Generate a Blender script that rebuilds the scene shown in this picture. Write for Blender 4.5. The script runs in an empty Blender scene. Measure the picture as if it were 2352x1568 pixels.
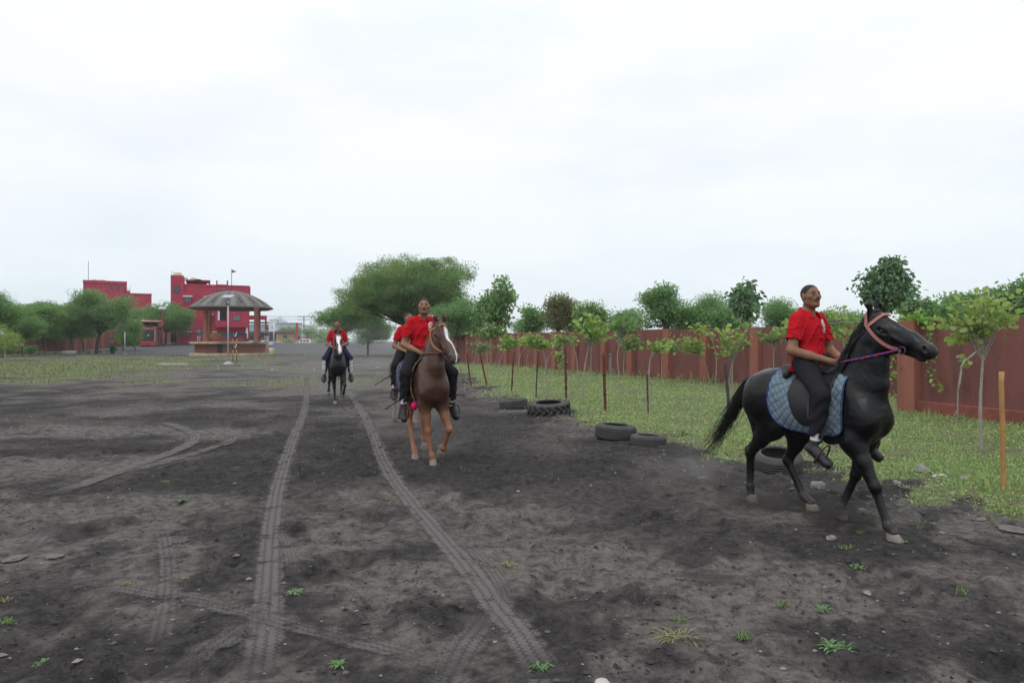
import bpy, bmesh, math, random
import numpy as np
from math import radians, sin, cos, pi
from mathutils import Vector, Matrix
random.seed(7); RNG = np.random.default_rng(7)
SC = bpy.context.scene
COL = SC.collection
# ---------------------------------------------------------------- camera
CAM_H, FPX, CX, HY = 1.7, 1568.0, 1176.0, 781.0
cam_d = bpy.data.cameras.new('camera'); cam = bpy.data.objects.new('camera', cam_d); COL.objects.link(cam)
cam_d.lens = 24.0; cam_d.sensor_width = 36.0; cam_d.clip_end = 3000; cam_d.clip_start = 0.05
cam.location = (0, 0, CAM_H); cam.rotation_euler = (radians(90), 0, 0); cam_d.shift_y = -3.0/2352
SC.camera = cam
# ---------------------------------------------------------------- world / overcast sky
W = bpy.data.worlds.new("World"); SC.world = W; W.use_nodes = True
nt = W.node_tree; nt.nodes.clear()
def wn(t, **k):
    n = nt.nodes.new(t)
    for a, b in k.items(): setattr(n, a, b)
    return n
SUN_EL, SUN_AZ = radians(52), radians(215)
sky = wn('ShaderNodeTexSky', sky_type='NISHITA'); sky.sun_disc = False
sky.sun_elevation = SUN_EL; sky.sun_rotation = SUN_AZ
bg1 = wn('ShaderNodeBackground'); bg1.inputs[1].default_value = 0.10
nt.links.new(sky.outputs[0], bg1.inputs[0])
tc = wn('ShaderNodeTexCoord'); sep = wn('ShaderNodeSeparateXYZ'); nt.links.new(tc.outputs['Generated'], sep.inputs[0])
ramp = wn('ShaderNodeValToRGB'); nt.links.new(sep.outputs[2], ramp.inputs[0])
cr = ramp.color_ramp
cr.elements[0].position = 0.0; cr.elements[0].color = (.82, .885, .935, 1)
cr.elements[1].position = 0.95; cr.elements[1].color = (1.45, 1.46, 1.48, 1)
e = cr.elements.new(.16); e.color = (.895, .93, .96, 1)
e = cr.elements.new(.34); e.color = (.985, .99, 1.0, 1)
mp = wn('ShaderNodeMapping'); mp.inputs['Scale'].default_value = (1.0, 1.0, 3.2); nt.links.new(tc.outputs['Generated'], mp.inputs[0])
no = wn('ShaderNodeTexNoise'); no.inputs['Scale'].default_value = 1.7; no.inputs['Detail'].default_value = 7; no.inputs['Roughness'].default_value = .55
nt.links.new(mp.outputs[0], no.inputs['Vector'])
r2 = wn('ShaderNodeValToRGB'); nt.links.new(no.outputs[0], r2.inputs[0])
r2.color_ramp.elements[0].position = .36; r2.color_ramp.elements[0].color = (.88, .935, .985, 1)
r2.color_ramp.elements[1].position = .62; r2.color_ramp.elements[1].color = (1.06, 1.06, 1.05, 1)
mul = wn('ShaderNodeMixRGB', blend_type='MULTIPLY'); mul.inputs[0].default_value = 1
nt.links.new(ramp.outputs[0], mul.inputs[1]); nt.links.new(r2.outputs[0], mul.inputs[2])
bg2 = wn('ShaderNodeBackground'); bg2.inputs[1].default_value = 1.07; nt.links.new(mul.outputs[0], bg2.inputs[0])
mx = wn('ShaderNodeMixShader'); mx.inputs[0].default_value = .90
nt.links.new(bg1.outputs[0], mx.inputs[1]); nt.links.new(bg2.outputs[0], mx.inputs[2])
wo = wn('ShaderNodeOutputWorld'); nt.links.new(mx.outputs[0], wo.inputs[0])
# ---------------------------------------------------------------- sun (veiled by cloud)
sd = bpy.data.lights.new('sun', 'SUN'); so = bpy.data.objects.new('sun', sd); COL.objects.link(so)
sd.energy = 0.7; sd.angle = radians(16); sd.color = (1, .96, .9)
_d = Vector((sin(SUN_AZ)*cos(SUN_EL), cos(SUN_AZ)*cos(SUN_EL), sin(SUN_EL)))
so.rotation_euler = (-_d).to_track_quat('-Z', 'Y').to_euler(); so.location = _d*50
SC.view_settings.view_transform = 'Standard'; SC.view_settings.look = 'None'
SC.view_settings.exposure = 0.0; SC.view_settings.gamma = 1.0; SC.view_settings.use_curve_mapping = False
SC.render.engine = 'CYCLES'
SC.cycles.use_denoising = True; SC.cycles.use_adaptive_sampling = True; SC.cycles.adaptive_threshold = .015
SC.cycles.max_bounces = 7; SC.cycles.diffuse_bounces = 4; SC.cycles.glossy_bounces = 3
SC.cycles.transmission_bounces = 4; SC.cycles.transparent_max_bounces = 12; SC.cycles.volume_bounces = 1
SC.cycles.volume_step_rate = 2.0; SC.cycles.volume_max_steps = 96
# ================================================================ helpers
def P(px, py, Y):
    """point at depth Y seen at measured picture position (2352 px wide measuring grid)"""
    return Vector(((px-CX)*Y/FPX, Y, CAM_H-(py-HY)*Y/FPX))
def GY(py): return CAM_H*FPX/(py-HY)
def G(px, py):
    y = GY(py); return Vector(((px-CX)*y/FPX, y, 0))
def sm(a, b, x):
    t = np.clip((np.asarray(x, float)-a)/(b-a), 0, 1); return t*t*(3-2*t)
# value noise fBm, numpy
_perm = np.random.default_rng(3).permutation(4096)
_rv = np.random.default_rng(4).random(4096)
def vnoise(x, y):
    xi = np.floor(x).astype(np.int64); yi = np.floor(y).astype(np.int64)
    fx = x-xi; fy = y-yi; fx = fx*fx*(3-2*fx); fy = fy*fy*(3-2*fy)
    def h(i, j): return _rv[(_perm[i & 4095]+j*131) & 4095]
    return (h(xi, yi)*(1-fx)+h(xi+1, yi)*fx)*(1-fy)+(h(xi, yi+1)*(1-fx)+h(xi+1, yi+1)*fx)*fy
def fbm(x, y, f, o=4, g=.5):
    s = 0; a = 1; t = 0
    for i in range(o):
        s = s+a*vnoise(x*f+17.3*i, y*f-9.1*i); t += a; a *= g; f *= 2.03
    return s/t
# ---- materials
MATS = {}
def mat(name, col=(.5, .5, .5), rough=.7, var=0., vscale=8., bump=0., bscale=60., spec=.3, metal=0., attr=None, col2=None, island=0., trans=0., stretch=None, sheen=0., coat=0., wear=0., wcol=(.2, .2, .2), wscale=3., bump2=0., bscale2=15.):
    """principled material: base colour, large noise towards col2, island/object variation, bump relief"""
    if name in MATS: return MATS[name]
    m = bpy.data.materials.new(name); m.use_nodes = True; t = m.node_tree; b = t.nodes['Principled BSDF']
    N = t.nodes.new; L = t.links.new
    b.inputs['Roughness'].default_value = rough; b.inputs['Metallic'].default_value = metal
    b.inputs['Specular IOR Level'].default_value = spec
    if sheen: b.inputs['Sheen Weight'].default_value = sheen
    if coat: b.inputs['Coat Weight'].default_value = coat; b.inputs['Coat Roughness'].default_value = .25
    out = None
    tcn = N('ShaderNodeTexCoord'); vec = tcn.outputs['Object']
    if stretch:
        mpn = N('ShaderNodeMapping'); mpn.inputs['Scale'].default_value = stretch; L(vec, mpn.inputs[0]); vec = mpn.outputs[0]
    if attr:
        a = N('ShaderNodeVertexColor'); a.layer_name = attr; out = a.outputs[0]
    else:
        c = N('ShaderNodeRGB'); c.outputs[0].default_value = (*col, 1); out = c.outputs[0]
    if var:
        nz = N('ShaderNodeTexNoise'); nz.inputs['Scale'].default_value = vscale; nz.inputs['Detail'].default_value = 6; nz.inputs['Roughness'].default_value = .62
        L(vec, nz.inputs['Vector'])
        rp = N('ShaderNodeValToRGB'); rp.color_ramp.elements[0].position = .34; rp.color_ramp.elements[1].position = .68; L(nz.outputs[0], rp.inputs[0])
        mm = N('ShaderNodeMixRGB'); 
        fm = N('ShaderNodeMath'); fm.operation = 'MULTIPLY'; fm.inputs[1].default_value = var; L(rp.outputs[0], fm.inputs[0]); L(fm.outputs[0], mm.inputs[0])
        L(out, mm.inputs[1])
        cc = col2 if col2 else tuple(x*.5 for x in col); mm.inputs[2].default_value = (*cc, 1); out = mm.outputs[0]
    if wear:
        nz = N('ShaderNodeTexNoise'); nz.inputs['Scale'].default_value = wscale; nz.inputs['Detail'].default_value = 9; nz.inputs['Roughness'].default_value = .7
        L(vec, nz.inputs['Vector'])
        rp = N('ShaderNodeValToRGB'); rp.color_ramp.elements[0].position = .52; rp.color_ramp.elements[1].position = .66; L(nz.outputs[0], rp.inputs[0])
        fm = N('ShaderNodeMath'); fm.operation = 'MULTIPLY'; fm.inputs[1].default_value = wear; L(rp.outputs[0], fm.inputs[0])
        mm = N('ShaderNodeMixRGB'); L(fm.outputs[0], mm.inputs[0]); L(out, mm.inputs[1]); mm.inputs[2].default_value = (*wcol, 1); out = mm.outputs[0]
    if island:
        g = N('ShaderNodeNewGeometry'); mr = N('ShaderNodeMapRange'); L(g.outputs['Random Per Island'], mr.inputs[0])
        mr.inputs[3].default_value = 1-island; mr.inputs[4].default_value = 1+island
        hs = N('ShaderNodeHueSaturation'); L(out, hs.inputs['Color']); L(mr.outputs[0], hs.inputs['Value'])
        ma = N('ShaderNodeMath'); ma.operation = 'MULTIPLY_ADD'; ma.inputs[1].default_value = .05; ma.inputs[2].default_value = .475
        fr = N('ShaderNodeMath'); fr.operation = 'FRACT'; f2 = N('ShaderNodeMath'); f2.operation = 'MULTIPLY'; f2.inputs[1].default_value = 7.31
        L(g.outputs['Random Per Island'], f2.inputs[0]); L(f2.outputs[0], fr.inputs[0]); L(fr.outputs[0], ma.inputs[0]); L(ma.outputs[0], hs.inputs['Hue'])
        out = hs.outputs[0]
    L(out, b.inputs['Base Color'])
    if bump:
        nz = N('ShaderNodeTexNoise'); nz.inputs['Scale'].default_value = bscale; nz.inputs['Detail'].default_value = 5; L(vec, nz.inputs['Vector'])
        bp = N('ShaderNodeBump'); bp.inputs['Strength'].default_value = min(1, bump); bp.inputs['Distance'].default_value = .02*max(1, bump); L(nz.outputs[0], bp.inputs['Height']); L(bp.outputs[0], b.inputs['Normal'])
        if bump2:
            n2 = N('ShaderNodeTexNoise'); n2.inputs['Scale'].default_value = bscale2; n2.inputs['Detail'].default_value = 3; n2.inputs['Distortion'].default_value = 1.2; L(vec, n2.inputs['Vector'])
            b2 = N('ShaderNodeBump'); b2.inputs['Strength'].default_value = bump2; b2.inputs['Distance'].default_value = .03; L(n2.outputs[0], b2.inputs['Height']); L(b2.outputs[0], bp.inputs['Normal'])
    if trans:
        tr = N('ShaderNodeBsdfTranslucent'); tm = N('ShaderNodeMixRGB'); tm.blend_type = 'MULTIPLY'; tm.inputs[0].default_value = 1; L(out, tm.inputs[1]); tm.inputs[2].default_value = (trans*1.9, trans*2.0, trans*1.3, 1); L(tm.outputs[0], tr.inputs[0]); ms = N('ShaderNodeAddShader')   # leaf reflects and lets light through
        L(b.outputs[0], ms.inputs[0]); L(tr.outputs[0], ms.inputs[1]); L(ms.outputs[0], t.nodes['Material Output'].inputs[0])
    MATS[name] = m; return m
# ---- objects
def link(name, me, parent=None, m=None, loc=None):
    o = bpy.data.objects.new(name, me); COL.objects.link(o)
    if parent is not None: o.parent = parent
    if m is not None and me is not None and not me.materials: me.materials.append(m)
    if loc is not None: o.location = loc
    return o
def tag(o, label=None, cat=None, group=None, kind=None):
    if label: o['label'] = label
    if cat: o['category'] = cat
    if group: o['group'] = group
    if kind: o['kind'] = kind
    return o
def thing(name, label, cat, loc=(0, 0, 0), rz=0., group=None):
    o = bpy.data.objects.new(name, None); COL.objects.link(o); o.location = loc; o.rotation_euler = (0, 0, rz)
    o.empty_display_size = .2
    return tag(o, label, cat, group)
def dup(root, loc=None, rz=None, label=None, scale=None):
    r = root.copy(); COL.objects.link(r)
    if loc is not None: r.location = loc
    if rz is not None: r.rotation_euler = (0, 0, rz)
    if label: r['label'] = label
    if scale is not None: r.scale = scale if hasattr(scale, '__len__') else (scale,)*3
    for ch in list(root.children):
        c = ch.copy(); COL.objects.link(c); c.parent = r
        for g in ch.children:
            d = g.copy(); COL.objects.link(d); d.parent = c
    return r
def npmesh(name, V, F, smooth=True, m=None):
    """V (n,3), F (m,3|4) arrays"""
    V = np.asarray(V, np.float32); F = np.asarray(F, np.int32); k = F.shape[1]
    me = bpy.data.meshes.new(name)
    me.vertices.add(len(V)); me.vertices.foreach_set('co', V.ravel())
    me.loops.add(F.size); me.loops.foreach_set('vertex_index', F.ravel())
    me.polygons.add(len(F)); me.polygons.foreach_set('loop_start', np.arange(0, F.size, k, dtype=np.int32))
    me.update(calc_edges=True)
    me.polygons.foreach_set('use_smooth', np.full(len(F), smooth)); me.update()
    if m: me.materials.append(m)
    return me
def setcol(me, name, C):
    a = me.color_attributes.new(name, 'FLOAT_COLOR', 'POINT')
    C = np.asarray(C, np.float32)
    if C.shape[1] == 3: C = np.hstack([C, np.ones((len(C), 1), np.float32)])
    a.data.foreach_set('color', C.ravel())
class MB:
    """collects boxes, bars, tubes, lathes into one mesh"""
    def __init__(s): s.v = []; s.f = []; s.sm = []
    def add(s, vs, fs, smooth=False):
        o = len(s.v); s.v += [tuple(v) for v in vs]; s.f += [tuple(i+o for i in f) for f in fs]; s.sm += [smooth]*len(fs); return s
    def box(s, x0, x1, y0, y1, z0, z1, M=None, b=0.):
        if b > 0:
            bm = bmesh.new(); bmesh.ops.create_cube(bm, size=1)
            for v in bm.verts: v.co = Vector(((x0+x1)/2+v.co.x*(x1-x0), (y0+y1)/2+v.co.y*(y1-y0), (z0+z1)/2+v.co.z*(z1-z0)))
            bmesh.ops.bevel(bm, geom=list(bm.edges), offset=b, segments=1, affect='EDGES'); bm.verts.index_update()
            vs = [v.co.copy() for v in bm.verts]; fs = [[v.index for v in f.verts] for f in bm.faces]; bm.free()
        else:
            vs = [Vector((x, y, z)) for x in (x0, x1) for y in (y0, y1) for z in (z0, z1)]
            fs = [(0, 1, 3, 2), (4, 6, 7, 5), (0, 4, 5, 1), (2, 3, 7, 6), (0, 2, 6, 4), (1, 5, 7, 3)]
        if M is not None: vs = [M @ v for v in vs]
        return s.add(vs, fs)
    def tube(s, pts, rad, n=8, cap=True, flat=None):
        """flat=(axis, ratio): squash the section along axis"""
        pts = [Vector(p) for p in pts]; rs = rad if hasattr(rad, '__len__') else [rad]*len(pts)
        o = len(s.v); up = None; vs = []
        for i, p in enumerate(pts):
            t = (pts[min(i+1, len(pts)-1)]-pts[max(i-1, 0)])
            t = t.normalized() if t.length > 1e-9 else Vector((0, 0, 1))
            if up is None:
                up = Vector((0, 0, 1)) if abs(t.z) < .9 else Vector((1, 0, 0))
            u = (up-t*up.dot(t)); u = u.normalized() if u.length > 1e-6 else t.orthogonal().normalized()
            up = u; w = t.cross(u)
            for k in range(n):
                a = 2*pi*k/n; d = u*cos(a)*rs[i]+w*sin(a)*rs[i]
                if flat: ax = Vector(flat[0]); d = d-ax*d.dot(ax)*(1-flat[1])
                vs.append(p+d)
        fs = []
        for i in range(len(pts)-1):
            for k in range(n):
                a = i*n+k; b = i*n+(k+1) % n; fs.append((a, b, b+n, a+n))
        s.add(vs, fs, True)
        if cap: s.add([], [tuple(x-len(s.v)+o for x in reversed(range(n))), tuple(x-len(s.v)+o+(len(pts)-1)*n for x in range(n))]) 
        return s
    def lathe(s, prof, n=24, c=(0, 0, 0), smooth=True, close=False):
        c = Vector(c); vs = []; fs = []
        for r, z in prof:
            for k in range(n): a = 2*pi*k/n; vs.append(c+Vector((r*cos(a), r*sin(a), z)))
        m = len(prof)
        for i in range(m if close else m-1):
            j = (i+1) % m
            for k in range(n): fs.append((i*n+k, i*n+(k+1) % n, j*n+(k+1) % n, j*n+k))
        return s.add(vs, fs, smooth)
    def prism(s, poly, y0, y1, M=None):
        """poly [(x,z)] extruded along y"""
        n = len(poly); vs = [Vector((x, y0, z)) for x, z in poly]+[Vector((x, y1, z)) for x, z in poly]
        if M is not None: vs = [M @ v for v in vs]
        fs = [tuple(range(n)), tuple(reversed(range(n, 2*n)))]+[(i, i+n, (i+1) % n+n, (i+1) % n) for i in range(n)]
        return s.add(vs, fs)
    def mesh(s, name, m=None):
        me = bpy.data.meshes.new(name); me.from_pydata(s.v, [], s.f); me.polygons.foreach_set('use_smooth', s.sm); me.update()
        bm = bmesh.new(); bm.from_mesh(me); bmesh.ops.recalc_face_normals(bm, faces=bm.faces); bm.to_mesh(me); bm.free()
        if m: me.materials.append(m)
        return me
    def build(s, name, m=None, parent=None, loc=None): return link(name, s.mesh(name, m), parent, None, loc)
def spline(pts, n):
    """Catmull-Rom through pts, n samples"""
    pts = [Vector(p) for p in pts]; m = len(pts)-1; out = []
    for i in range(n):
        t = i*m/(n-1); k = min(int(t), m-1); u = t-k
        p0 = pts[max(k-1, 0)]; p1 = pts[k]; p2 = pts[k+1]; p3 = pts[min(k+2, m)]
        out.append(.5*((2*p1)+(p2-p0)*u+(2*p0-5*p1+4*p2-p3)*u*u+(3*p1-p0-3*p2+p3)*u**3))
    return out
# ================================================================ SDF sculpting (bodies as one continuous surface)
class Field:
    def __init__(s, lo, hi, h):
        s.lo = np.array(lo, float); s.h = h; s.n = np.ceil((np.array(hi)-s.lo)/h).astype(int)+1
        s.D = np.full(s.n, .5, np.float32)
        s.ax = [(s.lo[i]+np.arange(s.n[i])*h).astype(np.float32) for i in range(3)]
    def _box(s, lo, hi):
        a = np.clip(np.floor((np.array(lo)-s.lo)/s.h).astype(int), 0, s.n); b = np.clip(np.ceil((np.array(hi)-s.lo)/s.h).astype(int)+1, 0, s.n)
        if (b <= a).any(): return None, None
        sl = tuple(slice(a[i], b[i]) for i in range(3))
        return sl, np.meshgrid(s.ax[0][sl[0]], s.ax[1][sl[1]], s.ax[2][sl[2]], indexing='ij', sparse=True)
    def put(s, lo, hi, fn, k=.03, op='u'):
        pad = k*1.5+.03
        sl, g = s._box(np.array(lo)-pad, np.array(hi)+pad)
        if sl is None: return s
        d = fn(*g).astype(np.float32); A = s.D[sl]
        if op == 'u':
            h = np.clip(.5+.5*(A-d)/k, 0, 1); s.D[sl] = A*(1-h)+d*h-k*h*(1-h)
        else:
            d = -d; h = np.clip(.5-.5*(A-d)/k, 0, 1); s.D[sl] = A*(1-h)+d*h+k*h*(1-h)
        return s
    def seg(s, a, b, ra, rb, k=.03, flat=None, op='u', wide=1.):
        """tapered capsule; flat=(lateral axis, ratio) makes the section elliptical"""
        a = np.array(a, float); b = np.array(b, float); ba = b-a; L2 = max(float(ba @ ba), 1e-9); r = max(ra, rb)
        if flat is not None: ax = np.array(flat[0], float); ax /= np.linalg.norm(ax); q = 1/flat[1]-1; r *= max(1, flat[1])
        def fn(x, y, z):
            x = x-a[0]; y = y-a[1]; z = z-a[2]
            if flat is not None:
                t = (x*ax[0]+y*ax[1]+z*ax[2])*q; x = x+t*ax[0]; y = y+t*ax[1]; z = z+t*ax[2]
            t = np.clip((x*ba[0]+y*ba[1]+z*ba[2])/L2, 0, 1)
            d = np.sqrt((x-t*ba[0])**2+(y-t*ba[1])**2+(z-t*ba[2])**2)-(ra+(rb-ra)*t)
            return d*(min(1, flat[1]) if flat is not None else 1)
        return s.put(np.minimum(a, b)-r, np.maximum(a, b)+r, fn, k, op)
    def ell(s, c, r, k=.03, R=None, op='u'):
        c = np.array(c, float); r = np.array(r, float); m = r.max(); Rm = np.eye(3) if R is None else np.array(R)
        def fn(x, y, z):
            x = x-c[0]; y = y-c[1]; z = z-c[2]
            q = [(x*Rm[0, i]+y*Rm[1, i]+z*Rm[2, i])/r[i] for i in range(3)]
            k0 = np.sqrt(q[0]**2+q[1]**2+q[2]**2); k1 = np.sqrt((q[0]/r[0])**2+(q[1]/r[1])**2+(q[2]/r[2])**2)+1e-6
            return k0*(k0-1)/k1
        return s.put(c-m, c+m, fn, k, op)
    def sample(s, p):
        q = (np.asarray(p, float)-s.lo)/s.h; q = np.clip(q, 0, s.n-1.001); i = q.astype(int); f = q-i; D = s.D
        r = 0
        for dx in (0, 1):
            for dy in (0, 1):
                for dz in (0, 1):
                    w = (f[..., 0] if dx else 1-f[..., 0])*(f[..., 1] if dy else 1-f[..., 1])*(f[..., 2] if dz else 1-f[..., 2])
                    r = r+w*D[i[..., 0]+dx, i[..., 1]+dy, i[..., 2]+dz]
        return r
    def hit(s, p, d, off=.006, tmax=.6):
        """march from p along d until the surface is off away"""
        p = np.array(p, float); d = np.array(d, float); d /= np.linalg.norm(d); t = 0
        while t < tmax:
            v = float(s.sample(p+d*t))-off
            if v < .0008: break
            t += max(min(v, .03)*.8, .0008)
        return Vector(p+d*t)
    def push(s, p, dirs, off, it=24, step=.7):
        """move points along dirs until the field equals off"""
        p = np.array(p, float)
        for _ in range(it):
            p = p+dirs*np.clip(off-s.sample(p), -.03, .03)[..., None]*step
        return p
    def surface(s, smooth=1):
        D = s.D; B = D < 0; nx, ny, nz = D.shape
        c = [B[dx:nx-1+dx, dy:ny-1+dy, dz:nz-1+dz] for dx in (0, 1) for dy in (0, 1) for dz in (0, 1)]
        an = c[0]; al = c[0]
        for q in c[1:]: an = an | q; al = al & q
        act = an & ~al; idx = np.full(act.shape, -1, np.int32); ci = np.argwhere(act); idx[act] = np.arange(len(ci))
        acc = np.zeros((len(ci), 3)); cnt = np.zeros(len(ci))
        I, J, K = ci.T
        co = [(dx, dy, dz) for dx in (0, 1) for dy in (0, 1) for dz in (0, 1)]
        vals = [D[I+a, J+b, K+d] for a, b, d in co]
        for e0 in range(8):
            for e1 in range(e0+1, 8):
                df = np.array(co[e1])-np.array(co[e0])
                if abs(df).sum() != 1 or df.min() < 0: continue
                v0, v1 = vals[e0], vals[e1]; m = (v0 < 0) != (v1 < 0)
                t = np.where(m, v0/(v0-v1+1e-12), 0)
                acc += np.where(m[:, None], np.array(co[e0])+t[:, None]*df, 0); cnt += m
        V = s.lo+(ci+acc/cnt[:, None])*s.h
        Fs = []
        for ax in range(3):
            sl0 = [slice(None)]*3; sl1 = [slice(None)]*3; sl0[ax] = slice(0, -1); sl1[ax] = slice(1, None)
            A = B[tuple(sl0)]; C = B[tuple(sl1)]; e = np.argwhere(A != C)
            u, w = [(1, 2), (2, 0), (0, 1)][ax]
            ok = (e[:, u] > 0) & (e[:, w] > 0) & (e[:, u] < D.shape[u]-1) & (e[:, w] < D.shape[w]-1); e = e[ok]
            def cell(du, dw):
                q = e.copy(); q[:, u] += du; q[:, w] += dw; return idx[q[:, 0], q[:, 1], q[:, 2]]
            q = np.stack([cell(-1, -1), cell(0, -1), cell(0, 0), cell(-1, 0)], 1)
            fl = A[e[:, 0], e[:, 1], e[:, 2]]; q[~fl] = q[~fl][:, ::-1]; Fs.append(q)
        F = np.vstack(Fs)
        for _ in range(smooth):
            S = np.zeros_like(V); n = np.zeros(len(V))
            for a, b in ((0, 1), (1, 2), (2, 3), (3, 0)):
                for i, j in ((F[:, a], F[:, b]), (F[:, b], F[:, a])):
                    for x in range(3): S[:, x] += np.bincount(i, V[j, x], len(V))
                    n += np.bincount(i, minlength=len(V))
            V = V*.5+.5*S/np.maximum(n, 1)[:, None]
        return V, F
# ================================================================ HORSES
TORSO = np.array([ # x, centre z, half height, half width
 (-0.82, 1.13, 0.05, 0.047), (-0.78, 1.12, 0.15, 0.112), (-0.7, 1.11, 0.235, 0.191), (-0.58, 1.115, 0.28, 0.237), (-0.45, 1.11, 0.29, 0.251), (-0.25, 1.085, 0.275, 0.249), (0, 1.055, 0.29, 0.259), (0.2, 1.045, 0.31, 0.249), (0.36, 1.06, 0.325, 0.205), (0.5, 1.055, 0.305, 0.170), (0.575, 1.05, 0.25, 0.140), (0.645, 1.05, 0.17, 0.100), (0.685, 1.05, 0.07, 0.050)])
def torso_at(x): return [np.interp(x, TORSO[:, 0], TORSO[:, i]) for i in (1, 2, 3)]
def Rm(yaw, pitch, roll=0):
    cy, sy, cp, sp, cr_, sr = cos(yaw), sin(yaw), cos(pitch), sin(pitch), cos(roll), sin(roll)
    Z = np.array([[cy, -sy, 0], [sy, cy, 0], [0, 0, 1]]); Y = np.array([[cp, 0, sp], [0, 1, 0], [-sp, 0, cp]]); X = np.array([[1, 0, 0], [0, cr_, -sr], [0, sr, cr_]])
    return Z @ Y @ X
class Horse: pass
def build_horse(name, label, pose, h, loc, rz, coatfn, mcoat, mhoof, mhair, scale=1., hoofcols=None, mane=True, group='ridden horses'):
    H = Horse(); H.pose = pose
    F = Field((-.95, -.42, .02), (1.4, .45, 2.2), h); H.F = F; L = (0, 1, 0)
    # trunk
    def tf(x, y, z):
        cz, hh, hw = [np.interp(x, TORSO[:, 0], TORSO[:, i]).astype(np.float32) for i in (1, 2, 3)]
        q = np.sqrt((y/hw)**2+((z-cz)/hh)**2+1e-6); d = (q-1)*np.minimum(hw, hh)
        return np.where((x < TORSO[0, 0]) | (x > TORSO[-1, 0]), np.float32(.2), d)
    F.put((-.82, -.3, .7), (.735, .3, 1.42), tf, .04)
    F.seg((.12, 0, 1.27), (.40, 0, 1.345), .08, .085, .08, (L, .8))           # withers
    F.ell((-.40, 0, 1.31), (.26, .15, .09), .08)                                # croup
    for s in (-1, 1):
        F.ell((-.52, .15*s, 1.10), (.24, .13, .26), .06)                        # haunch
        F.ell((.50, .122*s, 1.06), (.13, .07, .23), .05, R=Rm(0, -.35))            # shoulder blade
        F.ell((.60, .072*s, 1.02), (.075, .068, .17), .05)                      # breast
    for s in (-1, 1):
        F.seg((.57, .10*s, .98), (.38, .10*s, 1.28), .075, .06, .08); F.ell((.385, .148*s, .96), (.125, .052, .12), .022, R=Rm(0, .5))
        F.ell((-.33, .185*s, 1.265), (.05, .04, .04), .03); F.ell((-.56, .155*s, 1.19), (.17, .085, .13), .025, R=Rm(0, .5)); F.ell((-.26, .285*s, 1.10), (.08, .035, .14), .06, op='s')
    F.seg((.765, 0, 1.14), (.72, 0, .86), .035, .04, .05, op='s')
    # legs
    hoofs = []
    for key, q in pose['legs'].items():
        s = 1 if key[0] == 'L' else -1
        J = [np.array(j, float) for j in q]
        if key[1] == 'F':
            el, kn, fe, ho = J; el = el*np.array((1, .89, 1))
            F.seg((.50, .118*s, 1.02), el, .145, .112, .05, (L, .60))
            F.ell(el+np.array((-.03, -.01*s, .03)), (.09, .06, .11), .05)
            mid = el*.52+kn*.48
            F.seg(el, mid, .105, .072, .05, (L, .78)); F.seg(mid, kn, .07, .047, .03, (L, .85))
            F.ell(kn, (.052, .045, .058), .022); F.seg(kn, fe, .041, .033, .02, (L, .8))
            d = (fe-kn)/np.linalg.norm(fe-kn); back = np.array((d[2], 0, -d[0])); back = back if back[0] < 0 else -back
            F.seg(kn+back*.016+d*.05, fe+back*.024, .019, .021, .012)
        else:
            st, hk, fe, ho = J
            F.seg((-.50, .13*s, 1.08), st, .225, .15, .07, (L, .56))
            F.seg((-.68, .10*s, 1.05), (st+hk)/2+np.array((-.06, 0, .10)), .12, .07, .05, (L, .7))
            mid = st*.5+hk*.5
            F.seg(st, mid, .125, .082, .05, (L, .62)); F.seg(mid, hk, .08, .045, .03, (L, .75))
            d = (fe-hk)/np.linalg.norm(fe-hk); back = np.array((d[2], 0, -d[0])); back = back if back[0] < 0 else -back
            F.seg(mid+back*.05, hk+back*.045+np.array((0, 0, .035)), .026, .022, .02)       # achilles tendon
            F.ell(hk, (.055, .043, .065), .022); F.ell(hk+back*.04+np.array((0, 0, .03)), (.028, .026, .035), .018)
            F.seg(hk, fe, .046, .036, .02, (L, .8)); F.seg(hk+back*.018+d*.06, fe+back*.026, .02, .022, .012)
        F.ell(fe, (.044, .040, .046), .018); F.ell(fe+back*.022, (.028, .026, .03), .015)
        F.seg(fe, ho+np.array((-.005, 0, .075)), .036, .043, .02)
        hoofs.append((key, fe, ho))
    H.F0 = Field((-.95, -.42, .02), (1.4, .45, 2.2), h); H.F0.D = F.D.copy()     # barrel alone: what pads and saddles rest on
    # neck
    nk = pose['neck']                                                           # list of (point, r, w)
    for (a, ra, wa), (b, rb, wb) in zip(nk[:-1], nk[1:]):
        F.seg(a, b, ra, rb, .06, (L, .5*(wa/ra+wb/rb)))
    # head
    hp, yaw, pit = pose['head']; R = Rm(yaw, pit); hp = np.array(hp); lat = R[:, 1]
    hl = pose.get('headlen', 1.)
    def T(x, y, z): return hp+R @ np.array((x*(1-(1-hl)*float(sm(.1, .5, x))), y, z), float)
    H.T = T; H.R = R; up = R.T @ np.array((0, 0, 1.))
    F.seg(T(.02, 0, -.06), T(.17, 0, -.055), .10, .105, .04, (lat, .80))
    F.seg(T(.16, 0, -.05), T(.41, 0, -.03), .10, .078, .03, (lat, .70))
    F.seg(T(.40, 0, -.025), T(.575, 0, -.02), .078, .066, .03, (lat, .85))
    F.ell(T(.605, 0, -.022), (.055, .055, .058), .03)
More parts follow.
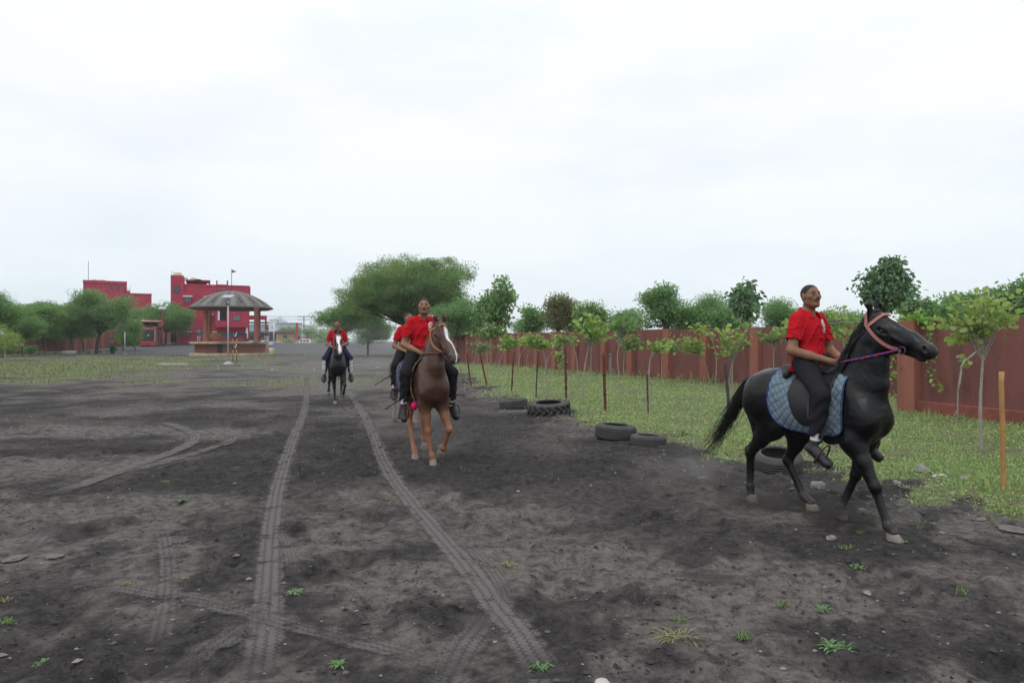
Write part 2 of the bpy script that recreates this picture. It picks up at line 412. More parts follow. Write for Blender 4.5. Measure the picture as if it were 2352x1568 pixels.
    for s in (-1, 1):
        F.ell(T(.17, .054*s, -.135), (.13, .035, .108), .035, R=R)             # cheek disc
        F.ell(T(.165, .084*s, -.028), (.052, .022, .022), .016, R=R); F.ell(T(.185, .086*s, -.082), (.045, .014, .012), .014, R=R)             # brow bone
        F.ell(T(.30, .060*s, -.055), (.11, .012, .014), .02, R=R)             # facial crest
        F.ell(T(.575, .045*s, -.005), (.045, .03, .034), .02, R=R)              # nostril wing
        F.ell(T(.175, .098*s, -.056), (.025, .02, .016), .012, R=R, op='s')     # orbit
        F.ell(T(.588, .070*s, -.002), (.030, .030, .016), .007, R=R @ Rm(0, .6), op='s')      # nostril
    F.seg(T(.10, 0, -.15), T(.30, 0, -.142), .092, .062, .04, (lat, .62))
    F.seg(T(.28, 0, -.13), T(.55, 0, -.088), .052, .036, .025, (lat, .9))
    F.ell(T(.575, 0, -.098), (.04, .034, .03), .02, R=R)
    F.ell(T(.615, 0, -.062), (.028, .04, .02), .012, R=R)
    for s in (-1, 1): F.seg(T(.45, .066*s, -.072), T(.64, .045*s, -.078), .010, .010, .006, op='s')   # mouth line
    for s in (-1, 1): F.seg((.545, .175*s, 1.40), (.59, .14*s, 1.64), .02, .02, .06, op='s')                                   # jugular groove
    for s in (-1, 1):                                                            # ears
        e0 = T(-.005, .05*s, .005); e1 = e0+np.array(pose.get('earup', (0, 0, .10)))+lat*.02*s; e2 = e1+np.array(pose.get('earup', (0, 0, .10)))*.8-lat*.025*s+R[:, 0]*.012
        F.seg(e0, e1, .030, .031, .02, (R[:, 0], .7)); F.seg(e1, e2, .031, .004, .012, (R[:, 0], .7))
        F.seg(e0+R[:, 0]*.028+np.array((0, 0, .05)), e2+R[:, 0]*.012-np.array((0, 0, .035)), .019, .005, .008, op='s')
    # low relief of muscle and tendon
    V, Q = F.surface(2)
    # muscle, tendon and vein relief along the surface normal
    Nn = np.stack([F.sample(V+np.eye(3)[i]*h)-F.sample(V-np.eye(3)[i]*h) for i in range(3)], 1); Nn /= np.linalg.norm(Nn, axis=1)[:, None]+1e-9
    x, y, z = V.T; ya = np.abs(y)
    n1 = np.sin(15*x+2.5*np.sin(9*z+7*ya))*np.sin(13*z+2.5*np.sin(11*x+5*ya)); n2 = 1-np.abs(np.sin(9*x+14*z+2.2*np.sin(8*x-5*z)+6*ya)); n3 = np.sin(41*x+3*np.sin(23*z))*np.sin(37*z+3*np.sin(29*x+11*ya))
    up_ = sm(.55, .80, z); q = (V-np.array(T(0, 0, 0))) @ R; hd = (q[:, 0] > -.05)*(np.abs(q[:, 1]) < .2)*(q[:, 2] > -.3)*(z > 1.4)
    V = V+Nn*((.0030*n1+.0032*n2**7*sm(-.2, .5, n1)+.0010*n3)*(.35+.65*up_)*(1-.6*hd))[:, None]
    me = npmesh(name, V, Q, True, mcoat); setcol(me, 'Col', coatfn(H, V))
    root = thing(name, label, 'horse', loc, rz, group); root.scale = (scale,)*3; H.root = root
    link('body', me, root)
    # hooves
    for key, fe, ho in hoofs:
        mb = MB(); tilt = pose.get('tilt', {}).get(key, 0.)
        prof = [(.0, .0), (.058, .0), (.060, .006), (.055, .03), (.045, .072), (.040, .082), (.0, .084)]
        vs = []; n = 16
        c, sn = cos(tilt), sin(tilt)
        for r, z in prof:
            for k in range(n):
                a = 2*pi*k/n; x = r*cos(a)*1.12+(.018-(z)*.35 if cos(a) > -.3 else .008-z*.2); y = r*sin(a)*.92
                vs.append(Vector((ho[0]+x*c+z*sn, ho[1]+y, ho[2]+.002-x*sn+z*c)))
        fs = [(i*n+k, i*n+(k+1) % n, (i+1)*n+(k+1) % n, (i+1)*n+k) for i in range(len(prof)-1) for k in range(n)]
        mb.add(vs, fs, True); mb.build('hoof', mhoof, root)
    # eyes
    for s in (-1, 1):
        mb = MB(); c = T(.175, .078*s, -.056); prof = [(.021*sin(a), -.021*cos(a)) for a in np.linspace(0, pi, 9)]
        mb.lathe(prof, 12, c); mb.build('eye', mat('eye_dark', (.006, .004, .004), .12, spec=.6), root)
    # tail
    mb = MB(); rg = random.Random(5); tl = pose['tail']
    for i in range(pose.get('tailn', 90)):
        j = [Vector((rg.gauss(0, 1), rg.gauss(0, 1), rg.gauss(0, 1))) for _ in tl]; m = len(tl)
        w = [.018+.20*(k/(m-1))**1.3*pose.get('tailspread', .5) for k in range(m)]; ln = rg.uniform(.62, 1.0)
        pts = [Vector(tl[k])+Vector((j[0][a]*.55+j[k][a]*.45)*w[k] for a in range(3)) for k in range(m)]
        pts = spline(pts, 10); pts = pts[:max(5, int(10*ln))]; k = len(pts)
        mb.tube(pts, [(.0048 if pose.get('tailn', 90) > 200 else .007)*(1-.8*(q/(k-1))) for q in range(k)], 4, False)
    mb.tube(spline(tl[:3], 5), [.035, .032, .028, .02, .008], 8); mb.build('tail', mhair, root)
    # mane: locks from the crest
    if mane:
        mb = MB(); cr_ = [Vector(p) for p in pose['crest']]; side = pose.get('maneside', -1)
        for i in range(pose.get('manen', 160)):
            t = rg.random(); p = spline(cr_, 40)[int(t*39)]; fl = pose.get('manefly', .3)*rg.random()**2
            s2 = side if rg.random() < .8 else -side; ln = rg.uniform(.10, .22); w = .045+.03*(1-t)
            p = p+Vector((rg.uniform(.0, .02), rg.uniform(-.02, .02), -.004))
            q = [p, p+Vector((-.018, .02*s2, .008)), p+Vector((-.02-.3*fl*ln, w*s2, -.35*ln+.3*fl*ln)), p+Vector((-.03-.9*fl*ln, (w+.03)*s2, -ln*(1-.8*fl))), p+Vector((-.05-1.4*fl*ln, (w+.04)*s2, -ln*(1.3-1.2*fl)))]
            mb.tube(spline(q, 8), [.0065, .0075, .007, .006, .005, .004, .0025, .001], 4, False)
        for i in range(16):                                                       # forelock
            p = Vector(T(.015, rg.uniform(-.03, .03), .035)); e = Vector(T(.13*rg.uniform(.5, 1.2), rg.uniform(-.035, .035), .052)); mb.tube([p, (p+e)/2+Vector((0, 0, .012)), e], [.006, .005, .001], 4, False)
        mb.build('mane', mhair, root)
    return H
def leg(el, kn, fe, ho): return [el, kn, fe, ho]
NECK0 = [((.42, 0, 1.12), .25, .155), ((.475, 0, 1.32), .21, .125), ((.52, 0, 1.54), .168, .097), ((.56, 0, 1.71), .132, .082), ((.605, 0, 1.84), .105, .074)]
CREST0 = [(.20, 0, 1.42), (.30, 0, 1.52), (.37, 0, 1.66), (.45, 0, 1.80), (.55, 0, 1.92), (.62, 0, 1.965)]
POSE1 = dict(headlen=.95, neck=NECK0, head=((.585, 0, 1.915), 0., radians(31)), crest=CREST0, earup=(-.012, 0, .095), manefly=.35, maneside=-1, manen=300,
  legs=dict(RF=leg((.47, -.15, .80), (.68, -.14, .435), (.80, -.135, .125), (.845, -.13, 0)), LF=leg((.40, .15, .80), (.31, .13, .45), (.175, .115, .12), (.155, .11, .035)),
            RH=leg((-.40, -.155, .86), (-.70, -.14, .53), (-.71, -.13, .18), (-.70, -.13, .02)), LH=leg((-.28, .155, .84), (-.46, .14, .46), (-.26, .13, .135), (-.165, .13, .012))),
  tilt=dict(RF=-.12, LF=.5, LH=-.12, RH=.3),
  tail=[(-.77, 0, 1.27), (-.86, 0, 1.24), (-.98, -.01, 1.05), (-1.14, -.02, .80), (-1.32, -.03, .55), (-1.52, -.05, .38)], tailn=320, tailspread=.36)
POSE2 = dict(neck=[((.43, 0, 1.12), .27, .17), ((.49, .01, 1.32), .215, .13), ((.53, .03, 1.54), .165, .10), ((.575, .05, 1.70), .13, .085), ((.62, .065, 1.80), .105, .075)],
  head=((.59, .07, 1.86), radians(14), radians(47)), crest=[(.20, 0, 1.42), (.30, .01, 1.52), (.37, .03, 1.66), (.45, .05, 1.78), (.54, .06, 1.88), (.60, .07, 1.93)], earup=(.0, 0, .092), manefly=.8, maneside=-1, manen=80,
  legs=dict(RF=leg((.48, -.13, .80), (.53, -.07, .45), (.57, -.03, .13), (.585, -.02, 0)), LF=leg((.48, .15, .80), (.62, .19, .47), (.47, .15, .20), (.40, .13, .12)),
            RH=leg((-.26, -.155, .84), (-.20, -.16, .47), (.0, -.145, .14), (.06, -.14, 0)), LH=leg((-.40, .15, .86), (-.66, .15, .52), (-.66, .16, .17), (-.64, .16, .04))),
  tilt=dict(LF=1.0, LH=.5), tail=[(-.77, 0, 1.27), (-.84, 0, 1.22), (-.90, .02, 1.0), (-.92, .02, .75), (-.95, .03, .5)], tailn=60, tailspread=.35)
POSE3 = dict(neck=NECK0, head=((.60, .0, 1.86), radians(4), radians(50)), crest=CREST0, earup=(-.01, 0, .09), manefly=.3, manen=50,
  legs=dict(RF=leg((.48, -.13, .80), (.50, -.09, .45), (.50, -.07, .12), (.52, -.07, 0)), LF=leg((.48, .15, .80), (.64, .18, .50), (.44, .15, .27), (.36, .13, .20)),
            RH=leg((-.38, -.155, .86), (-.56, -.20, .52), (-.70, -.22, .27), (-.70, -.22, .16)), LH=leg((-.30, .15, .86), (-.42, .13, .50), (-.30, .11, .17), (-.24, .11, .05))),
  tilt=dict(LF=1.1, RH=.9, LH=.3), tail=[(-.77, 0, 1.27), (-.84, 0, 1.22), (-.90, .03, 1.0), (-.90, .05, .75), (-.86, .06, .5)], tailn=50, tailspread=.3)
POSE4 = dict(neck=[((.43, 0, 1.12), .27, .17), ((.50, -.01, 1.30), .215, .13), ((.58, -.02, 1.48), .165, .10), ((.66, -.02, 1.62), .13, .085), ((.73, -.02, 1.70), .105, .075)],
  head=((.72, -.02, 1.76), radians(2), radians(40)), crest=[(.20, 0, 1.42), (.32, 0, 1.50), (.43, 0, 1.62), (.55, -.01, 1.72), (.66, -.02, 1.79), (.72, -.02, 1.83)], earup=(.0, 0, .09), manefly=.9, maneside=-1, manen=80,
  legs=dict(RF=leg((.46, -.13, .80), (.56, -.12, .47), (.58, -.11, .18), (.60, -.11, .05)), LF=leg((.42, .15, .80), (.36, .13, .45), (.24, .12, .13), (.22, .12, .02)),
            RH=leg((-.40, -.155, .86), (-.66, -.14, .53), (-.72, -.14, .2), (-.72, -.14, .06)), LH=leg((-.28, .15, .84), (-.40, .14, .47), (-.20, .13, .14), (-.12, .13, 0))),
  tilt=dict(RH=.6, RF=.2), tail=[(-.77, 0, 1.27), (-.84, 0, 1.22), (-.92, .02, 1.0), (-.96, .02, .75), (-1.0, .03, .5)], tailn=50, tailspread=.3)
O1 = (2.935, 6.556, 0); R1 = radians(-62); O2 = (-1.27, 9.85, 0); R2 = radians(-69)
O3 = (-2.02, 13.35, 0); R3 = radians(-69); O4 = (-4.80, 18.75, 0); R4 = radians(-74)
HOOFS = []
for _o, _r, _p, _s in ((O1, R1, POSE1, 1), (O2, R2, POSE2, 1.03), (O3, R3, POSE4, 1), (O4, R4, POSE3, 1)):
    for _q in _p['legs'].values():
        if _q[3][2] < .06: HOOFS.append((_o[0]+_s*(cos(_r)*_q[3][0]-sin(_r)*_q[3][1]), _o[1]+_s*(sin(_r)*_q[3][0]+cos(_r)*_q[3][1])))
def coat(base, dark=None, legc=None, blaze=0., muzzle=None, spots=0., socks=None, star=False, dusty=0.):
    base = np.array(base)
    def fn(H, V):
        C = np.tile(base, (len(V), 1)).astype(float); n = len(V)
        nz = np.sin(V[:, 0]*9+V[:, 1]*13)*np.sin(V[:, 2]*11+V[:, 1]*7)
        C *= (1+.18*nz)[:, None]
        def mixc(c, w):
            nonlocal C
            C = C*(1-w[:, None])+np.array(c)*w[:, None]
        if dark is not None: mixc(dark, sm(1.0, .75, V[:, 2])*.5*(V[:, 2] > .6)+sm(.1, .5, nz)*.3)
        if spots: mixc((.02, .018, .02), spots*sm(-.2, .6, np.sin(V[:, 0]*7+2)*np.sin(V[:, 2]*8+V[:, 1]*5)))
        C *= (1+.5*sm(.2, .9, np.sin(V[:, 0]*23+3*V[:, 2])*np.sin(V[:, 2]*19+V[:, 1]*9)))[:, None]
        if dusty: mixc((.075, .068, .064), dusty*sm(.42, .05, V[:, 2]+.06*nz))
        if legc is not None: mixc(legc, sm(.80, .62, V[:, 2]))
        if socks is not None: mixc(socks, sm(.2, .12, V[:, 2]))
        q = (V-np.array(H.T(0, 0, 0))) @ H.R                                        # head-local coordinates
        inh = (q[:, 0] > -.05) & (q[:, 0] < .75) & (np.abs(q[:, 1]) < .2) & (q[:, 2] > -.3) & (q[:, 2] < .12) & (V[:, 2] > 1.25)
        if muzzle is not None: mixc(muzzle, inh*sm(.40, .56, q[:, 0]))
        if blaze:
            c = .012*np.sin(q[:, 0]*16); w = blaze*(.042-.030*sm(.12, .42, q[:, 0]))
            mixc((.78, .74, .72), inh*sm(w*1.15, w*.85, np.abs(q[:, 1]-c))*sm(.085, .10, q[:, 0])*sm(-.05, -.035, q[:, 2]))
            if blaze > 1.2: mixc((.75, .68, .66), inh*sm(.05, .04, np.abs(q[:, 1]-.02))*sm(.40, .44, q[:, 0])*sm(-.06, -.04, q[:, 2]))
        if star: mixc((.8, .8, .82), inh*sm(1.1, .8, ((q[:, 0]-.155)/.052)**2+((q[:, 1])/.02)**2)*(q[:, 2] > 0))
        return C
    return fn
hoof_pale = mat('hoof_pale', (.24, .21, .18), .6, var=.6, vscale=18, col2=(.10, .09, .08), bump=.2, bscale=70)
hoof_grey = mat('hoof_grey', (.12, .11, .10), .6, var=.6, vscale=18, col2=(.05, .05, .05), bump=.2, bscale=70)
# ================================================================ RIDERS (same local frame as the horse)
def build_rider(name, label, h, loc, rz, scale=1., rp=None, trousers='dark', hairtop=0., hand_dz=(0., 0.), mous=True, fine=True, twist=0., hands_fw=(.255, .255), foot=None, skin=(.27, .135, .08), glance=0., lean=0., group='riders in red shirts'):
    root = thing(name, label, 'person', loc, rz, group); root.scale = (scale,)*3
    ct, st_ = cos(twist), sin(twist)
    def TW(p):                                                                       # upper body turns about the spine
        x, y, z = p; x = x-lean*max(0, z-1.45); w = float(sm(1.5, 1.8, z)); a = twist*w; return np.array((-.07+(x+.07)*cos(a)-y*sin(a), (x+.07)*sin(a)+y*cos(a), z))
    A = {}
    for s, i in ((-1, 0), (1, 1)):
        sh = TW((-.05, .165*s, 1.895)); hand = np.array((hands_fw[i], .055*s, 1.485+hand_dz[i]))
        el = np.array((-.075, .268*s, 1.60+hand_dz[i]*.3)); A[s] = (sh, el, hand)
    foot = foot or {-1: ((.235, -.335, .80), (.195, -.345, .725), (.40, -.36, .60)), 1: ((.235, .335, .80), (.195, .345, .725), (.40, .36, .60))}
    LEG = {s: (np.array((-.05, .13*s, 1.47)), np.array((.29, .325*s, 1.20)), np.array(foot[s][0])) for s in (-1, 1)}
    B = Field((-.42, -.48, .64), (.62, .48, 2.32), h)
    # trunk and legs
    B.ell((-.10, 0, 1.48), (.115, .16, .10), .05); B.seg((-.085, 0, 1.5), TW((-.075, 0, 1.70)), .105, .105, .05, ((0, 1, 0), 1.3))
    B.ell(TW((-.06, 0, 1.80)), (.10, .15, .15), .05)
    B.seg(TW((-.06, -.12, 1.915)), TW((-.06, .12, 1.915)), .058, .058, .05)
    for s in (-1, 1):
        hi, kn, an = LEG[s]; B.seg(hi, kn, .08, .058, .04); B.seg(kn, an, .055, .036, .03); B.seg(an, foot[s][1], .036, .036, .02); B.seg(foot[s][1], foot[s][2], .034, .03, .02)
        sh, el, ha = A[s]
        B.seg(sh, el, .054, .045, .03); B.ell(el, (.044, .044, .046), .02)
        md = el*.62+ha*.38; wr = el+(ha-el)*.86
        B.seg(el, md, .047, .043, .02); B.seg(md, wr, .042, .028, .02, ((0, 0, 1), .95))
        # hand: palm, four curled fingers, thumb on top
        dv = (ha-el)/np.linalg.norm(ha-el); up = np.array((0, 0, 1.)); sd_ = np.cross(dv, up); sd_ /= np.linalg.norm(sd_); up = np.cross(sd_, dv); inn = sd_ if sd_[1]*s < 0 else -sd_
        pc = wr+dv*.055
        B.seg(wr, pc+dv*.02, .027, .034, .015, (sd_, .62))
        for j in range(4):
            z = .027-.018*j; ln = (.036, .041, .038, .031)[j]
            k0 = pc+dv*.035+up*z; k1 = k0+dv*ln*.55+inn*.014; k2 = k1+inn*.024-dv*.014; k3 = k2-dv*.024+inn*.002
            B.seg(k0, k1, .0105, .0098, .006); B.seg(k1, k2, .0098, .009, .004); B.seg(k2, k3, .009, .008, .004)
        t0 = wr+dv*.03+up*.02+inn*.012; t1 = t0+dv*.03+up*.014+inn*.012; t2 = t1+dv*.028+inn*.006
        B.seg(t0, t1, .014, .012, .008); B.seg(t1, t2, .0115, .0095, .005)
    # neck and head
    hc = TW((.005, 0, 2.125)); Rh = Rm(twist*1.0+glance, rp['nod'] if rp and 'nod' in rp else 0.)
    def T(x, y, z): return hc+Rh @ np.array((x, y, z), float)
    B.seg(TW((-.055, 0, 1.93)), T(-.022, 0, -.05), .064, .056, .03)
    for s in (-1, 1): B.seg(TW((-.06, .03*s, 1.96)), TW((-.055, .11*s, 1.925)), .04, .04, .04)
    B.ell(T(-.014, 0, .03), (.096, .076, .084), .02, R=Rh); B.ell(T(.03, 0, -.032), (.062, .060, .084), .03, R=Rh)
    for s in (-1, 1):
        B.seg(T(-.005, .050*s, -.062), T(.055, .02*s, -.098), .022, .02, .025)
        B.ell(T(.052, .044*s, -.018), (.032, .024, .02), .02, R=Rh)
        B.seg(T(.079, .014*s, .022), T(.066, .048*s, .022), .012, .009, .012)
        B.ell(T(.092, .030*s, .001), (.014, .019, .010), .012, R=Rh, op='s')
        B.ell(T(.068, .031*s, .0), (.0150, .0185, .0135), .010, R=Rh)
        B.ell(T(.094, .011*s, -.034), (.011, .009, .008), .006, R=Rh)
        B.ell(T(-.008, .079*s, -.006), (.021, .009, .033), .008, R=Rh @ Rm(0, -.15, 0)); B.ell(T(.0, .088*s, -.004), (.011, .007, .018), .005, R=Rh, op='s')
    B.seg(T(.082, 0, .016), T(.111, 0, -.028), .009, .0145, .012)
    B.ell(T(.07, 0, -.100), (.024, .026, .02), .02, R=Rh)
    B.ell(T(.084, 0, -.052), (.016, .026, .012), .012, R=Rh)
    B.ell(T(.090, 0, -.0615), (.011, .022, .0055), .005, R=Rh); B.ell(T(.087, 0, -.0735), (.011, .018, .0065), .005, R=Rh)
    B.seg(T(.104, -.02, -.0675), T(.104, .02, -.0675), .003, .003, .003, op='s')
    V, Q = B.surface(1 if fine else 1); me = npmesh(name+'_body', V, Q, True, mat('skin', skin, .52, attr='Col', bump=.08, bscale=160, spec=.28))
    C = np.tile(np.array(skin), (len(V), 1)); q = (V-hc) @ Rh
    C *= (1+.10*np.sin(V[:, 0]*40+V[:, 2]*33)*np.sin(V[:, 1]*37))[:, None]
    hd = np.abs(q).max(1) < .13
    w = hd*sm(1.15, .8, ((q[:, 0]-.098)/.02)**2+((q[:, 1])/.026)**2+((q[:, 2]+.068)/.013)**2); C = C*(1-.75*w[:, None])+np.array((.20, .075, .06))*.75*w[:, None]      # lips
    w = hd*sm(1.1, .6, ((q[:, 2]+.085)/.05)**2+((q[:, 0]-.05)/.06)**2)*(q[:, 2] < -.05)*.35; C = C*(1-w[:, None])+np.array(skin)*.45*w[:, None]                # shaved beard
    for s_ in (-1, 1): w = hd*sm(1.2, .3, ((q[:, 1]-.032*s_)/.024)**2+((q[:, 2]-.004)/.017)**2)*(q[:, 0] > .04)*.62; C = C*(1-w[:, None])+np.array(skin)*.3*w[:, None]
    setcol(me, 'Col', C); link('body', me, root)
    # hair: cropped cap
    hh = min(h, .006) if fine else h
    Hf = Field(hc-np.array((.14, .13, .11)), hc+np.array((.14, .13, .16)), hh)
    Hf.ell(T(-.016, 0, .031), (.0973+hairtop*.3, .0774, .0858+hairtop), .02, R=Rh); Hf.seg(T(-.045, 0, -.01), T(-.055, 0, -.055), .050, .043, .02)
    g = np.meshgrid(*Hf.ax, indexing='ij', sparse=True); px = [(g[0]-hc[0])*Rh[0, i]+(g[1]-hc[1])*Rh[1, i]+(g[2]-hc[2])*Rh[2, i] for i in range(3)]
    ln = np.maximum(1.75*px[0]-.040, .55*px[0]+.0)-.0*px[1]; Hf.D = np.maximum(Hf.D, ((ln-px[2])*.62).astype(np.float32))
    V, Q = Hf.surface(1); link('hair', npmesh('hair', V, Q, True, mat('hair_black', (.030, .026, .026), .8, bump=.5, bscale=300)), root)
    fh = .003 if fine else .006
    def small(nm, segs, m):
        lo = np.min([np.minimum(a, b) for a, b, r0, r1 in segs], 0)-.03; hi = np.max([np.maximum(a, b) for a, b, r0, r1 in segs], 0)+.03
        f = Field(lo, hi, fh)
        for a, b, r0, r1 in segs: f.seg(a, b, r0, r1, .003)
        V, Q = f.surface(0)
        if len(V): link(nm, npmesh(nm, V, Q, True, m), root)
    mh = mat('hair_black')
    if mous: small('moustache', [(T(.104, 0, -.048), T(.092, .024*s, -.055), .0065, .004) for s in (-1, 1)], mh)
    for s in (-1, 1): small('eyebrow', [(T(.0885, .014*s, .025), T(.082, .034*s, .030), .0045, .0052), (T(.082, .034*s, .030), T(.068, .050*s, .025), .0052, .0025)], mh)
    # eyes: closed-lid line with a dark slit
    for s in (-1, 1): small('eyelash', [(T(.0815, .020*s, -.003), T(.0825, .031*s, -.004), .003, .0042), (T(.0825, .031*s, -.004), T(.077, .041*s, -.004), .0042, .002)], mh)
    # ---- red polo shirt
    S = Field((-.34, -.46, 1.34), (.22, .46, 2.10), h)
    def fold(x, y, z):
        w = 2.2*np.sin(7*z+5*x)+1.6*np.sin(11*y+6*z)
        r1 = 1-np.abs(np.sin(17*z+7*x-11*np.abs(y)+w)); r2 = 1-np.abs(np.sin(13*y*np.sign(y)+9*z-12*x+1.3*w)); r3 = 1-np.abs(np.sin(24*z-9*np.abs(y)+1.5*w))
        return -.017*r1**3*sm(1.86, 1.50, z)-.012*r2**3*sm(2.0, 1.80, z)*sm(1.42, 1.6, z)-.008*r3**4*(np.abs(y) > .17)+.003
    S.seg((-.105, 0, 1.435), TW((-.085, 0, 1.70)), .150, .128, .03, ((0, 1, 0), 1.27)); S.ell(TW((-.06, 0, 1.80)), (.124, .182, .165), .05)
    S.seg(TW((-.06, -.125, 1.905)), TW((-.06, .125, 1.905)), .064, .064, .05)
    for s in (-1, 1):
        sh, el, ha = A[s]; dv = (el-sh)/np.linalg.norm(el-sh); e2 = sh+dv*.205
        S.seg(sh, e2+dv*.03, .064, .073, .035)
        def cut(x, y, z, e2=e2, dv=dv, r=.098):
            x = x-e2[0]; y = y-e2[1]; z = z-e2[2]; t = x*dv[0]+y*dv[1]+z*dv[2]; rr = np.sqrt(np.maximum(x*x+y*y+z*z-t*t, 1e-9)); return np.maximum(-t, rr-r)
        S.put(e2-.12, e2+.14, cut, .004, 's')
        if fine: S.seg(e2-dv*.02, e2+dv*.05, .056, .060, .004, op='s')
        S.seg(TW((-.06, .06*s, 1.955)), TW((-.06, .14*s, 1.92)), .05, .042, .05)
    g = np.meshgrid(*S.ax, indexing='ij', sparse=True); S.D = (S.D+fold(*g)).astype(np.float32)
    S.D = np.maximum(S.D, (1.395+.10*(g[0]+.10)*1.0+.012*np.sin(20*g[1])-g[2]).astype(np.float32))        # hem, lower behind
    # collar
    nc = TW((-.045, 0, 2.005)); 
    S.seg(TW((-.055, 0, 1.94)), TW((-.025, 0, 2.06)), .062, .066, .006, op='s')
    S.seg(TW((.03, 0, 2.0)), TW((.08, 0, 1.862)), .052, .008, .008, op='s')
    V, Q = S.surface(1); sh_o = link('shirt', npmesh('shirt', V, Q, True, mat('red_cotton', (.46, .012, .020), .9, var=.5, vscale=6, col2=(.34, .009, .016), bump=.2, bscale=60, spec=.06)), root)
    # collar: a folded band, open at the throat
    aa = np.radians(np.linspace(26, 334, 40)); ci = []
    for a in aa:
        fr = (1+cos(a))/2; e = max(0, 1-min(a, 2*pi-a)/radians(80))
        ci.append([TW((-.047+(.064+.012*fr)*cos(a), .066*sin(a), 2.022-.055*fr)), TW((-.048+(.074+.012*fr)*cos(a), .077*sin(a), 2.024-.056*fr)), TW((-.045+(.098+.032*e)*cos(a), (.100+.02*e)*sin(a), 1.974-.046*fr-.034*e)), TW((-.045+(.094+.032*e)*cos(a), (.095+.02*e)*sin(a), 1.966-.046*fr-.034*e))])
    ci = np.array(ci); V = ci.reshape(-1, 3); Q = [(4*i+k, 4*i+k+1, 4*i+5+k, 4*i+4+k) for i in range(39) for k in range(3)]
    link('collar', npmesh('collar', V, Q, True, mat('red_cotton')), sh_o)
    # emblem printed on the left breast
    if fine:
        mb = MB(); ey, ez = .088, 1.845
        def at(y, z):
            p = S.hit(TW((.25, y, z)), TW((0, y, z))-TW((.25, y, z)), .0022); return p
        n = 28
        def ring(r0, r1, teeth):
            vs = []; fs = []
            for k in range(n):
                a = 2*pi*k/n; ro = r1*(1+(.14 if teeth and k % 2 else 0))
                vs += [at(ey+r0*cos(a), ez+.02+r0*sin(a)), at(ey+ro*cos(a), ez+.02+ro*sin(a))]
            for k in range(n): j = (k+1) % n; fs.append((2*k, 2*k+1, 2*j+1, 2*j))
            mb.add(vs, fs)
        ring(.026, .036, True); ring(.0, .012, False) if False else None
        def patch(y0, y1, z0, z1, sk=0.): mb.add([at(y0, z0), at(y1, z0+sk), at(y1, z1+sk), at(y0, z1)], [(0, 1, 2, 3)])
        for q in (-.013, -.002, .010): patch(ey+q-.003, ey+q+.003, ez+.004, ez+.036)
        patch(ey-.018, ey+.018, ez+.016, ez+.021)
        for k in range(3): patch(ey-.040, ey-.004, ez-.028-.011*k, ez-.021-.011*k, -.006); patch(ey+.004, ey+.040, ez-.034-.011*k, ez-.027-.011*k, .006)
        for k in range(4): patch(ey-.028+.014*k, ey-.018+.014*k, ez-.072, ez-.062)
        o = mb.build('emblem', mat('emblem_white', (.75, .7, .7), .8), sh_o)
    # ---- trousers
    Tf = Field((-.32, -.46, .80), (.50, .46, 1.62), h)
    Tf.ell((-.10, 0, 1.48), (.135, .178, .105), .05); Tf.seg((-.085, 0, 1.48), (-.085, 0, 1.56), .115, .112, .03, ((0, 1, 0), 1.3))
    for s in (-1, 1):
        hi, kn, an = LEG[s]; Tf.seg(hi, kn, .108, .080, .05); lo = kn+(an-kn)*.86; Tf.seg(kn, lo, .077, .060, .03)
        d = (an-kn)/np.linalg.norm(an-kn); Tf.seg(lo+d*.0, an+d*.03, .05, .05, .006, op='s')
    g = np.meshgrid(*Tf.ax, indexing='ij', sparse=True)
    Tf.D = (Tf.D+.005*np.sin(46*g[2]+25*g[0]+4*np.sin(19*g[1]+14*g[0]))*sm(1.45, 1.15, g[2])).astype(np.float32)
    V, Q = Tf.surface(1); tcol = (.019, .018, .022) if trousers == 'dark' else (.02, .026, .05)
    mt = mat('trousers_'+trousers, tcol, .9, attr='Col', bump=.15, bscale=60, spec=.08)
    me = npmesh('trousers', V, Q, True, mt); C = np.tile(np.array(tcol), (len(V), 1))
    if trousers == 'navy': 
        w = sm(1.19, 1.13, V[:, 2])*(V[:, 0] > .12)*sm(.30, .325, np.abs(V[:, 1])); C = C*(1-w[:, None])+np.array((.55, .55, .58))*w[:, None]
    setcol(me, 'Col', C); link('trousers', me, root)
    # ---- socks and shoes
    for s in (-1, 1):
        hi, kn, an = LEG[s]; he = np.array(foot[s][1]); to = np.array(foot[s][2]); d = (an-kn)/np.linalg.norm(an-kn)
        f = Field(an-.13, an+.13, max(h, .006)); f.seg(an-d*.045, an+d*.04, .043, .045, .01); V, Q = f.surface(1); link('sock', npmesh('sock', V, Q, True, mat('sock_white', (.62, .60, .60), .9, bump=.3, bscale=200)), root)
        lo = np.minimum(np.minimum(an, he), to)-.10; hi2 = np.maximum(np.maximum(an, he), to)+.10; f = Field(lo, hi2, max(h*.8, .005))
        ax = to-he; ax /= np.linalg.norm(ax); upv = np.array((0, 0, 1.))-ax*ax[2]; upv /= np.linalg.norm(upv)
        f.seg(he+upv*.005, to-ax*.02, .042, .045, .02, (upv, .75)); f.seg(he+ax*.02, an+d*.02, .043, .047, .02); f.seg(he+ax*.08+upv*.02, to-ax*.07+upv*.0, .04, .036, .02)
        V, Q = f.surface(1); so_ = link('shoe', npmesh('shoe', V, Q, True, mat('shoe_leather', (.022, .022, .025), .5, var=.4, vscale=20, col2=(.05, .05, .052), bump=.1, bscale=90)), root)
        fs_ = Field(lo, hi2, max(h*.8, .005)); fs_.seg(he-upv*.034-ax*.005, to-upv*.036-ax*.025, .044, .044, .02, (upv, .26)); V, Q = fs_.surface(0)
        link('sole', npmesh('sole', V, Q, True, mat('sole_rubber', (.012, .012, .013), .8)), so_)
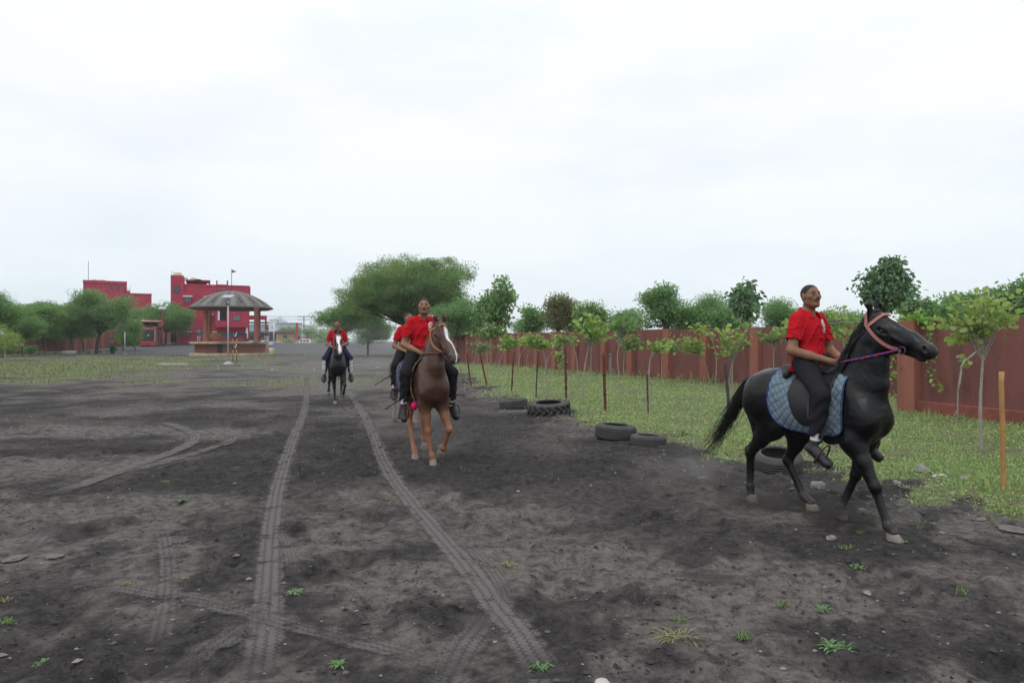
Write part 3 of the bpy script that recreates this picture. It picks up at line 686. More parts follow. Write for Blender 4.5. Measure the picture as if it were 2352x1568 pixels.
        if fine:
            mb = MB(); 
            for k in range(4):
                c = he+ax*(.075+.028*k)+upv*.2; sdv = np.cross(ax, upv)
                a = f.hit(c-sdv*.026, -upv, .003); b = f.hit(c+sdv*.026+ax*.012, -upv, .003); m_ = f.hit(c+ax*.006, -upv, .005); mb.tube([a, m_, b], .0035, 5)
            mb.build('lace', mat('lace_grey', (.16, .16, .16), .8), so_)
    R = Horse(); R.A = A; R.root = root; R.foot = foot; R.hands = {s: A[s][2] for s in (-1, 1)}; return R
# ================================================================ TACK
def shell(name, F, xs, phis, off, outline, m, parent, quilt=0., n=(110, 140), thick=.014):
    """blanket over the barrel: outline(x)-> lowest z; hugs the body field F at distance off"""
    nx, ns = n; X = np.linspace(xs[0], xs[1], nx); V = []; UVs = []
    for x in X:
        zb = outline(x); cz, hh, hw = torso_at(x)
        pts = []
        for t in np.linspace(-1, 1, ns*4):
            th = t*phis; y = hw*sin(th); z = cz+hh*cos(th); pts.append((x, y, z, sin(th), cos(th)))
        pts = np.array(pts); dirs = np.stack([np.zeros(len(pts)), pts[:, 3], np.maximum(pts[:, 4], -.15)], 1); dirs /= np.linalg.norm(dirs, axis=1)[:, None]
        p = F.push(np.stack([np.full(len(pts), x), pts[:, 1]*.9, cz+(pts[:, 2]-cz)*.9], 1), dirs, off)
        keep = p[:, 2] >= zb; 
        i0 = np.argmax(keep); i1 = len(keep)-1-np.argmax(keep[::-1]); pk = p[i0:i1+1]
        d = np.r_[0, np.cumsum(np.linalg.norm(np.diff(pk, axis=0), axis=1))]; tt = np.linspace(0, d[-1], ns)
        q = np.stack([np.interp(tt, d, pk[:, i]) for i in range(3)], 1)
        q[0, 2] = q[-1, 2] = zb; V.append(q); UVs.append(tt-d[-1]/2)
    V = np.array(V)
    # smooth along x so the cloth spans hollows
    for _ in range(3): V[1:-1, :, 1:] = V[1:-1, :, 1:]*.5+.25*(V[:-2, :, 1:]+V[2:, :, 1:])
    U = np.array(UVs); Nn = np.cross(np.gradient(V, axis=0), np.gradient(V, axis=1)); Nn /= np.linalg.norm(Nn, axis=2)[..., None]+1e-9
    if Nn[nx//2, ns//2, 2] < 0: Nn = -Nn
    col = np.ones((nx, ns))
    if quilt:
        a = X[:, None]/.078+.05*np.sin(U*21)+.03*np.sin(X[:, None]*37); b = U/.084+.06*np.sin(X[:, None]*17+U*9); q1 = np.abs(np.sin(pi*(a+b))); q2 = np.abs(np.sin(pi*(a-b))); qq = np.minimum(q1, q2)
        V = V+Nn*(quilt*np.minimum(qq*1.6, 1)**.7)[..., None]; col = .22+.78*sm(.05, .28, qq)
    Vi = V-Nn*thick
    vs = np.concatenate([V.reshape(-1, 3), Vi.reshape(-1, 3)]); N0 = nx*ns; fs = []
    idx = np.arange(N0).reshape(nx, ns); a = np.stack([idx[:-1, :-1], idx[1:, :-1], idx[1:, 1:], idx[:-1, 1:]], -1).reshape(-1, 4); fs = [a, a[:, ::-1]+N0]
    def rim(l): l = np.array(l); fs.append(np.stack([l[:-1], l[1:], l[1:]+N0, l[:-1]+N0], 1))
    rim(idx[0]); rim(idx[-1][::-1]); rim(idx[:, 0][::-1]); rim(idx[:, -1])
    me = npmesh(name, vs, np.concatenate(fs), True, m)
    cc = np.concatenate([col.ravel()]*2); setcol(me, 'Quilt', np.stack([cc]*3, 1))
    o = link(name, me, parent)
    edge = [V[0, j] for j in range(ns)]+[V[i, -1] for i in range(nx)]+[V[-1, j] for j in range(ns-1, -1, -1)]+[V[i, 0] for i in range(nx-1, -1, -1)]
    return o, edge, V
def quilt_mat(name, c1, c2, seam):
    m = mat(name, c1, .9, var=.8, vscale=9, col2=c2, bump=.3, bscale=220, sheen=.2, wear=.25, wcol=(.22, .24, .24), wscale=14); t = m.node_tree
    if 'q' in m: return m
    m['q'] = 1; b = t.nodes['Principled BSDF']; l = b.inputs['Base Color'].links[0].from_socket
    a = t.nodes.new('ShaderNodeVertexColor'); a.layer_name = 'Quilt'; mm = t.nodes.new('ShaderNodeMixRGB'); t.links.new(a.outputs[0], mm.inputs[0])
    mm.inputs[1].default_value = (*seam, 1); t.links.new(l, mm.inputs[2]); t.links.new(mm.outputs[0], b.inputs['Base Color']); return m
def tack(H, Rd, kind, labels, loc, rz, scale=1., pad=None, bridle=(.42, .16, .14), rein=((.35, .03, .05), (.05, .06, .35)), fine=True, girth=True, group=None):
    F = H.F; F0 = H.F0; off0 = .014
    def root(n, lab, cat, grp): 
        r = thing(n, lab, cat, loc, rz, grp); r.scale = (scale,)*3; return r
    blk = mat('saddle_leather', (.012, .011, .012), .45, var=.5, vscale=6, col2=(.032, .034, .040), bump=.15, bscale=60, spec=.28)
    # ---- pad
    if pad:
        r = root('saddle_pad', labels['pad'], 'saddle pad', None)
        (x0, x1), zb = pad['ext'], pad['zb']
        def outl(x):
            t = (x-x0)/(x1-x0); c0 = max(0, 1-t/.30); c1 = max(0, 1-(1-t)/.13)
            return zb+.21*(1-math.sqrt(max(0, 1-c0*c0)))*1.3+.07*(1-math.sqrt(max(0, 1-c1*c1)))
        o, edge, V = shell('pad_cloth', F0, (x0, x1), 2.6, off0, outl, quilt_mat(pad['name'], *pad['cols']), r, quilt=.010)
        mb = MB(); mb.tube(edge[::2]+[edge[0]], .0065, 6, False); mb.build('binding', mat(pad['name']+'_binding', pad['bind'], .8, bump=.2, bscale=200), r)
    # ---- saddle
    r = root('saddle', labels['saddle'], 'saddle', group and 'saddles under the riders')
    o2 = .034 if pad else .016
    def flap(x):
        t = (x+.10)/.40; return .90+.22*max(0, abs(t-.55)*2-.35)**2*1.6
    o, e, V = shell('saddle_flap', F0, (-.13, .31), 2.2, o2, flap, blk, r, n=(28, 50), thick=.012)
    S = Field((-.40, -.26, 1.25), (.36, .26, 1.56), .012 if fine else .018)
    S.seg((-.27, 0, 1.405), (.20, 0, 1.40), .055, .05, .04, ((0, 1, 0), 2.4)); S.seg((-.29, -.10, 1.42), (-.29, .10, 1.42), .034, .034, .03); S.seg((-.29, -.10, 1.42), (-.22, -.17, 1.36), .034, .04, .03); S.seg((-.29, .10, 1.42), (-.22, .17, 1.36), .034, .04, .03)
    S.seg((.21, -.05, 1.44), (.21, .05, 1.44), .03, .03, .04)
    Vv, Q = S.surface(2); link('seat', npmesh('seat', Vv, Q, True, blk), r)
    for s in (-1, 1):
        an, he, to = [np.array(v) for v in Rd.foot[s]]; bt = he*.42+to*.58
        top = F0.hit((.13, .6*s, 1.18), (0, -s, 0), .055); mb = MB(); arch = Vector(bt)+Vector((0, 0, .13))
        mb.tube([top, Vector((.16, .345*s, 1.0)), Vector((arch.x-.01, arch.y-.03*s, arch.z+.10)), arch], .014, 6, flat=((0, 1, 0), .3)); o = mb.build('stirrup_leather', blk, r)
        mb = MB(); pts = []; ax = to-he; ax /= np.linalg.norm(ax); sdv = np.array((0, 1., 0)); upv = np.cross(ax, sdv); upv = upv if upv[2] > 0 else -upv
        for k in range(15):
            a = pi*k/14; pts.append(Vector(bt+sdv*.066*cos(a)+upv*(-.05+.185*sin(a)**.8)))
        mb.tube(pts, .0085, 7); mb.tube([pts[0], pts[-1]], .012, 6); mb.build('stirrup', mat('stirrup_iron', (.09, .055, .04), .55, metal=.6, bump=.2, bscale=80), o)
    if girth:
        mb = MB(); pts = []
        for k in range(17):
            a = pi*.35+(2*pi-pi*.7)*k/16; cz, hh, hw = torso_at(.17); p = np.array((.17, hw*sin(a)*.9, cz+hh*cos(a)*.9)); d = np.array((0, sin(a), cos(a))); pts.append(Vector(F0.push(p[None], d[None], .010)[0]))
        mb.tube(pts, .035, 8, flat=((0, 0, 1), 1)) if False else mb.tube(pts, [.011]*17, 6)
        mb.build('girth', blk, r)
    # ---- bridle
    r = root('bridle', labels['bridle'], 'bridle', None); T = H.T; lat = H.R[:, 1]
    mbr = mat('bridle_%.2f_%.2f' % bridle[:2], bridle, .75, var=.5, vscale=25, col2=tuple(c*.6 for c in bridle), bump=.2, bscale=150)
    def on(x, z, s, off=.006): return F.hit(T(x, .26*s, z), -lat*s, off)
    def top(x, y, off=.006): return F.hit(T(x, y, .22), -H.R[:, 2], off)
    def strap(nm, pts, w, par=r, m=mbr):
        mb = MB(); P_ = spline(pts, len(pts)*3); o = len(mb.v); vs = []; fs = []
        for i, p in enumerate(P_):
            t = (P_[min(i+1, len(P_)-1)]-P_[max(i-1, 0)]).normalized(); g_ = Vector([float(F.sample(np.array(p)+np.eye(3)[k]*.01)-F.sample(np.array(p)-np.eye(3)[k]*.01)) for k in range(3)])
            nrm = g_.normalized() if g_.length > 1e-6 else Vector(lat); b = t.cross(nrm).normalized()
            vs += [p+b*w, p-b*w, p-b*w+nrm*.006, p+b*w+nrm*.006]
        for i in range(len(P_)-1):
            for k in range(4): fs.append((4*i+k, 4*i+(k+1) % 4, 4*i+4+(k+1) % 4, 4*i+4+k))
        mb.add(vs, fs); return mb.build(nm, m, par)
    strap('browband', [on(.045, -.085, -1), on(.06, -.045, -1), top(.085, -.05), top(.098, 0), top(.085, .05), on(.06, -.045, 1), on(.045, -.085, 1)], .014)
    strap('crownpiece', [on(.03, -.085, -1), on(.0, -.04, -1), on(-.03, .0, -1), Vector(T(-.05, -.03, .012)), Vector(T(-.05, .03, .012)), on(-.03, .0, 1), on(.0, -.04, 1), on(.03, -.085, 1)], .014)
    for s in (-1, 1):
        strap('cheekpiece', [on(.03, -.078, s), on(.10, -.105, s), on(.19, -.13, s), on(.29, -.14, s), on(.38, -.125, s)], .014)
        strap('noseband', [on(.30, -.145, s), on(.36, -.135, s), on(.405, -.12, s)], .011)
    for s in (-1, 1):
        c = on(.415, -.115, s, .012); mb = MB(); pts = [c+Vector(H.R @ np.array((.032*cos(a), 0, .032*sin(a)))) for a in np.linspace(0, 2*pi, 15)]; mb.tube(pts, .0055, 6, False); br = mb.build('bit_ring', mat('bit_steel', (.10, .10, .11), .35, metal=.9), r)
        hand = Vector(Rd.hands[s])+Vector((-.01, 0, .0)); c2 = c+Vector(H.R @ np.array((-.03, 0, -.012)))
        side = F.hit((.42, .5*s, 1.60), (0, -s, 0), .02); midp = Vector(c2)*.5+Vector(hand)*.5; 
        q = F.hit((midp.x, .5*s+midp.y, midp.z-.02), (0, -s, 0), .018); q = Vector((midp.x, q.y if abs(q.y) > abs(midp.y) else midp.y, midp.z-.015))
        pts = spline([c2, c2*.7+Vector((q.x, c2.y*.4+q.y*.6, q.z))*.3, q, Vector((q.x*.45+hand.x*.55, q.y*.75+hand.y*.25, q.z*.45+hand.z*.55)), hand], 26)
        for _ in range(12):                                                     # keep the rein outside the neck
            for i, p in enumerate(pts[:-1]):
                d = float(F.sample(np.array(p)))
                if d < .014:
                    g_ = Vector([float(F.sample(np.array(p)+np.eye(3)[k]*.012)-F.sample(np.array(p)-np.eye(3)[k]*.012)) for k in range(3)]); g_ = g_.normalized() if g_.length > 1e-6 else Vector((0, s, 0))
                    pts[i] = p+(g_+Vector((0, .6*s, 0))).normalized()*min(.03, .016-d)
            pts = [pts[0]]+[pts[i]*.6+(pts[i-1]+pts[i+1])*.2 for i in range(1, len(pts)-1)]+[pts[-1]]
        for ph in (0, 1):
            mb = MB(); pp = []
            for i, p in enumerate(pts):
                a = i*1.9+ph*pi; pp.append(p+Vector((0, .006*cos(a), .006*sin(a))) if fine else p+Vector((0, 0, .006*(1-2*ph))))
            mb.tube(pp, .0068, 6); mb.build('rein', mat('rein_%.2f_%.2f_%.2f' % tuple(rein[ph]), rein[ph], .8, bump=.3, bscale=200), r)
    return r
# ================================================================ GROUND
def edge_x(y):   # where the grass verge begins (right side)
    return np.interp(y, [2, 5.5, 6.44, 7.4, 8.77, 9.9, 11.64, 14.5, 17.9, 23.4, 38.6, 78, 140], [6.2, 5.3, 4.75, 4.1, 3.85, 3.05, 2.55, 1.55, .25, -1.1, -3.3, -12, -26])
def edge_d(x, y):   # ragged distance into the verge
    return x-edge_x(y)+2.6*(fbm(x+31, y-12, 1.7, 4, .6)-.5)+1.5*(fbm(x, y, .55, 4)-.5)
TRK = dict(
 a=([(704, 868), (704, 920), (692, 960), (673, 1010), (652, 1070), (637, 1130), (626, 1200), (619, 1280), (615, 1350), (609, 1430), (600, 1500), (588, 1575)], .24, .68),
 b=([(797, 895), (820, 930), (845, 970), (870, 1030), (900, 1090), (935, 1140), (985, 1200), (1040, 1262), (1090, 1322), (1130, 1378), (1170, 1432), (1215, 1492), (1262, 1575)], .26, .72),
 c=([(1010, 1200), (1065, 1250), (1120, 1300), (1155, 1350), (1172, 1400)], .13, .5),
 d=([(120, 1330), (250, 1347), (470, 1385), (640, 1430), (800, 1470), (960, 1512), (1075, 1545)], .19, .42),
 e=([(1125, 1410), (1095, 1450), (1058, 1500), (1025, 1575)], .24, .7),
 f=([(372, 1205), (385, 1265), (390, 1330), (384, 1400), (372, 1460), (362, 1505)], .17, .45),
 g=([(428, 1212), (412, 1255), (395, 1300)], .13, .5),
 i=([(590, 1415), (530, 1465), (470, 1505), (400, 1560)], .22, .55),
 j=([(375, 968), (420, 985), (446, 998), (446, 1012), (418, 1030), (308, 1070), (205, 1108), (120, 1138)], .26, .68),
 k=([(520, 995), (534, 1006), (512, 1022), (430, 1046), (342, 1070), (280, 1090)], .26, .55),
 l=([(118, 1210), (85, 1235), (45, 1275)], .3, .7),
 m=([(640, 1215), (665, 1270), (672, 1330)], .10, .5),
 n=([(620, 1340), (600, 1400), (612, 1470)], .12, .35))
TRKW = {}
for k, (pp, w, a) in TRK.items(): TRKW[k] = (np.array([[q.x, q.y] for q in spline([G(*p) for p in pp], 60)]), w, a)
def track_mask(x, y):
    out = np.zeros(np.shape(x))
    for p, w, a in TRKW.values():
        m = (x > p[:, 0].min()-.5) & (x < p[:, 0].max()+.5) & (y > p[:, 1].min()-.5) & (y < p[:, 1].max()+.5)
        if not m.any(): continue
        xs, ys = x[m], y[m]; d = np.full(len(xs), 9.)
        for q in p: d = np.minimum(d, (xs-q[0])**2+(ys-q[1])**2)
        out[m] = np.maximum(out[m], sm(w*.5+.10, w*.5, np.sqrt(d)))
    return out
def rise(x, y):  # the yard climbs gently towards the red building
    return 1.12*sm(86, 124, y)*sm(165, 140, y)*sm(-28, -38, x)
def gh(x, y, fine=True):
    x = np.asarray(x, float); y = np.asarray(y, float)
    g = sm(-.1, .6, x-edge_x(y))*(y < 60)
    z = rise(x, y)+.05*(fbm(x+40, y+9, .22, 3)-.5)*sm(60, 30, np.abs(y))+g*.05*sm(60, 20, y)
    if fine:
        near = sm(26, 9, np.hypot(x, y)); n1 = fbm(x, y, 2.1, 3)-.5; n2 = fbm(x+7, y, 6.5, 4)-.5
        clod = np.maximum(fbm(x+3, y+5, 5, 3, .6)-.56, 0)*.20; hoof = -.05*sm(.66, .78, vnoise(x*2.3+5, y*2.3))
        z0 = z; z = z+near*(.022*n1+.020*n2+clod+hoof)*(1-.8*track_mask(x, y))*(1-.5*g)
        for hx, hy in HOOFS:                                                  # soil settles round the hooves
            w = np.exp(-((x-hx)**2+(y-hy)**2)/.05); z = z*(1-w)+.014*w
    return z
def axis(lo, hi, c, d0, gr):
    v = [c]; 
    while v[-1] < hi: v.append(v[-1]+max(d0, gr*(abs(v[-1]-c))))
    u = [c]
    while u[-1] > lo: u.append(u[-1]-max(d0, gr*(abs(u[-1]-c))))
    return np.array(u[:0:-1]+v)
gx = axis(-420, 420, .6, .024, .0125); gy = np.r_[np.array([-40, -15, -5, 0, 1.5]), 2.6*np.exp(np.arange(0, 640)*.0092)]; gy = gy[gy < 900]
X, Y = np.meshgrid(gx, gy, indexing='ij'); Z = gh(X, Y)
idx = np.arange(X.size).reshape(X.shape)
Fq = np.stack([idx[:-1, :-1], idx[1:, :-1], idx[1:, 1:], idx[:-1, 1:]], -1).reshape(-1, 4)
# worldly patches: R = grass, G = pale trodden dust, B = asphalt grit
n_a = fbm(X, Y, .55, 5); n_b = fbm(X+31, Y-12, 1.7, 5, .6); n_c = fbm(X-11, Y+3, .16, 4)
dx = X-edge_x(Y)
right = sm(-.3, .6, edge_d(X, Y))*(.55+.45*sm(.34, .52, fbm(X, Y, .8, 4)*.6+fbm(X+9, Y, 2.6, 3)*.4))
lg = sm(38, 44, Y+14*(n_c-.5))*sm(92, 84, Y)*sm(-10, -30, X+10*(n_c-.5))*sm(.36, .56, n_a)*.8
mid = sm(23, 27, Y)*sm(66, 50, Y)*sm(.50, .62, n_a*.6+n_b*.4)*sm(.42, .56, n_c)*sm(-.5, -4, dx)*.75
far = sm(66, 71, Y)*sm(79, 76, Y)*sm(-12, -17, X)*sm(.35, .5, n_a)*.8
lleft = sm(28, 34, Y+8*(n_a-.5))*sm(62, 46, Y)*sm(-18, -24, X)*.85
grass = np.clip(np.maximum.reduce([right*(Y < 130), lg*.85, mid, far, lleft*.9]), 0, 1)
dust = .06+sm(.36, .58, n_a*.55+n_b*.45)*.75+sm(.44, .62, n_b)*.42+.45*sm(.10, .0, np.abs(Y-4.6)/14)*sm(4.5, 1.5, X)*sm(.3, .55, n_b)+.42*sm(13, 30, Y)*sm(.30, .6, n_a)+.30*sm(-1.2, -.2, dx)*sm(.3, -.2, dx)*sm(.35, .6, n_b)
dust = dust*(1-.75*sm(6.5, 8.0, Y)*sm(24, 16, Y)*sm(.25, .6, 1-n_a)); dust = dust*(1-.7*sm(1.3, .3, np.abs(X-np.interp(Y, [5, 8, 12, 20], [1.8, 1.0, -.6, -2.6]))/1.2)*sm(5.2, 7, Y))            # churned dark strip on the riding line
dust = np.maximum(dust, .75*sm(62, 72, Y))
asph = sm(70, 76, Y)
me = npmesh('ground', np.stack([X, Y, Z], -1).reshape(-1, 3), Fq, True)
setcol(me, 'Mask', np.stack([grass, np.clip(dust, 0, 1), asph], -1).reshape(-1, 3))
m = bpy.data.materials.new('black_soil'); m.use_nodes = True; t = m.node_tree; b = t.nodes['Principled BSDF']; N = t.nodes.new; L = t.links.new
b.inputs['Roughness'].default_value = .95; b.inputs['Specular IOR Level'].default_value = .12
geo = N('ShaderNodeNewGeometry'); at_ = N('ShaderNodeVertexColor'); at_.layer_name = 'Mask'; sp = N('ShaderNodeSeparateColor'); L(at_.outputs[0], sp.inputs[0])
def noise(sc, det=8, ro=.65):
    n = N('ShaderNodeTexNoise'); n.inputs['Scale'].default_value = sc; n.inputs['Detail'].default_value = det; n.inputs['Roughness'].default_value = ro; L(geo.outputs['Position'], n.inputs['Vector']); return n.outputs[0]
def ramp_(src, p0, p1, c0=(0, 0, 0), c1=(1, 1, 1)):
    r = N('ShaderNodeValToRGB'); r.color_ramp.elements[0].position = p0; r.color_ramp.elements[1].position = p1; r.color_ramp.elements[0].color = (*c0, 1); r.color_ramp.elements[1].color = (*c1, 1); L(src, r.inputs[0]); return r.outputs[0]
def mix(f, a, c, mode='MIX'):
    n = N('ShaderNodeMixRGB'); n.blend_type = mode
    for s_, v in ((0, f), (1, a), (2, c)):
        if hasattr(v, 'is_linked') or hasattr(v, 'links'): L(v, n.inputs[s_])
        elif isinstance(v, tuple): n.inputs[s_].default_value = (*v, 1)
        else: n.inputs[s_].default_value = v
    return n.outputs[0]
def mth(op, a, c):
    n = N('ShaderNodeMath'); n.operation = op
    for s_, v in ((0, a), (1, c)):
        if hasattr(v, 'links'): L(v, n.inputs[s_])
        else: n.inputs[s_].default_value = v
    return n.outputs[0]
n1 = noise(1.3); n2 = noise(9, 9, .7); n3 = noise(60, 6, .7)
soil = mix(ramp_(n2, .32, .66), (.018, .0165, .017), (.072, .065, .063)); soil = mix(mth('MULTIPLY', ramp_(noise(22, 9, .78), .50, .57), .6), soil, (.027, .025, .026))
dm = mth('MULTIPLY', sp.outputs[1], ramp_(n2, .28, .60)); dm = mth('MINIMUM', dm, .9)
soil = mix(dm, soil, mix(n3, (.130, .116, .107), (.236, .214, .198)))
soil = mix(mth('MULTIPLY', ramp_(n3, .62, .74), .4), soil, (.12, .112, .110))
soil = mix(mth('MULTIPLY', sp.outputs[2], .7), soil, mix(n1, (.078, .077, .082), (.118, .115, .118)))
gcol = mix(ramp_(n2, .3, .7), (.145, .20, .08), (.23, .26, .12)); gcol = mix(ramp_(n1, .42, .68), gcol, (.25, .24, .125)); gcol = mix(mth('MULTIPLY', ramp_(n3, .42, .58), .65), gcol, (.075, .066, .056))
gm = ramp_(mth('ADD', sp.outputs[0], mth('MULTIPLY', mth('SUBTRACT', n2, .5), .9)), .35, .62)
L(mix(gm, soil, gcol), b.inputs['Base Color'])
bp = N('ShaderNodeBump'); bp.inputs['Strength'].default_value = .8; bp.inputs['Distance'].default_value = .05; L(mth('ADD', mth('ADD', mth('MULTIPLY', noise(38, 8, .7), .7), mth('MULTIPLY', n2, .8)), mth('MULTIPLY', ramp_(noise(13, 6, .6), .47, .53), .35)), bp.inputs['Height']); L(bp.outputs[0], b.inputs['Normal'])
me.materials.append(m); MATS['black_soil'] = m
tag(link('ground', me), kind='structure')
# ---- tyre tracks pressed into the dirt
def track_mat(nm, strength):
    m = bpy.data.materials.new(nm); m.use_nodes = True; t = m.node_tree; N = t.nodes.new; L = t.links.new; b = t.nodes['Principled BSDF']; b.inputs['Roughness'].default_value = .95; b.inputs['Specular IOR Level'].default_value = .12
    uv = N('ShaderNodeUVMap'); uv.uv_map = 'UVMap'; s = N('ShaderNodeSeparateXYZ'); L(uv.outputs[0], s.inputs[0]); g = N('ShaderNodeNewGeometry')
    def mt(op, *a):
        n = N('ShaderNodeMath'); n.operation = op
        for i, v in enumerate(a):
            if hasattr(v, 'links'): L(v, n.inputs[i])
            else: n.inputs[i].default_value = v
        return n.outputs[0]
    zig = mt('MULTIPLY', mt('PINGPONG', mt('MULTIPLY', s.outputs[1], 22.), .5), .16)
    rib = mt('SINE', mt('MULTIPLY', mt('ADD', s.outputs[0], zig), 2*pi*4.5), 0)
    sip = mt('SINE', mt('MULTIPLY', mt('ADD', s.outputs[1], mt('MULTIPLY', s.outputs[0], .04)), 2*pi*26), 0)
    nz = N('ShaderNodeTexNoise'); nz.inputs['Scale'].default_value = 6; nz.inputs['Detail'].default_value = 9; nz.inputs['Roughness'].default_value = .65; L(g.outputs['Position'], nz.inputs['Vector'])
    nf = N('ShaderNodeTexNoise'); nf.inputs['Scale'].default_value = 55; nf.inputs['Detail'].default_value = 5; L(g.outputs['Position'], nf.inputs['Vector'])
    groove = mt('MULTIPLY', mt('SMOOTH_MIN', mt('MULTIPLY', mt('ADD', rib, .55), 1.0), mt('ADD', sip, 1.3), .2), 1.)
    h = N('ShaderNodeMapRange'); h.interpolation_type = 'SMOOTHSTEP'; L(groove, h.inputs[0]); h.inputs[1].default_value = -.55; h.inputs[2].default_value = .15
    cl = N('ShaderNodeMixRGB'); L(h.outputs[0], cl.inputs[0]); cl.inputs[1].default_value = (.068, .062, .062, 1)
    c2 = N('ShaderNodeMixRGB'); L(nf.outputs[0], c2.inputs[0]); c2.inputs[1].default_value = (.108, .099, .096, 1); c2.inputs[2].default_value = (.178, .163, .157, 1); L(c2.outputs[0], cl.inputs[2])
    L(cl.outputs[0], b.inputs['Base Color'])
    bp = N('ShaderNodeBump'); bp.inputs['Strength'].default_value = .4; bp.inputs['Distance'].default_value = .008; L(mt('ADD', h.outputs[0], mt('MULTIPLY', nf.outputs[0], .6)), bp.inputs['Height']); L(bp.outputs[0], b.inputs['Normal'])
    e = mt('MULTIPLY', mt('MULTIPLY', s.outputs[0], mt('SUBTRACT', 1, s.outputs[0])), 4)
    ed = N('ShaderNodeMapRange'); ed.interpolation_type = 'SMOOTHSTEP'; L(mt('ADD', e, mt('MULTIPLY', mt('SUBTRACT', nz.outputs[0], .5), 2.4)), ed.inputs[0]); ed.inputs[1].default_value = .15; ed.inputs[2].default_value = .85
    br = N('ShaderNodeMapRange'); br.interpolation_type = 'SMOOTHSTEP'; L(nz.outputs[0], br.inputs[0]); br.inputs[1].default_value = .52-.40*strength; br.inputs[2].default_value = .76-.40*strength
    fa = N('ShaderNodeVertexColor'); fa.layer_name = 'Fade'
    al = mt('MULTIPLY', mt('MULTIPLY', mt('MULTIPLY', ed.outputs[0], br.outputs[0]), fa.outputs[0]), min(1, .45+.55*strength))
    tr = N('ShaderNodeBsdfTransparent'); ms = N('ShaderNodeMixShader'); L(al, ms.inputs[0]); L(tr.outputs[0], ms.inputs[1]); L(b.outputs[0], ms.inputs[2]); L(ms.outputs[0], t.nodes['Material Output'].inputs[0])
    return m
TM = {}
for j, (k, (p, w, a)) in enumerate(TRKW.items()):
    n = max(30, int(np.linalg.norm(np.diff(p, axis=0), axis=1).sum()/.06)); pts = np.array([[q.x, q.y] for q in spline([Vector((*q, 0)) for q in p[::4]]+[Vector((*p[-1], 0))], n)])
    tg = np.gradient(pts, axis=0); tg /= np.linalg.norm(tg, axis=1)[:, None]; nn = np.stack([-tg[:, 1], tg[:, 0]], 1); cols = 7; w2 = w+.02
    V = []; U = []; Fd = []; d = np.r_[0, np.cumsum(np.linalg.norm(np.diff(pts, axis=0), axis=1))]
    for i in range(n):
        for c in range(cols):
            u = c/(cols-1); q = pts[i]+nn[i]*(u-.5)*w2; V.append((q[0], q[1])); U.append((u, d[i])); Fd.append(min(1, min(d[i], d[-1]-d[i])/.5+(.6 if q[1] < 3.4 else 0)))
    V = np.array(V); z = gh(V[:, 0], V[:, 1])+.006+.0012*j; V = np.c_[V, z]
    ii = np.arange(n*cols).reshape(n, cols); Fq = np.stack([ii[:-1, :-1], ii[1:, :-1], ii[1:, 1:], ii[:-1, 1:]], -1).reshape(-1, 4)
    me = npmesh('tyre_track', V, Fq, True); uvl = me.uv_layers.new(name='UVMap'); U = np.array(U, np.float32); uvl.data.foreach_set('uv', U[Fq.ravel()].ravel()); setcol(me, 'Fade', np.stack([Fd]*3, 1))
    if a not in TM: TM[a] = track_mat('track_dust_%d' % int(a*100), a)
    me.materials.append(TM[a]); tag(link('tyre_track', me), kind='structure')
# ---- asphalt apron behind the bandstand
xs = np.linspace(-60, 6, 90); ys = np.linspace(73, 182, 90); X, Y = np.meshgrid(xs, ys, indexing='ij'); front = 74+2.2*np.sin(X*.13)+1.2*np.sin(X*.41)
lo = np.maximum(front, np.where(X < -46, 75+2.3*(-46-X), 0)); Yw = lo+(Y-73)*(182-lo)/(182-73); Zr = gh(X, Yw)+.03
ii = np.arange(X.size).reshape(X.shape); Fq = np.stack([ii[:-1, :-1], ii[1:, :-1], ii[1:, 1:], ii[:-1, 1:]], -1).reshape(-1, 4)
o = link('road', npmesh('road', np.stack([X, Yw, Zr], -1).reshape(-1, 3), Fq, True, mat('asphalt_dusty', (.078, .078, .085), .95, var=.6, vscale=.5, col2=(.115, .113, .116), bump=.3, bscale=30, spec=.1))); tag(o, kind='structure')
# ================================================================ loose ground litter
def stone_mesh(r, seed, n=1, flat=.6, name='rock'):
    rg = random.Random(seed); bm = bmesh.new(); bmesh.ops.create_icosphere(bm, subdivisions=n, radius=1)
    for v in bm.verts:
        k = 1+rg.uniform(-.28, .22); v.co = Vector((v.co.x*k*r*rg.uniform(.9, 1.1), v.co.y*k*r*rg.uniform(.8, 1.0)*.8, v.co.z*k*r*flat))
    me = bpy.data.meshes.new(name); bm.to_mesh(me); bm.free(); return me
rg = np.random.default_rng(12)
def scatter_stones(name, xy, size, m, kind='stuff', seed=1):
    n = len(xy); ico = np.array([(0, 0, 1), (.9, 0, .2), (.28, .85, .1), (-.73, .53, .2), (-.73, -.53, .1), (.28, -.85, .2), (0, 0, -.5)]); tri = [(0, i, i % 5+1) for i in range(1, 6)]+[(6, i % 5+1, i) for i in range(1, 6)]
    r = np.random.default_rng(seed); V = ico[None]*(1+r.uniform(-.35, .35, (n, 7, 1)))*size[:, None, None]*np.array((1, .8, .55)); a = r.uniform(0, 6.28, n); c, s = np.cos(a)[:, None], np.sin(a)[:, None]
    x = V[..., 0]*c-V[..., 1]*s+xy[:, 0:1]; y = V[..., 0]*s+V[..., 1]*c+xy[:, 1:2]; z = V[..., 2]+gh(xy[:, 0], xy[:, 1])[:, None]+size[:, None]*.12
    V = np.stack([x, y, z], -1).reshape(-1, 3); Fq = (np.array(tri)[None]+np.arange(n)[:, None, None]*7).reshape(-1, 3)
    return tag(link(name, npmesh(name, V, Fq, False, m)), kind=kind)
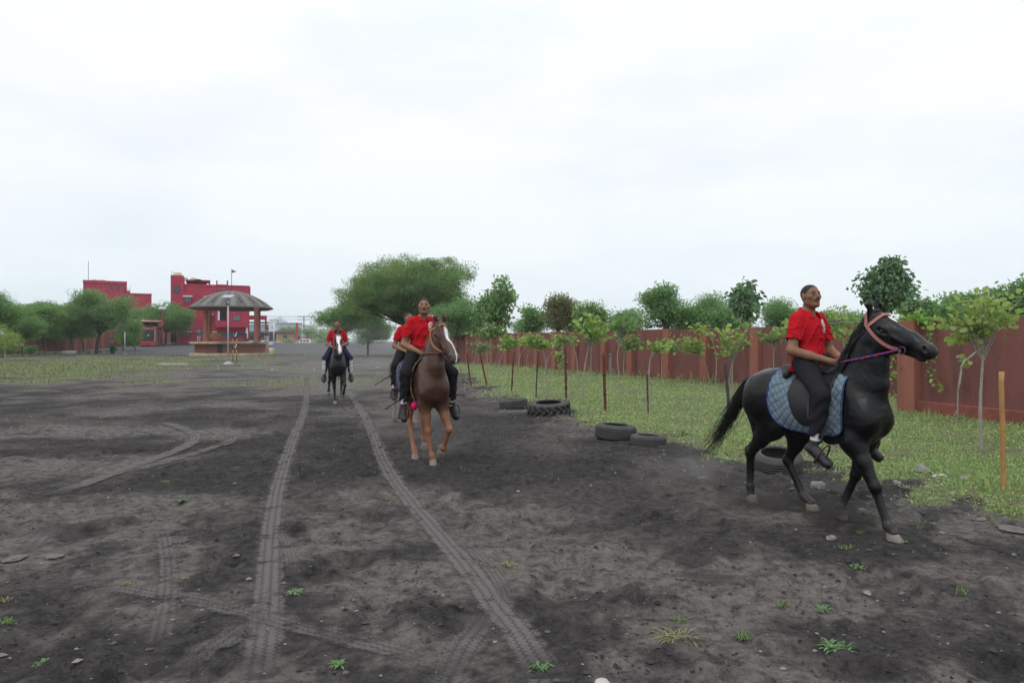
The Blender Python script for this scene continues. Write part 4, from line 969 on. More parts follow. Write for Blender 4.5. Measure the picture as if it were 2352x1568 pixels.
def sample_area(n, y0, y1, pw=1.6, xl=-.8, xr=.8):
    u = rg.random(n); y = (y0**(1-pw)+u*(y1**(1-pw)-y0**(1-pw)))**(1/(1-pw)); x = y*rg.uniform(xl, xr, n); return np.stack([x, y], 1)
q = sample_area(7000, 3.2, 22); q = q[(q[:, 0] < edge_x(q[:, 1])+.6) & (track_mask(q[:, 0], q[:, 1]) < .3)]
scatter_stones('soil_clods', q, rg.gamma(1.3, .0042, len(q))+.003, mat('clod_dark', (.052, .048, .048), .95, island=.5, spec=.1), seed=2)
q = sample_area(1300, 3.2, 45, 1.3); q = q[(q[:, 0] < edge_x(q[:, 1])+.8)]
scatter_stones('pebbles', q, rg.gamma(1.2, .0042, len(q))+.003+.0006*q[:, 1], mat('pebble_pale', (.17, .155, .145), .9, island=.5, spec=.15), seed=3)
e = []
for i in range(1500):
    y = rg.uniform(6, 40); e.append((edge_x(y)+rg.normal(-.25, .45), y))
q = np.array(e); scatter_stones('verge_rubble', q, rg.gamma(1.4, .008, len(q))+.004+.0007*q[:, 1], mat('rubble_grey', (.13, .122, .118), .9, island=.6, spec=.15), seed=4)
e = [(rg.uniform(-46, -8)*1.0, 0) for i in range(650)]; q = np.array([(x, 43+rg.normal(0, 2.2)+.06*(x+25)) for x, _ in e]); scatter_stones('white_rubble', q, rg.gamma(1.2, .024, len(q))+.012, mat('rubble_white', (.33, .31, .29), .9, island=.4), seed=5)
q = sample_area(420, 3.3, 16, 1.2); q = q[q[:, 0] < edge_x(q[:, 1])+.4]; n = len(q); a = rg.uniform(0, 6.28, n); l = rg.gamma(2, .0045, n)+.005; w = l*rg.uniform(.06, .3, n); z = gh(q[:, 0], q[:, 1])+.006
d = np.stack([np.cos(a), np.sin(a), rg.normal(0, .2, n)], 1)*l[:, None]; s_ = np.stack([-np.sin(a), np.cos(a), rg.normal(0, .3, n)], 1)*w[:, None]; c = np.c_[q, z]
V = np.stack([c-d, c+s_+(0, 0, .004), c+d, c-s_], 1).reshape(-1, 3); i = np.arange(n)[:, None]*4; tag(link('dry_litter', npmesh('dry_litter', V, np.concatenate([i+np.array((0, 1, 2)), i+np.array((0, 2, 3))]), False, mat('litter_straw', (.12, .105, .09), .9, island=.6, spec=.1))), kind='stuff')
# named stones one can point at
RK = [mat('stone_grey', (.25, .235, .215), .9, var=.6, vscale=14, col2=(.13, .12, .11), bump=.5, bscale=40), mat('stone_white', (.48, .46, .44), .9, var=.5, vscale=10, col2=(.28, .26, .24), bump=.5, bscale=40), mat('crust_grey', (.17, .155, .148), .95, var=.8, vscale=12, col2=(.07, .065, .063), bump=.6, bscale=40)]
for i, (px, py, r, mi, lab) in enumerate([
    (1910, 1238, .048, 0, 'pale stone lying on the dirt between the hooves of the nearest horse'), (2117, 1092, .13, 0, 'rough grey lump of rock in the grass, largest near the bamboo stake'),
    (2158, 1100, .085, 1, 'flat white stone in the grass right of the rough grey lump'), (2216, 1112, .085, 0, 'buff stone in the grass nearest the bamboo stake'),
    (2060, 1118, .05, 0, 'small buff stone at the grass edge in front of the far shoe'), (1878, 1118, .10, 0, 'grey stone at the grass edge under the nearest horse'),
    (2020, 1124, .028, 1, 'tiny white stone left of the small buff stone'), (2131, 1130, .04, 0, 'low stone half sunk in the grass below the flat white stone'),
    (1780, 1008, .07, 1, 'white stone beside the lying tyre under the horse'), (2330, 1215, .15, 2, 'cracked grey slab of dried mud at the right edge'),
    (1190, 1128, .022, 1, 'small white stone alone on the dark dirt before the chestnut horse'), (1385, 1577, .055, 1, 'white bone-like stone cut by the bottom of the picture'),
    (125, 1278, .08, 2, 'pale flat stone pressed into the dirt at lower left'), (30, 1282, .09, 2, 'pale flat stone pressed into the dirt at the far left')]):
    g = G(px, py); me = stone_mesh(r, 30+i, 2, (.62, .42, .16)[mi]); me.materials.append(RK[mi]); o = link('rock', me); o.location = (g.x, g.y, float(gh(g.x, g.y))+r*.12); o.rotation_euler = (0, 0, i*1.3); tag(o, lab, 'stone')
g = G(1380, 1561); 
def bx_thing(name, lab, cat, px, py, dims, m, rz=0, z=0, bev=.02):
    g = G(px, py); mb = MB(); a, b_, c = dims; mb.box(-a/2, a/2, -b_/2, b_/2, 0, c, b=bev); o = mb.build(name, m); o.location = (g.x, g.y, float(gh(g.x, g.y))+z); o.rotation_euler = (0, 0, rz); return tag(o, lab, cat)
bx_thing('concrete_slab', 'long pale concrete slab lying on the ground left of the lamp post', 'slab', 400, 839, (1.9, .55, .14), mat('concrete_pale', (.40, .38, .37), .9, var=.5, vscale=3, col2=(.25, .24, .23), bump=.3, bscale=20))
# ================================================================ WALLS
wall_red = mat('wall_red', (.205, .086, .074), .92, var=.75, vscale=4.5, col2=(.155, .066, .060), bump=.3, bscale=18, stretch=(1, 1, .26), wear=.85, wcol=(.085, .052, .052), wscale=2.2, spec=.12)
wall_red2 = mat('wall_red_pillar', (.30, .118, .088), .92, var=.6, vscale=2.8, col2=(.215, .086, .068), bump=.25, bscale=18, stretch=(1, 1, .2), wear=.5, wcol=(.13, .062, .055), wscale=3, spec=.12)
wall_base = mat('wall_plinth', (.26, .088, .070), .95, var=.7, vscale=3, col2=(.10, .045, .042), bump=.4, bscale=15, spec=.1)
def make_wall(name, lab, org, d, ss, h, pil=(.45, .28), plinth=0, rough=.03, thick=.22, seed=0):
    """wall along direction d from org; ss = pillar positions; panels and pillars are parts"""
    rg = random.Random(seed); root = thing(name, lab, 'wall', (org[0], org[1], 0), math.atan2(d[1], d[0])); pw, pd = pil
    ox, oy = org; u = Vector((d[0], d[1], 0)).normalized()
    def zz(s): return float(rise(ox+u.x*s, oy+u.y*s))
    for a, b in zip(ss[:-1], ss[1:]):
        mb = MB(); hh = h+rg.uniform(-rough, rough); z = zz((a+b)/2); n = 5; o = rg.uniform(-.015, .015)
        x0, x1 = a+pw/2-.004, b-pw/2+.004
        prof = [(x0, z-.3)]+[(x1, z-.3)]+[(x1-(x1-x0)*k/n, z+hh+rg.uniform(-.012, .012)) for k in range(n+1)]
        mb.prism(prof, -thick/2+o, thick/2+o); mb.build('panel', wall_red, root)
    for i, a in enumerate(ss):
        mb = MB(); z = zz(a); mb.box(a-pw/2, a+pw/2, -thick/2-.02, pd, z-.3, z+h+rg.uniform(.0, .035), b=.012); mb.build('pillar', wall_red2, root)
    if plinth:
        for a, b in zip(ss[:-1], ss[1:]):
            if a > plinth: break
            mb = MB(); mb.box(a+pw/2+.003, b-pw/2-.003, thick/2-.01, thick/2+.13, -.3, .34, b=.02); mb.build('plinth', wall_base, root)
            mb = MB(); mb.box(a-pw/2-.10, a+pw/2+.10, thick/2-.02, pd+.16, -.3, .35+rg.uniform(-.02, .03), b=.03); mb.build('plinth', wall_base, root)
    return root
k_ = math.hypot(.45, 1); kn_ = math.hypot(.24, 1)
make_wall('boundary_wall', 'long faded red boundary wall with pillars receding behind the saplings', (20, 0), (-.45, 1), [v*k_ for v in (18.2, 20.5, 22.7, 24.6, 27.1, 29.3, 31.8, 33.9, 36.6, 38.7, 40.8, 42.9, 44.9, 47.1, 49.3, 51.5, 53.7, 55.9, 58.1, 60.3, 62.5, 64.7, 66.9)], 2.15, (.40, .30), 0, seed=3)
make_wall('boundary_wall', 'nearer stretch of red boundary wall with a stepped plinth behind the nearest horse head', (13.1, 0), (-.24, 1), [v*kn_ for v in (7.0, 11.2, 15.75)], 2.13, (.50, .30), 30, seed=8)
make_wall('left_boundary_wall', 'dull red pillared wall behind the trees on the left', (-61.0, 66), (-.03, 1), [2.2*i for i in range(0, 23)], 2.35, (.5, .25), 0, seed=4)
make_wall('rear_boundary_wall', 'dark red wall closing the yard behind the bus shed and the rounded tree', (-92, 134), (1, -.02), [2.6*i for i in range(0, 14)], 3.0, (.4, .2), 0, seed=6)
# ================================================================ TYRES
rub = mat('tyre_rubber', (.050, .049, .050), .85, var=.7, vscale=5, col2=(.088, .082, .078), bump=.25, bscale=60, spec=.2, wear=.35, wcol=(.10, .09, .085), wscale=6)
rub_d = mat('tyre_inside', (.012, .012, .012), .9)
def tyre(lab, px, py, R, w, tilt=(0, 0), rz=0, lugs=0, text=None, sink=.03):
    y = GY(py)+R*.92; x = (px-CX)*y/FPX; root = thing('tyre', lab, 'tyre', (x, y, float(gh(x, y))-sink), 0, 'old tyres along the grass edge'); root.rotation_euler = (tilt[0], tilt[1], rz)
    r0 = R*.62; mb = MB(); g = .006; pr = [(r0, .018), (r0+.02, 0), (R*.80, -.008*0), (R*.93, .012), (R, .045)]
    nz = 4
    for k in range(nz): z0 = .045+(w-.09)*(k+.42)/nz; z1 = .045+(w-.09)*(k+.58)/nz; pr += ([(R+.003, z0), (R-.010, z0+.002), (R-.010, z1-.002), (R+.003, z1)] if not lugs else [(R-.03, z0), (R-.03, z1)])
    pr += [(R, w-.045), (R*.93, w-.012), (R*.80, w), (r0+.02, w), (r0, w-.018), (r0+.03, w-.03), (R*.90, w-.055), (R*.90, .055), (r0+.03, .03)]
    mb.lathe(pr, 48, close=True); mb.build('carcass', rub, root)
    if lugs:
        for k in range(lugs):
            a = 2*pi*k/lugs
            for s in (0, 1):
                mb = MB(); z0, z1 = (0.01, w*.55) if s == 0 else (w*.45, w-.01); pts = []
                for t in np.linspace(0, 1, 4): aa = a+s*pi/lugs+(t if s == 0 else 1-t)*.30; pts.append(((R-.006)*cos(aa), (R-.006)*sin(aa), z0+(z1-z0)*t))
                mb.tube(pts, [.030]*4, 6); mb.build('lug', rub, root)
    mb = MB(); mb.lathe([(r0+.008, w+.004), (r0+.018, w+.008), (r0+.028, w+.004)], 40); mb.build('bead', mat('tyre_bead', (.10, .10, .105), .6), root)
    if text:
        for i, chh in enumerate(text):
            cu = bpy.data.curves.new('letter', 'FONT'); cu.body = chh; cu.size = R*.26; cu.extrude = .002; cu.align_x = 'CENTER'; cu.align_y = 'CENTER'
            to = bpy.data.objects.new('tmp', cu); COL.objects.link(to); me = bpy.data.meshes.new_from_object(to.evaluated_get(bpy.context.evaluated_depsgraph_get())); bpy.data.objects.remove(to)
            a = radians(104-15*i); o = link('letter', me, root, mat('tyre_letter', (.030, .030, .036), .8)); o.location = (R*.80*cos(a), R*.80*sin(a), w+.001); o.rotation_euler = (0, 0, a-pi/2)
    return root
tyre('plain tyre tilted on its side, farthest left of the tyres', 1181, 941, .355, .25, (radians(-3), radians(-5)), .3, sink=.02)
tyre('large lugged tractor tyre lying flat, second from the left', 1261, 957, .475, .30, (radians(2), radians(-5)), .7, lugs=18, sink=.02)
tyre('grooved car tyre lying flat, larger of the two side by side on the dirt', 1413, 1012, .355, .25, (radians(3), radians(1)), 1.2, sink=.015)
tyre('grooved car tyre lying flat, smaller of the two side by side on the dirt', 1488, 1023, .295, .20, (radians(3), 0), 2.0, sink=.01)
tyre('wide tyre tilted towards the viewer behind the hind legs of the nearest horse', 1784, 1089, .315, .23, (radians(13), radians(-4)), 0, text='CEAT', sink=-.02)
# ================================================================ RED BUILDING
bred = mat('paint_crimson', (.42, .040, .078), .85, var=.55, vscale=.6, col2=(.29, .036, .065), bump=.1, bscale=6, wear=.35, wcol=(.45, .12, .14), wscale=.9, spec=.2)
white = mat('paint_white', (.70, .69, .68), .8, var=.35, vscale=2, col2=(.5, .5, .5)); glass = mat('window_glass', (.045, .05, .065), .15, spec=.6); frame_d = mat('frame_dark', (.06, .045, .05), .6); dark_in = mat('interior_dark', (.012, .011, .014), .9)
tank_y = mat('tank_cream', (.62, .60, .40), .5); gridm = mat('grille_white', (.42, .42, .44), .6)
class Pic:
    """places parts of a building from measured picture positions at its own depth"""
    def __init__(s, name, lab, cat, f, Y, base, group=None):
        s.f = f; p = P(*f(*base), Y); s.o = Vector((p.x, Y, p.z)); d = Vector((p.x, Y)).normalized(); s.d = d; s.e = Vector((d.y, -d.x)); s.n = p.x*d.x+Y*d.y
        s.root = thing(name, lab, cat, s.o, math.atan2(s.e.y, s.e.x), group)                 # front square to the line of sight
    def w(s, x, y, dy=0):
        px, py = s.f(x, y); r = Vector(((px-CX)/FPX, 1)); t = s.n/r.dot(s.d); q = r*t-s.o.xy
        return Vector((q.dot(s.e), dy, CAM_H-(py-HY)/FPX*t-s.o.z))
    def box(s, name, x0, x1, y0, y1, d0, d1, m, b=0, par=None, mb=None):
        a = s.w(x0, y1); c = s.w(x1, y0); k = mb or MB(); k.box(a.x, c.x, d0, d1, a.z, c.z, b=b)
        return None if mb else k.build(name, m, par or s.root)
    def window(s, x0, x1, y0, y1, d, ledge=None, bars=5, pane=glass, hbars=0):
        a = s.w(x0, y1); c = s.w(x1, y0); t = .06; k = MB()
        k.box(a.x, c.x, d-.06, d+.0, c.z-t, c.z); k.box(a.x, c.x, d-.06, d, a.z, a.z+t); k.box(a.x, a.x+t, d-.06, d, a.z+t, c.z-t); k.box(c.x-t, c.x, d-.06, d, a.z+t, c.z-t); f = k.build('window', frame_d, s.root)
        k = MB(); k.box(a.x+t, c.x-t, d-.02, d+.01, a.z+t, c.z-t); k.build('pane', pane, f)
        if bars:
            k = MB()
            for i in range(bars): x = a.x+t+(c.x-a.x-2*t)*(i+.5)/bars; k = MB(); k.box(x-.025, x+.025, d-.05, d-.025, a.z+t, c.z-t); k.build('bar', gridm, f)
        if ledge: s.box('sunshade', ledge[0], ledge[1], ledge[2], ledge[3], d-.55, d-.003, white)
def Z6(x, y): return (x*.1575+373.2, y*.1575+602.9)
b = Pic('red_building', 'crimson three storey building with white window shades, right of the two red buildings', 'building', Z6, 118, (700, 1168))
b.box('wall', 260, 1268, 338, 1168, 0, 11, bred); b.box('stair_tower', 120, 308, 190, 1168, -.25, 6, bred)
b.box('parapet', 262, 785, 331, 338, -.06, .3, bred); b.box('parapet', 955, 1268, 345, 350, -.06, .3, bred)
b.box('upper_storey', 770, 1262, 690, 943, -1.4, -.003, bred)
b.box('roof_canopy', 336, 698, 255, 266, .4, 5, bred); b.box('roof_room', 345, 640, 267, 330, 3, 6, bred); b.box('canopy_post', 676, 696, 267, 331, .5, .9, bred)
k = MB(); 
q = [b.w(x, y) for x, y in ((440, 266), (470, 246), (515, 238), (560, 246), (585, 266))]; k.prism([(v.x, v.z) for v in q], .3, 3.5); k.build('black_cover', dark_in, b.root)
b.box('roof_post', 783, 803, 262, 392, -.1, .5, bred); b.box('roof_post', 937, 957, 264, 392, -.1, .5, bred); b.box('roof_beam', 803, 937, 322, 335, -.05, .4, bred); b.box('sill', 803, 937, 384, 394, -.08, .4, mat('sill_grey', (.2, .18, .18), .8))
for i, chh in enumerate('NAGR'):
    cu = bpy.data.curves.new('sign_letter', 'FONT'); cu.body = chh; cu.size = .42; cu.extrude = .03; cu.align_x = 'CENTER'
    to = bpy.data.objects.new('tmp', cu); COL.objects.link(to); me = bpy.data.meshes.new_from_object(to.evaluated_get(bpy.context.evaluated_depsgraph_get())); bpy.data.objects.remove(to)
    o = link('sign_letter', me, b.root, mat('letter_grey', (.25, .22, .25), .7)); p = b.w(818+37*i, 383); o.location = (p.x, .1, p.z); o.rotation_euler = (radians(90), 0, 0)
b.window(165, 255, 343, 443, -.25, None, 0, hbars=3); b.window(165, 250, 602, 668, -.25, None, 0)
b.window(312, 422, 498, 578, 0, (298, 437, 486, 500)); b.window(330, 418, 758, 836, 0, (296, 431, 745, 759)); b.window(308, 410, 1014, 1090, 0, (297, 426, 1000, 1014), 2)
b.window(625, 735, 505, 580, 0, (606, 745, 492, 506)); b.window(650, 730, 764, 840, 0, (636, 738, 751, 765)); b.window(708, 790, 1020, 1090, 0, (700, 792, 1006, 1020), 2)
b.window(815, 917, 1020, 1062, 0, None, 2); b.window(1022, 1128, 1022, 1062, 0, None, 2); b.window(1022, 1128, 768, 852, -1.4, None, 6)
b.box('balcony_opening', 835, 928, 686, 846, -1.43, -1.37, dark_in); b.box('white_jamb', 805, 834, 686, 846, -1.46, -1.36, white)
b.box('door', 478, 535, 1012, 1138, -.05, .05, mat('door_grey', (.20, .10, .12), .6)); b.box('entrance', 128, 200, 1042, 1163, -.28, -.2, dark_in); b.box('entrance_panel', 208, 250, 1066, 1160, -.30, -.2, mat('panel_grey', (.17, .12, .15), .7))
b.box('porch_beam', 1268, 1535, 768, 822, 2, 5, bred); b.box('porch_post', 1508, 1534, 822, 1165, 2, 2.6, bred); b.box('white_pier', 1212, 1242, 945, 1100, -1.2, -.6, white); b.box('side_pier', 1268, 1284, 350, 690, .2, 3, bred)
k = MB()
for x in (128, 160): 
    p = b.w(x, 190); q = b.w(x, 128); k.tube([(p.x, .5, p.z), (q.x, .5, q.z)], .03, 5)
p = b.w(128, 128); q = b.w(160, 128); k.tube([(p.x, .5, p.z), (q.x, .5, q.z)], .03, 5); k.build('roof_rail', gridm, b.root)
def water_tank(lab, f, Y, x0, x1, y0, y1):
    a = P(*f(x0, y1), Y); c = P(*f(x1, y0), Y); R = (c.x-a.x)/2; h = c.z-a.z; root = thing('water_tank', lab, 'water tank', ((a.x+c.x)/2, Y, a.z), 0, 'rooftop water tanks')
    mb = MB(); mb.lathe([(0, 0), (R, 0)]+[(R*(1+(.02 if i % 2 else -.02)), h*.72*i/8) for i in range(1, 9)]+[(R*.85, h*.84), (R*.4, h*.93), (0, h*.93)], 20); mb.build('drum', tank_y, root); mb = MB(); mb.lathe([(R*.3, h*.9), (R*.3, h), (0, h)], 12); mb.build('lid', tank_y, root)
water_tank('cream water tank on the stair tower of the right red building', Z6, 121, 172, 276, 138, 190); water_tank('cream water tank half hidden behind the stair tower', Z6, 124, 325, 365, 208, 256); water_tank('cream water tank on the roof canopy of the right red building', Z6, 121, 410, 488, 216, 256)
def Z5(x, y): return (x*.19528, y*.19528+602.9)
b2 = Pic('red_building', 'far crimson building with flat roof behind the dark tree, left of the two red buildings', 'building', Z5, 150, (1300, 960))
b2.box('wall', 978, 1490, 238, 965, 0, 9, bred); b2.box('parapet', 974, 1494, 224, 238, -.15, 9.1, bred); b2.box('wing', 1490, 1780, 376, 965, -1, 8, bred); b2.box('step', 1490, 1532, 330, 376, 0, 3, bred); b2.box('roof_lip', 1488, 1784, 370, 377, -1.1, 8.1, bred)
for x in (1312, 1382): b2.window(x-14, x+14, 262, 320, 0, None, 0)
b2.window(1466, 1478, 300, 360, -.003, None, 0); k = MB()
for x in (1492, 1530): p = b2.w(x, 330); k.tube([(p.x, .3, p.z), (p.x, .3, p.z+1.2)], .04, 5)
p = b2.w(1492, 312); q = b2.w(1530, 312); k.tube([(p.x, .3, p.z), (q.x, .3, q.z)], .04, 5); k.build('roof_rail', gridm, b2.root)
k = MB(); p = b2.w(1038, 224); k.tube([(p.x, 1, p.z), (p.x, 1, p.z+4.6)], .05, 5); k.build('aerial', frame_d, b2.root)
water_tank('left cream water tank on the far red building', Z5, 153, 1074, 1146, 194, 226); water_tank('right cream water tank on the far red building', Z5, 153, 1164, 1238, 198, 230)
# ================================================================ BANDSTAND
gc = Vector((P(532, 0, 76).x, 76, 0)); gz = thing('bandstand', 'round open bandstand with a striped grey dome on red columns and a red drum base', 'bandstand', gc); gz.scale = (.925, .925, 1)
stone_c = mat('ledge_cream', (.42, .35, .22), .9, var=.8, vscale=1.2, col2=(.10, .09, .075), bump=.5, bscale=9, wear=.5, wcol=(.05, .046, .04), wscale=1.6)
col_red = mat('column_red', (.27, .095, .075), .9, var=.5, vscale=2, col2=(.20, .085, .075), bump=.2, bscale=14, wear=.3, wcol=(.34, .2, .17), wscale=4); drum_red = mat('drum_red', (.25, .060, .042), .9, var=.55, vscale=1, col2=(.16, .050, .040), bump=.2, bscale=10)
mb = MB(); mb.lathe([(0, -.2), (4.66, -.2), (4.70, .05), (4.62, .27), (4.50, .31), (0, .31)], 64); mb.build('base_slab', stone_c, gz)
mb = MB(); mb.lathe([(4.05, .30), (4.05, 1.27)], 64); mb.build('drum', drum_red, gz)
mb = MB(); mb.lathe([(0, 1.26), (4.62, 1.26), (4.70, 1.32), (4.68, 1.50), (4.6, 1.53), (0, 1.53)], 64); mb.build('deck', stone_c, gz)
def on_drum(px): a = math.asin(max(-1, min(1, ((px-532)*72.3/FPX)/4.05))); return a
for px, w, m, nm in ((513, 1.15, mat('drum_door', (.15, .055, .045), .8), 'hatch_door'), (539, .62, dark_in, 'hatch_opening'), (549, .3, mat('drum_door'), 'hatch_door')):
    a = on_drum(px); M = Matrix.Rotation(a, 4, 'Z'); mb = MB(); mb.box(-w/2, w/2, -4.09, -3.9, .36, 1.24, M); mb.build(nm, m, gz)
for px, Yc in ((472.7, 73.2), (481.6, 79.2), (589, 73.4), (593.5, 79.0)):
    x = ((px-CX)*Yc/FPX-gc.x-(Yc-76)*.0)/.925; mb = MB(); r_ = .26; mb.lathe([(r_*1.15, 1.53), (r_*1.1, 1.62), (r_, 1.7), (r_, 5.0), (r_*1.25, 5.2)], 16, (x, (Yc-76)/.925, 0)); mb.build('column', col_red, gz)
dl = mat('dome_light', (.185, .178, .168), .9, var=.5, vscale=1.5, col2=(.165, .155, .142), bump=.2, bscale=12); dd = mat('dome_dark', (.142, .132, .128), .9, var=.5, vscale=1.5, col2=(.105, .097, .095), bump=.2, bscale=12); dv = mat('dome_patch', (.085, .078, .077), .9)
def domez(r): return 5.33+1.87*(1-(r/4.66)**1.95)
nw = 32; rr = [.05, .6, 1.2, 1.8, 2.4, 3.0, 3.5, 4.0, 4.4, 4.66]
def wedge(off, a0, a1, r0, r1, nr, th=.10):
    mb = MB(); rs = np.linspace(r0, r1, nr) if not isinstance(r0, list) else r0; vs = []; fs = []
    for r_ in rs:
        for a in (a0, a1): z = domez(r_)+off; vs += [(r_*cos(a), r_*sin(a), z), (r_*cos(a), r_*sin(a), z-th)]
    for i in range(len(rs)-1):
        o = 4*i; fs += [(o, o+2, o+6, o+4), (o+1, o+5, o+7, o+3), (o, o+4, o+5, o+1), (o+2, o+3, o+7, o+6)]
    fs += [(0, 1, 3, 2), (4*len(rs)-4, 4*len(rs)-2, 4*len(rs)-1, 4*len(rs)-3)]; mb.add(vs, fs, True); return mb
w2 = pi/nw*.985; me = [wedge(0, -w2, w2, rr, 0, 0).mesh('dome_panel', dl), wedge(0, -w2, w2, rr, 0, 0).mesh('dome_panel', dd)]; pm = wedge(.012, -w2*.42, w2*.42, 3.0, 4.15, 5, .02).mesh('patch', dv)
for k in range(nw):
    o = link('dome_panel', me[k % 2], gz); o.rotation_euler = (0, 0, 2*pi*k/nw+.05)
    if k % 2 == 0 or True: link('patch', pm, o) if k % 2 else None
mb = MB(); mb.lathe([(4.60, 5.36), (4.74, 5.30), (4.75, 5.20), (4.62, 5.16), (4.3, 5.06), (0, 5.04)], 64); mb.build('rim', mat('rim_dark', (.12, .105, .10), .9, var=.5, vscale=2, col2=(.2, .18, .17)), gz)
fl = thing('flag', 'small saffron pennant on a thin pole at the top of the dome', 'flag', (gc.x, 76, 7.15)); mb = MB(); mb.tube([(0, 0, 0), (0, 0, 2.45)], .035, 6); mb.build('pole', mat('pole_brown', (.16, .12, .11), .7), fl)
mb = MB(); z0 = 2.42; mb.add([(0, 0, z0), (.2, .03, z0-.09), (.4, -.02, z0-.17), (.62, .02, z0-.24), (.4, -.02, z0-.29), (.2, .03, z0-.36), (0, 0, z0-.43)], [(0, 1, 5, 6), (1, 2, 4, 5), (2, 3, 4)]); mb.build('cloth', mat('flag_saffron', (.25, .085, .05), .8, trans=.3), fl)
plank = {k: mat('plank_'+k, c, .7, var=.4, vscale=4, col2=tuple(v*.6 for v in c)) for k, c in dict(yellow=(.42, .26, .06), orange=(.40, .13, .04), blue=(.06, .18, .42), green=(.05, .20, .16), navy=(.03, .07, .20)).items()}
for lab, x0, x1, cs in (('bench with yellow and orange back planks, left on the bandstand deck', 478, 509, ('yellow', 'orange', 'orange')), ('bench with green and blue back planks behind the lamp post on the deck', 510, 539, ('green', 'blue', 'orange')), ('bench with navy and blue planks right of the rope posts on the deck', 540, 567, ('navy', 'blue', 'orange')), ('bench with navy planks at the right end of the deck', 594, 612, ('navy', 'blue', 'orange'))):
    Yb = 79; xa = (x0-CX)*Yb/FPX; xb = (x1-CX)*Yb/FPX; r_ = thing('bench', lab, 'bench', ((xa+xb)/2, Yb, 1.53), 0, 'painted benches on the bandstand'); L_ = (xb-xa)/2
    for i, c in enumerate(cs): mb = MB(); mb.box(-L_, L_, .02, .06, .78-.16*i, .92-.16*i); mb.build('plank', plank[c], r_)
    for i, c in enumerate(cs[:2]): mb = MB(); mb.box(-L_, L_, -.42+.2*i, -.25+.2*i, .42, .46); mb.build('plank', plank[c], r_)
    for x in (-L_*.9, L_*.9): mb = MB(); mb.box(x-.03, x+.03, -.4, -.36, 0, .42); mb.box(x-.03, x+.03, .08, .12, 0, .94); mb.box(x-.03, x+.03, -.36, .08, .37, .41); mb.build('leg', frame_d, r_)
# horse statues standing at the deck edges
POSE_S = dict(neck=NECK0, head=((.60, 0, 1.88), 0., radians(48)), crest=CREST0, manen=40, manefly=.1, legs=dict(RF=leg((.47, -.15, .80), (.50, -.14, .45), (.48, -.14, .13), (.50, -.14, 0)), LF=leg((.47, .15, .80), (.50, .14, .45), (.48, .14, .13), (.50, .14, 0)),
   RH=leg((-.36, -.155, .86), (-.60, -.14, .52), (-.58, -.14, .16), (-.56, -.14, 0)), LH=leg((-.36, .155, .86), (-.60, .14, .52), (-.58, .14, .16), (-.56, .14, 0))), tail=[(-.77, 0, 1.27), (-.84, 0, 1.2), (-.88, 0, 1.0), (-.88, 0, .75), (-.86, 0, .5)], tailn=40, tailspread=.25)
stat = mat('statue_paint', (.3, .3, .32), .6, attr='Col')
for lab, px, rz in (('grey horse statue with white hindquarters at the left edge of the bandstand deck', 464, radians(78)), ('grey horse statue with white legs at the right edge of the bandstand deck', 613, radians(102))):
    x = (px-CX)*74.5/FPX; S_ = build_horse('horse_statue', lab, POSE_S, .03, (x, 74.5, 1.53), rz, coat((.20, .20, .21), legc=(.62, .62, .64), spots=.3), stat, hoof_grey, mat('statue_dark', (.05, .05, .055), .7), .92, group='horse statues on the bandstand'); S_.root['category'] = 'statue'
# coloured cube stack beside the drum
x = (620-CX)*73/FPX; r_ = thing('cube_tower', 'stack of coloured cubes tapering upwards at the right side of the bandstand', 'cube stack', (x, 73, 0)); pal = [((.05, .25, .10), (.5, .38, .05)), ((.45, .05, .05), (.6, .6, .62)), ((.06, .30, .16), (.06, .18, .45)), ((.55, .16, .07), (.62, .6, .6))]
for i, cs in enumerate(pal):
    for j in (0, 1): mb = MB(); w_ = .40-.035*i; mb.box(-w_+w_*j, w_*j, -.3, .3, .31+.3*i, .60+.3*i, b=.01); mb.build('cube', mat('cube_%d%d' % (i, j), cs[j], .6), r_)
# lamp post, rope posts
def solar_lamp(lab, x, Y, h, col, pw=.7, z0=0, foot=True, tilt=.35):
    r_ = thing('solar_lamp', lab, 'street lamp', (x, Y, z0)); mb = MB(); mb.tube([(0, 0, -.1), (0, 0, h)], .055, 8); mb.build('post', col, r_)
    M = Matrix.Translation((0, 0, h+.05)) @ Matrix.Rotation(tilt, 4, 'X'); mb = MB(); mb.box(-pw/2, pw/2, -.3, .3, -.02, .03, M); p = mb.build('solar_panel', mat('panel_frame', (.45, .46, .48), .4), r_)
    mb = MB(); mb.box(-pw/2+.04, pw/2-.04, -.26, .26, .031, .036, M); mb.build('cells', mat('solar_cells', (.30, .33, .38), .2, spec=.6), p)
    mb = MB(); mb.box(-.05, .05, -.35, .05, h-.55, h-.45); mb.build('lamp_head', mat('lamp_dark', (.06, .06, .065), .5), r_)
    if foot: mb = MB(); mb.lathe([(.42, -.05), (.30, .08), (.12, .18), (.06, .2)], 12); mb.build('footing', mat('concrete_pale'), r_)
galv = mat('galvanised', (.42, .44, .46), .5, metal=.3)
solar_lamp('tall galvanised lamp post with solar panel standing before the bandstand', P(524, 0, 48.5).x, 48.5, 4.75, galv); 
solar_lamp('red lamp post with tilted solar panel beside the bus shed', P(373, 0, 106).x, 106, P(0, 708, 106).z-float(rise(-54, 106)), mat('post_red', (.3, .03, .04), .6), 1.1, float(rise(-54, 106)), False, .7)
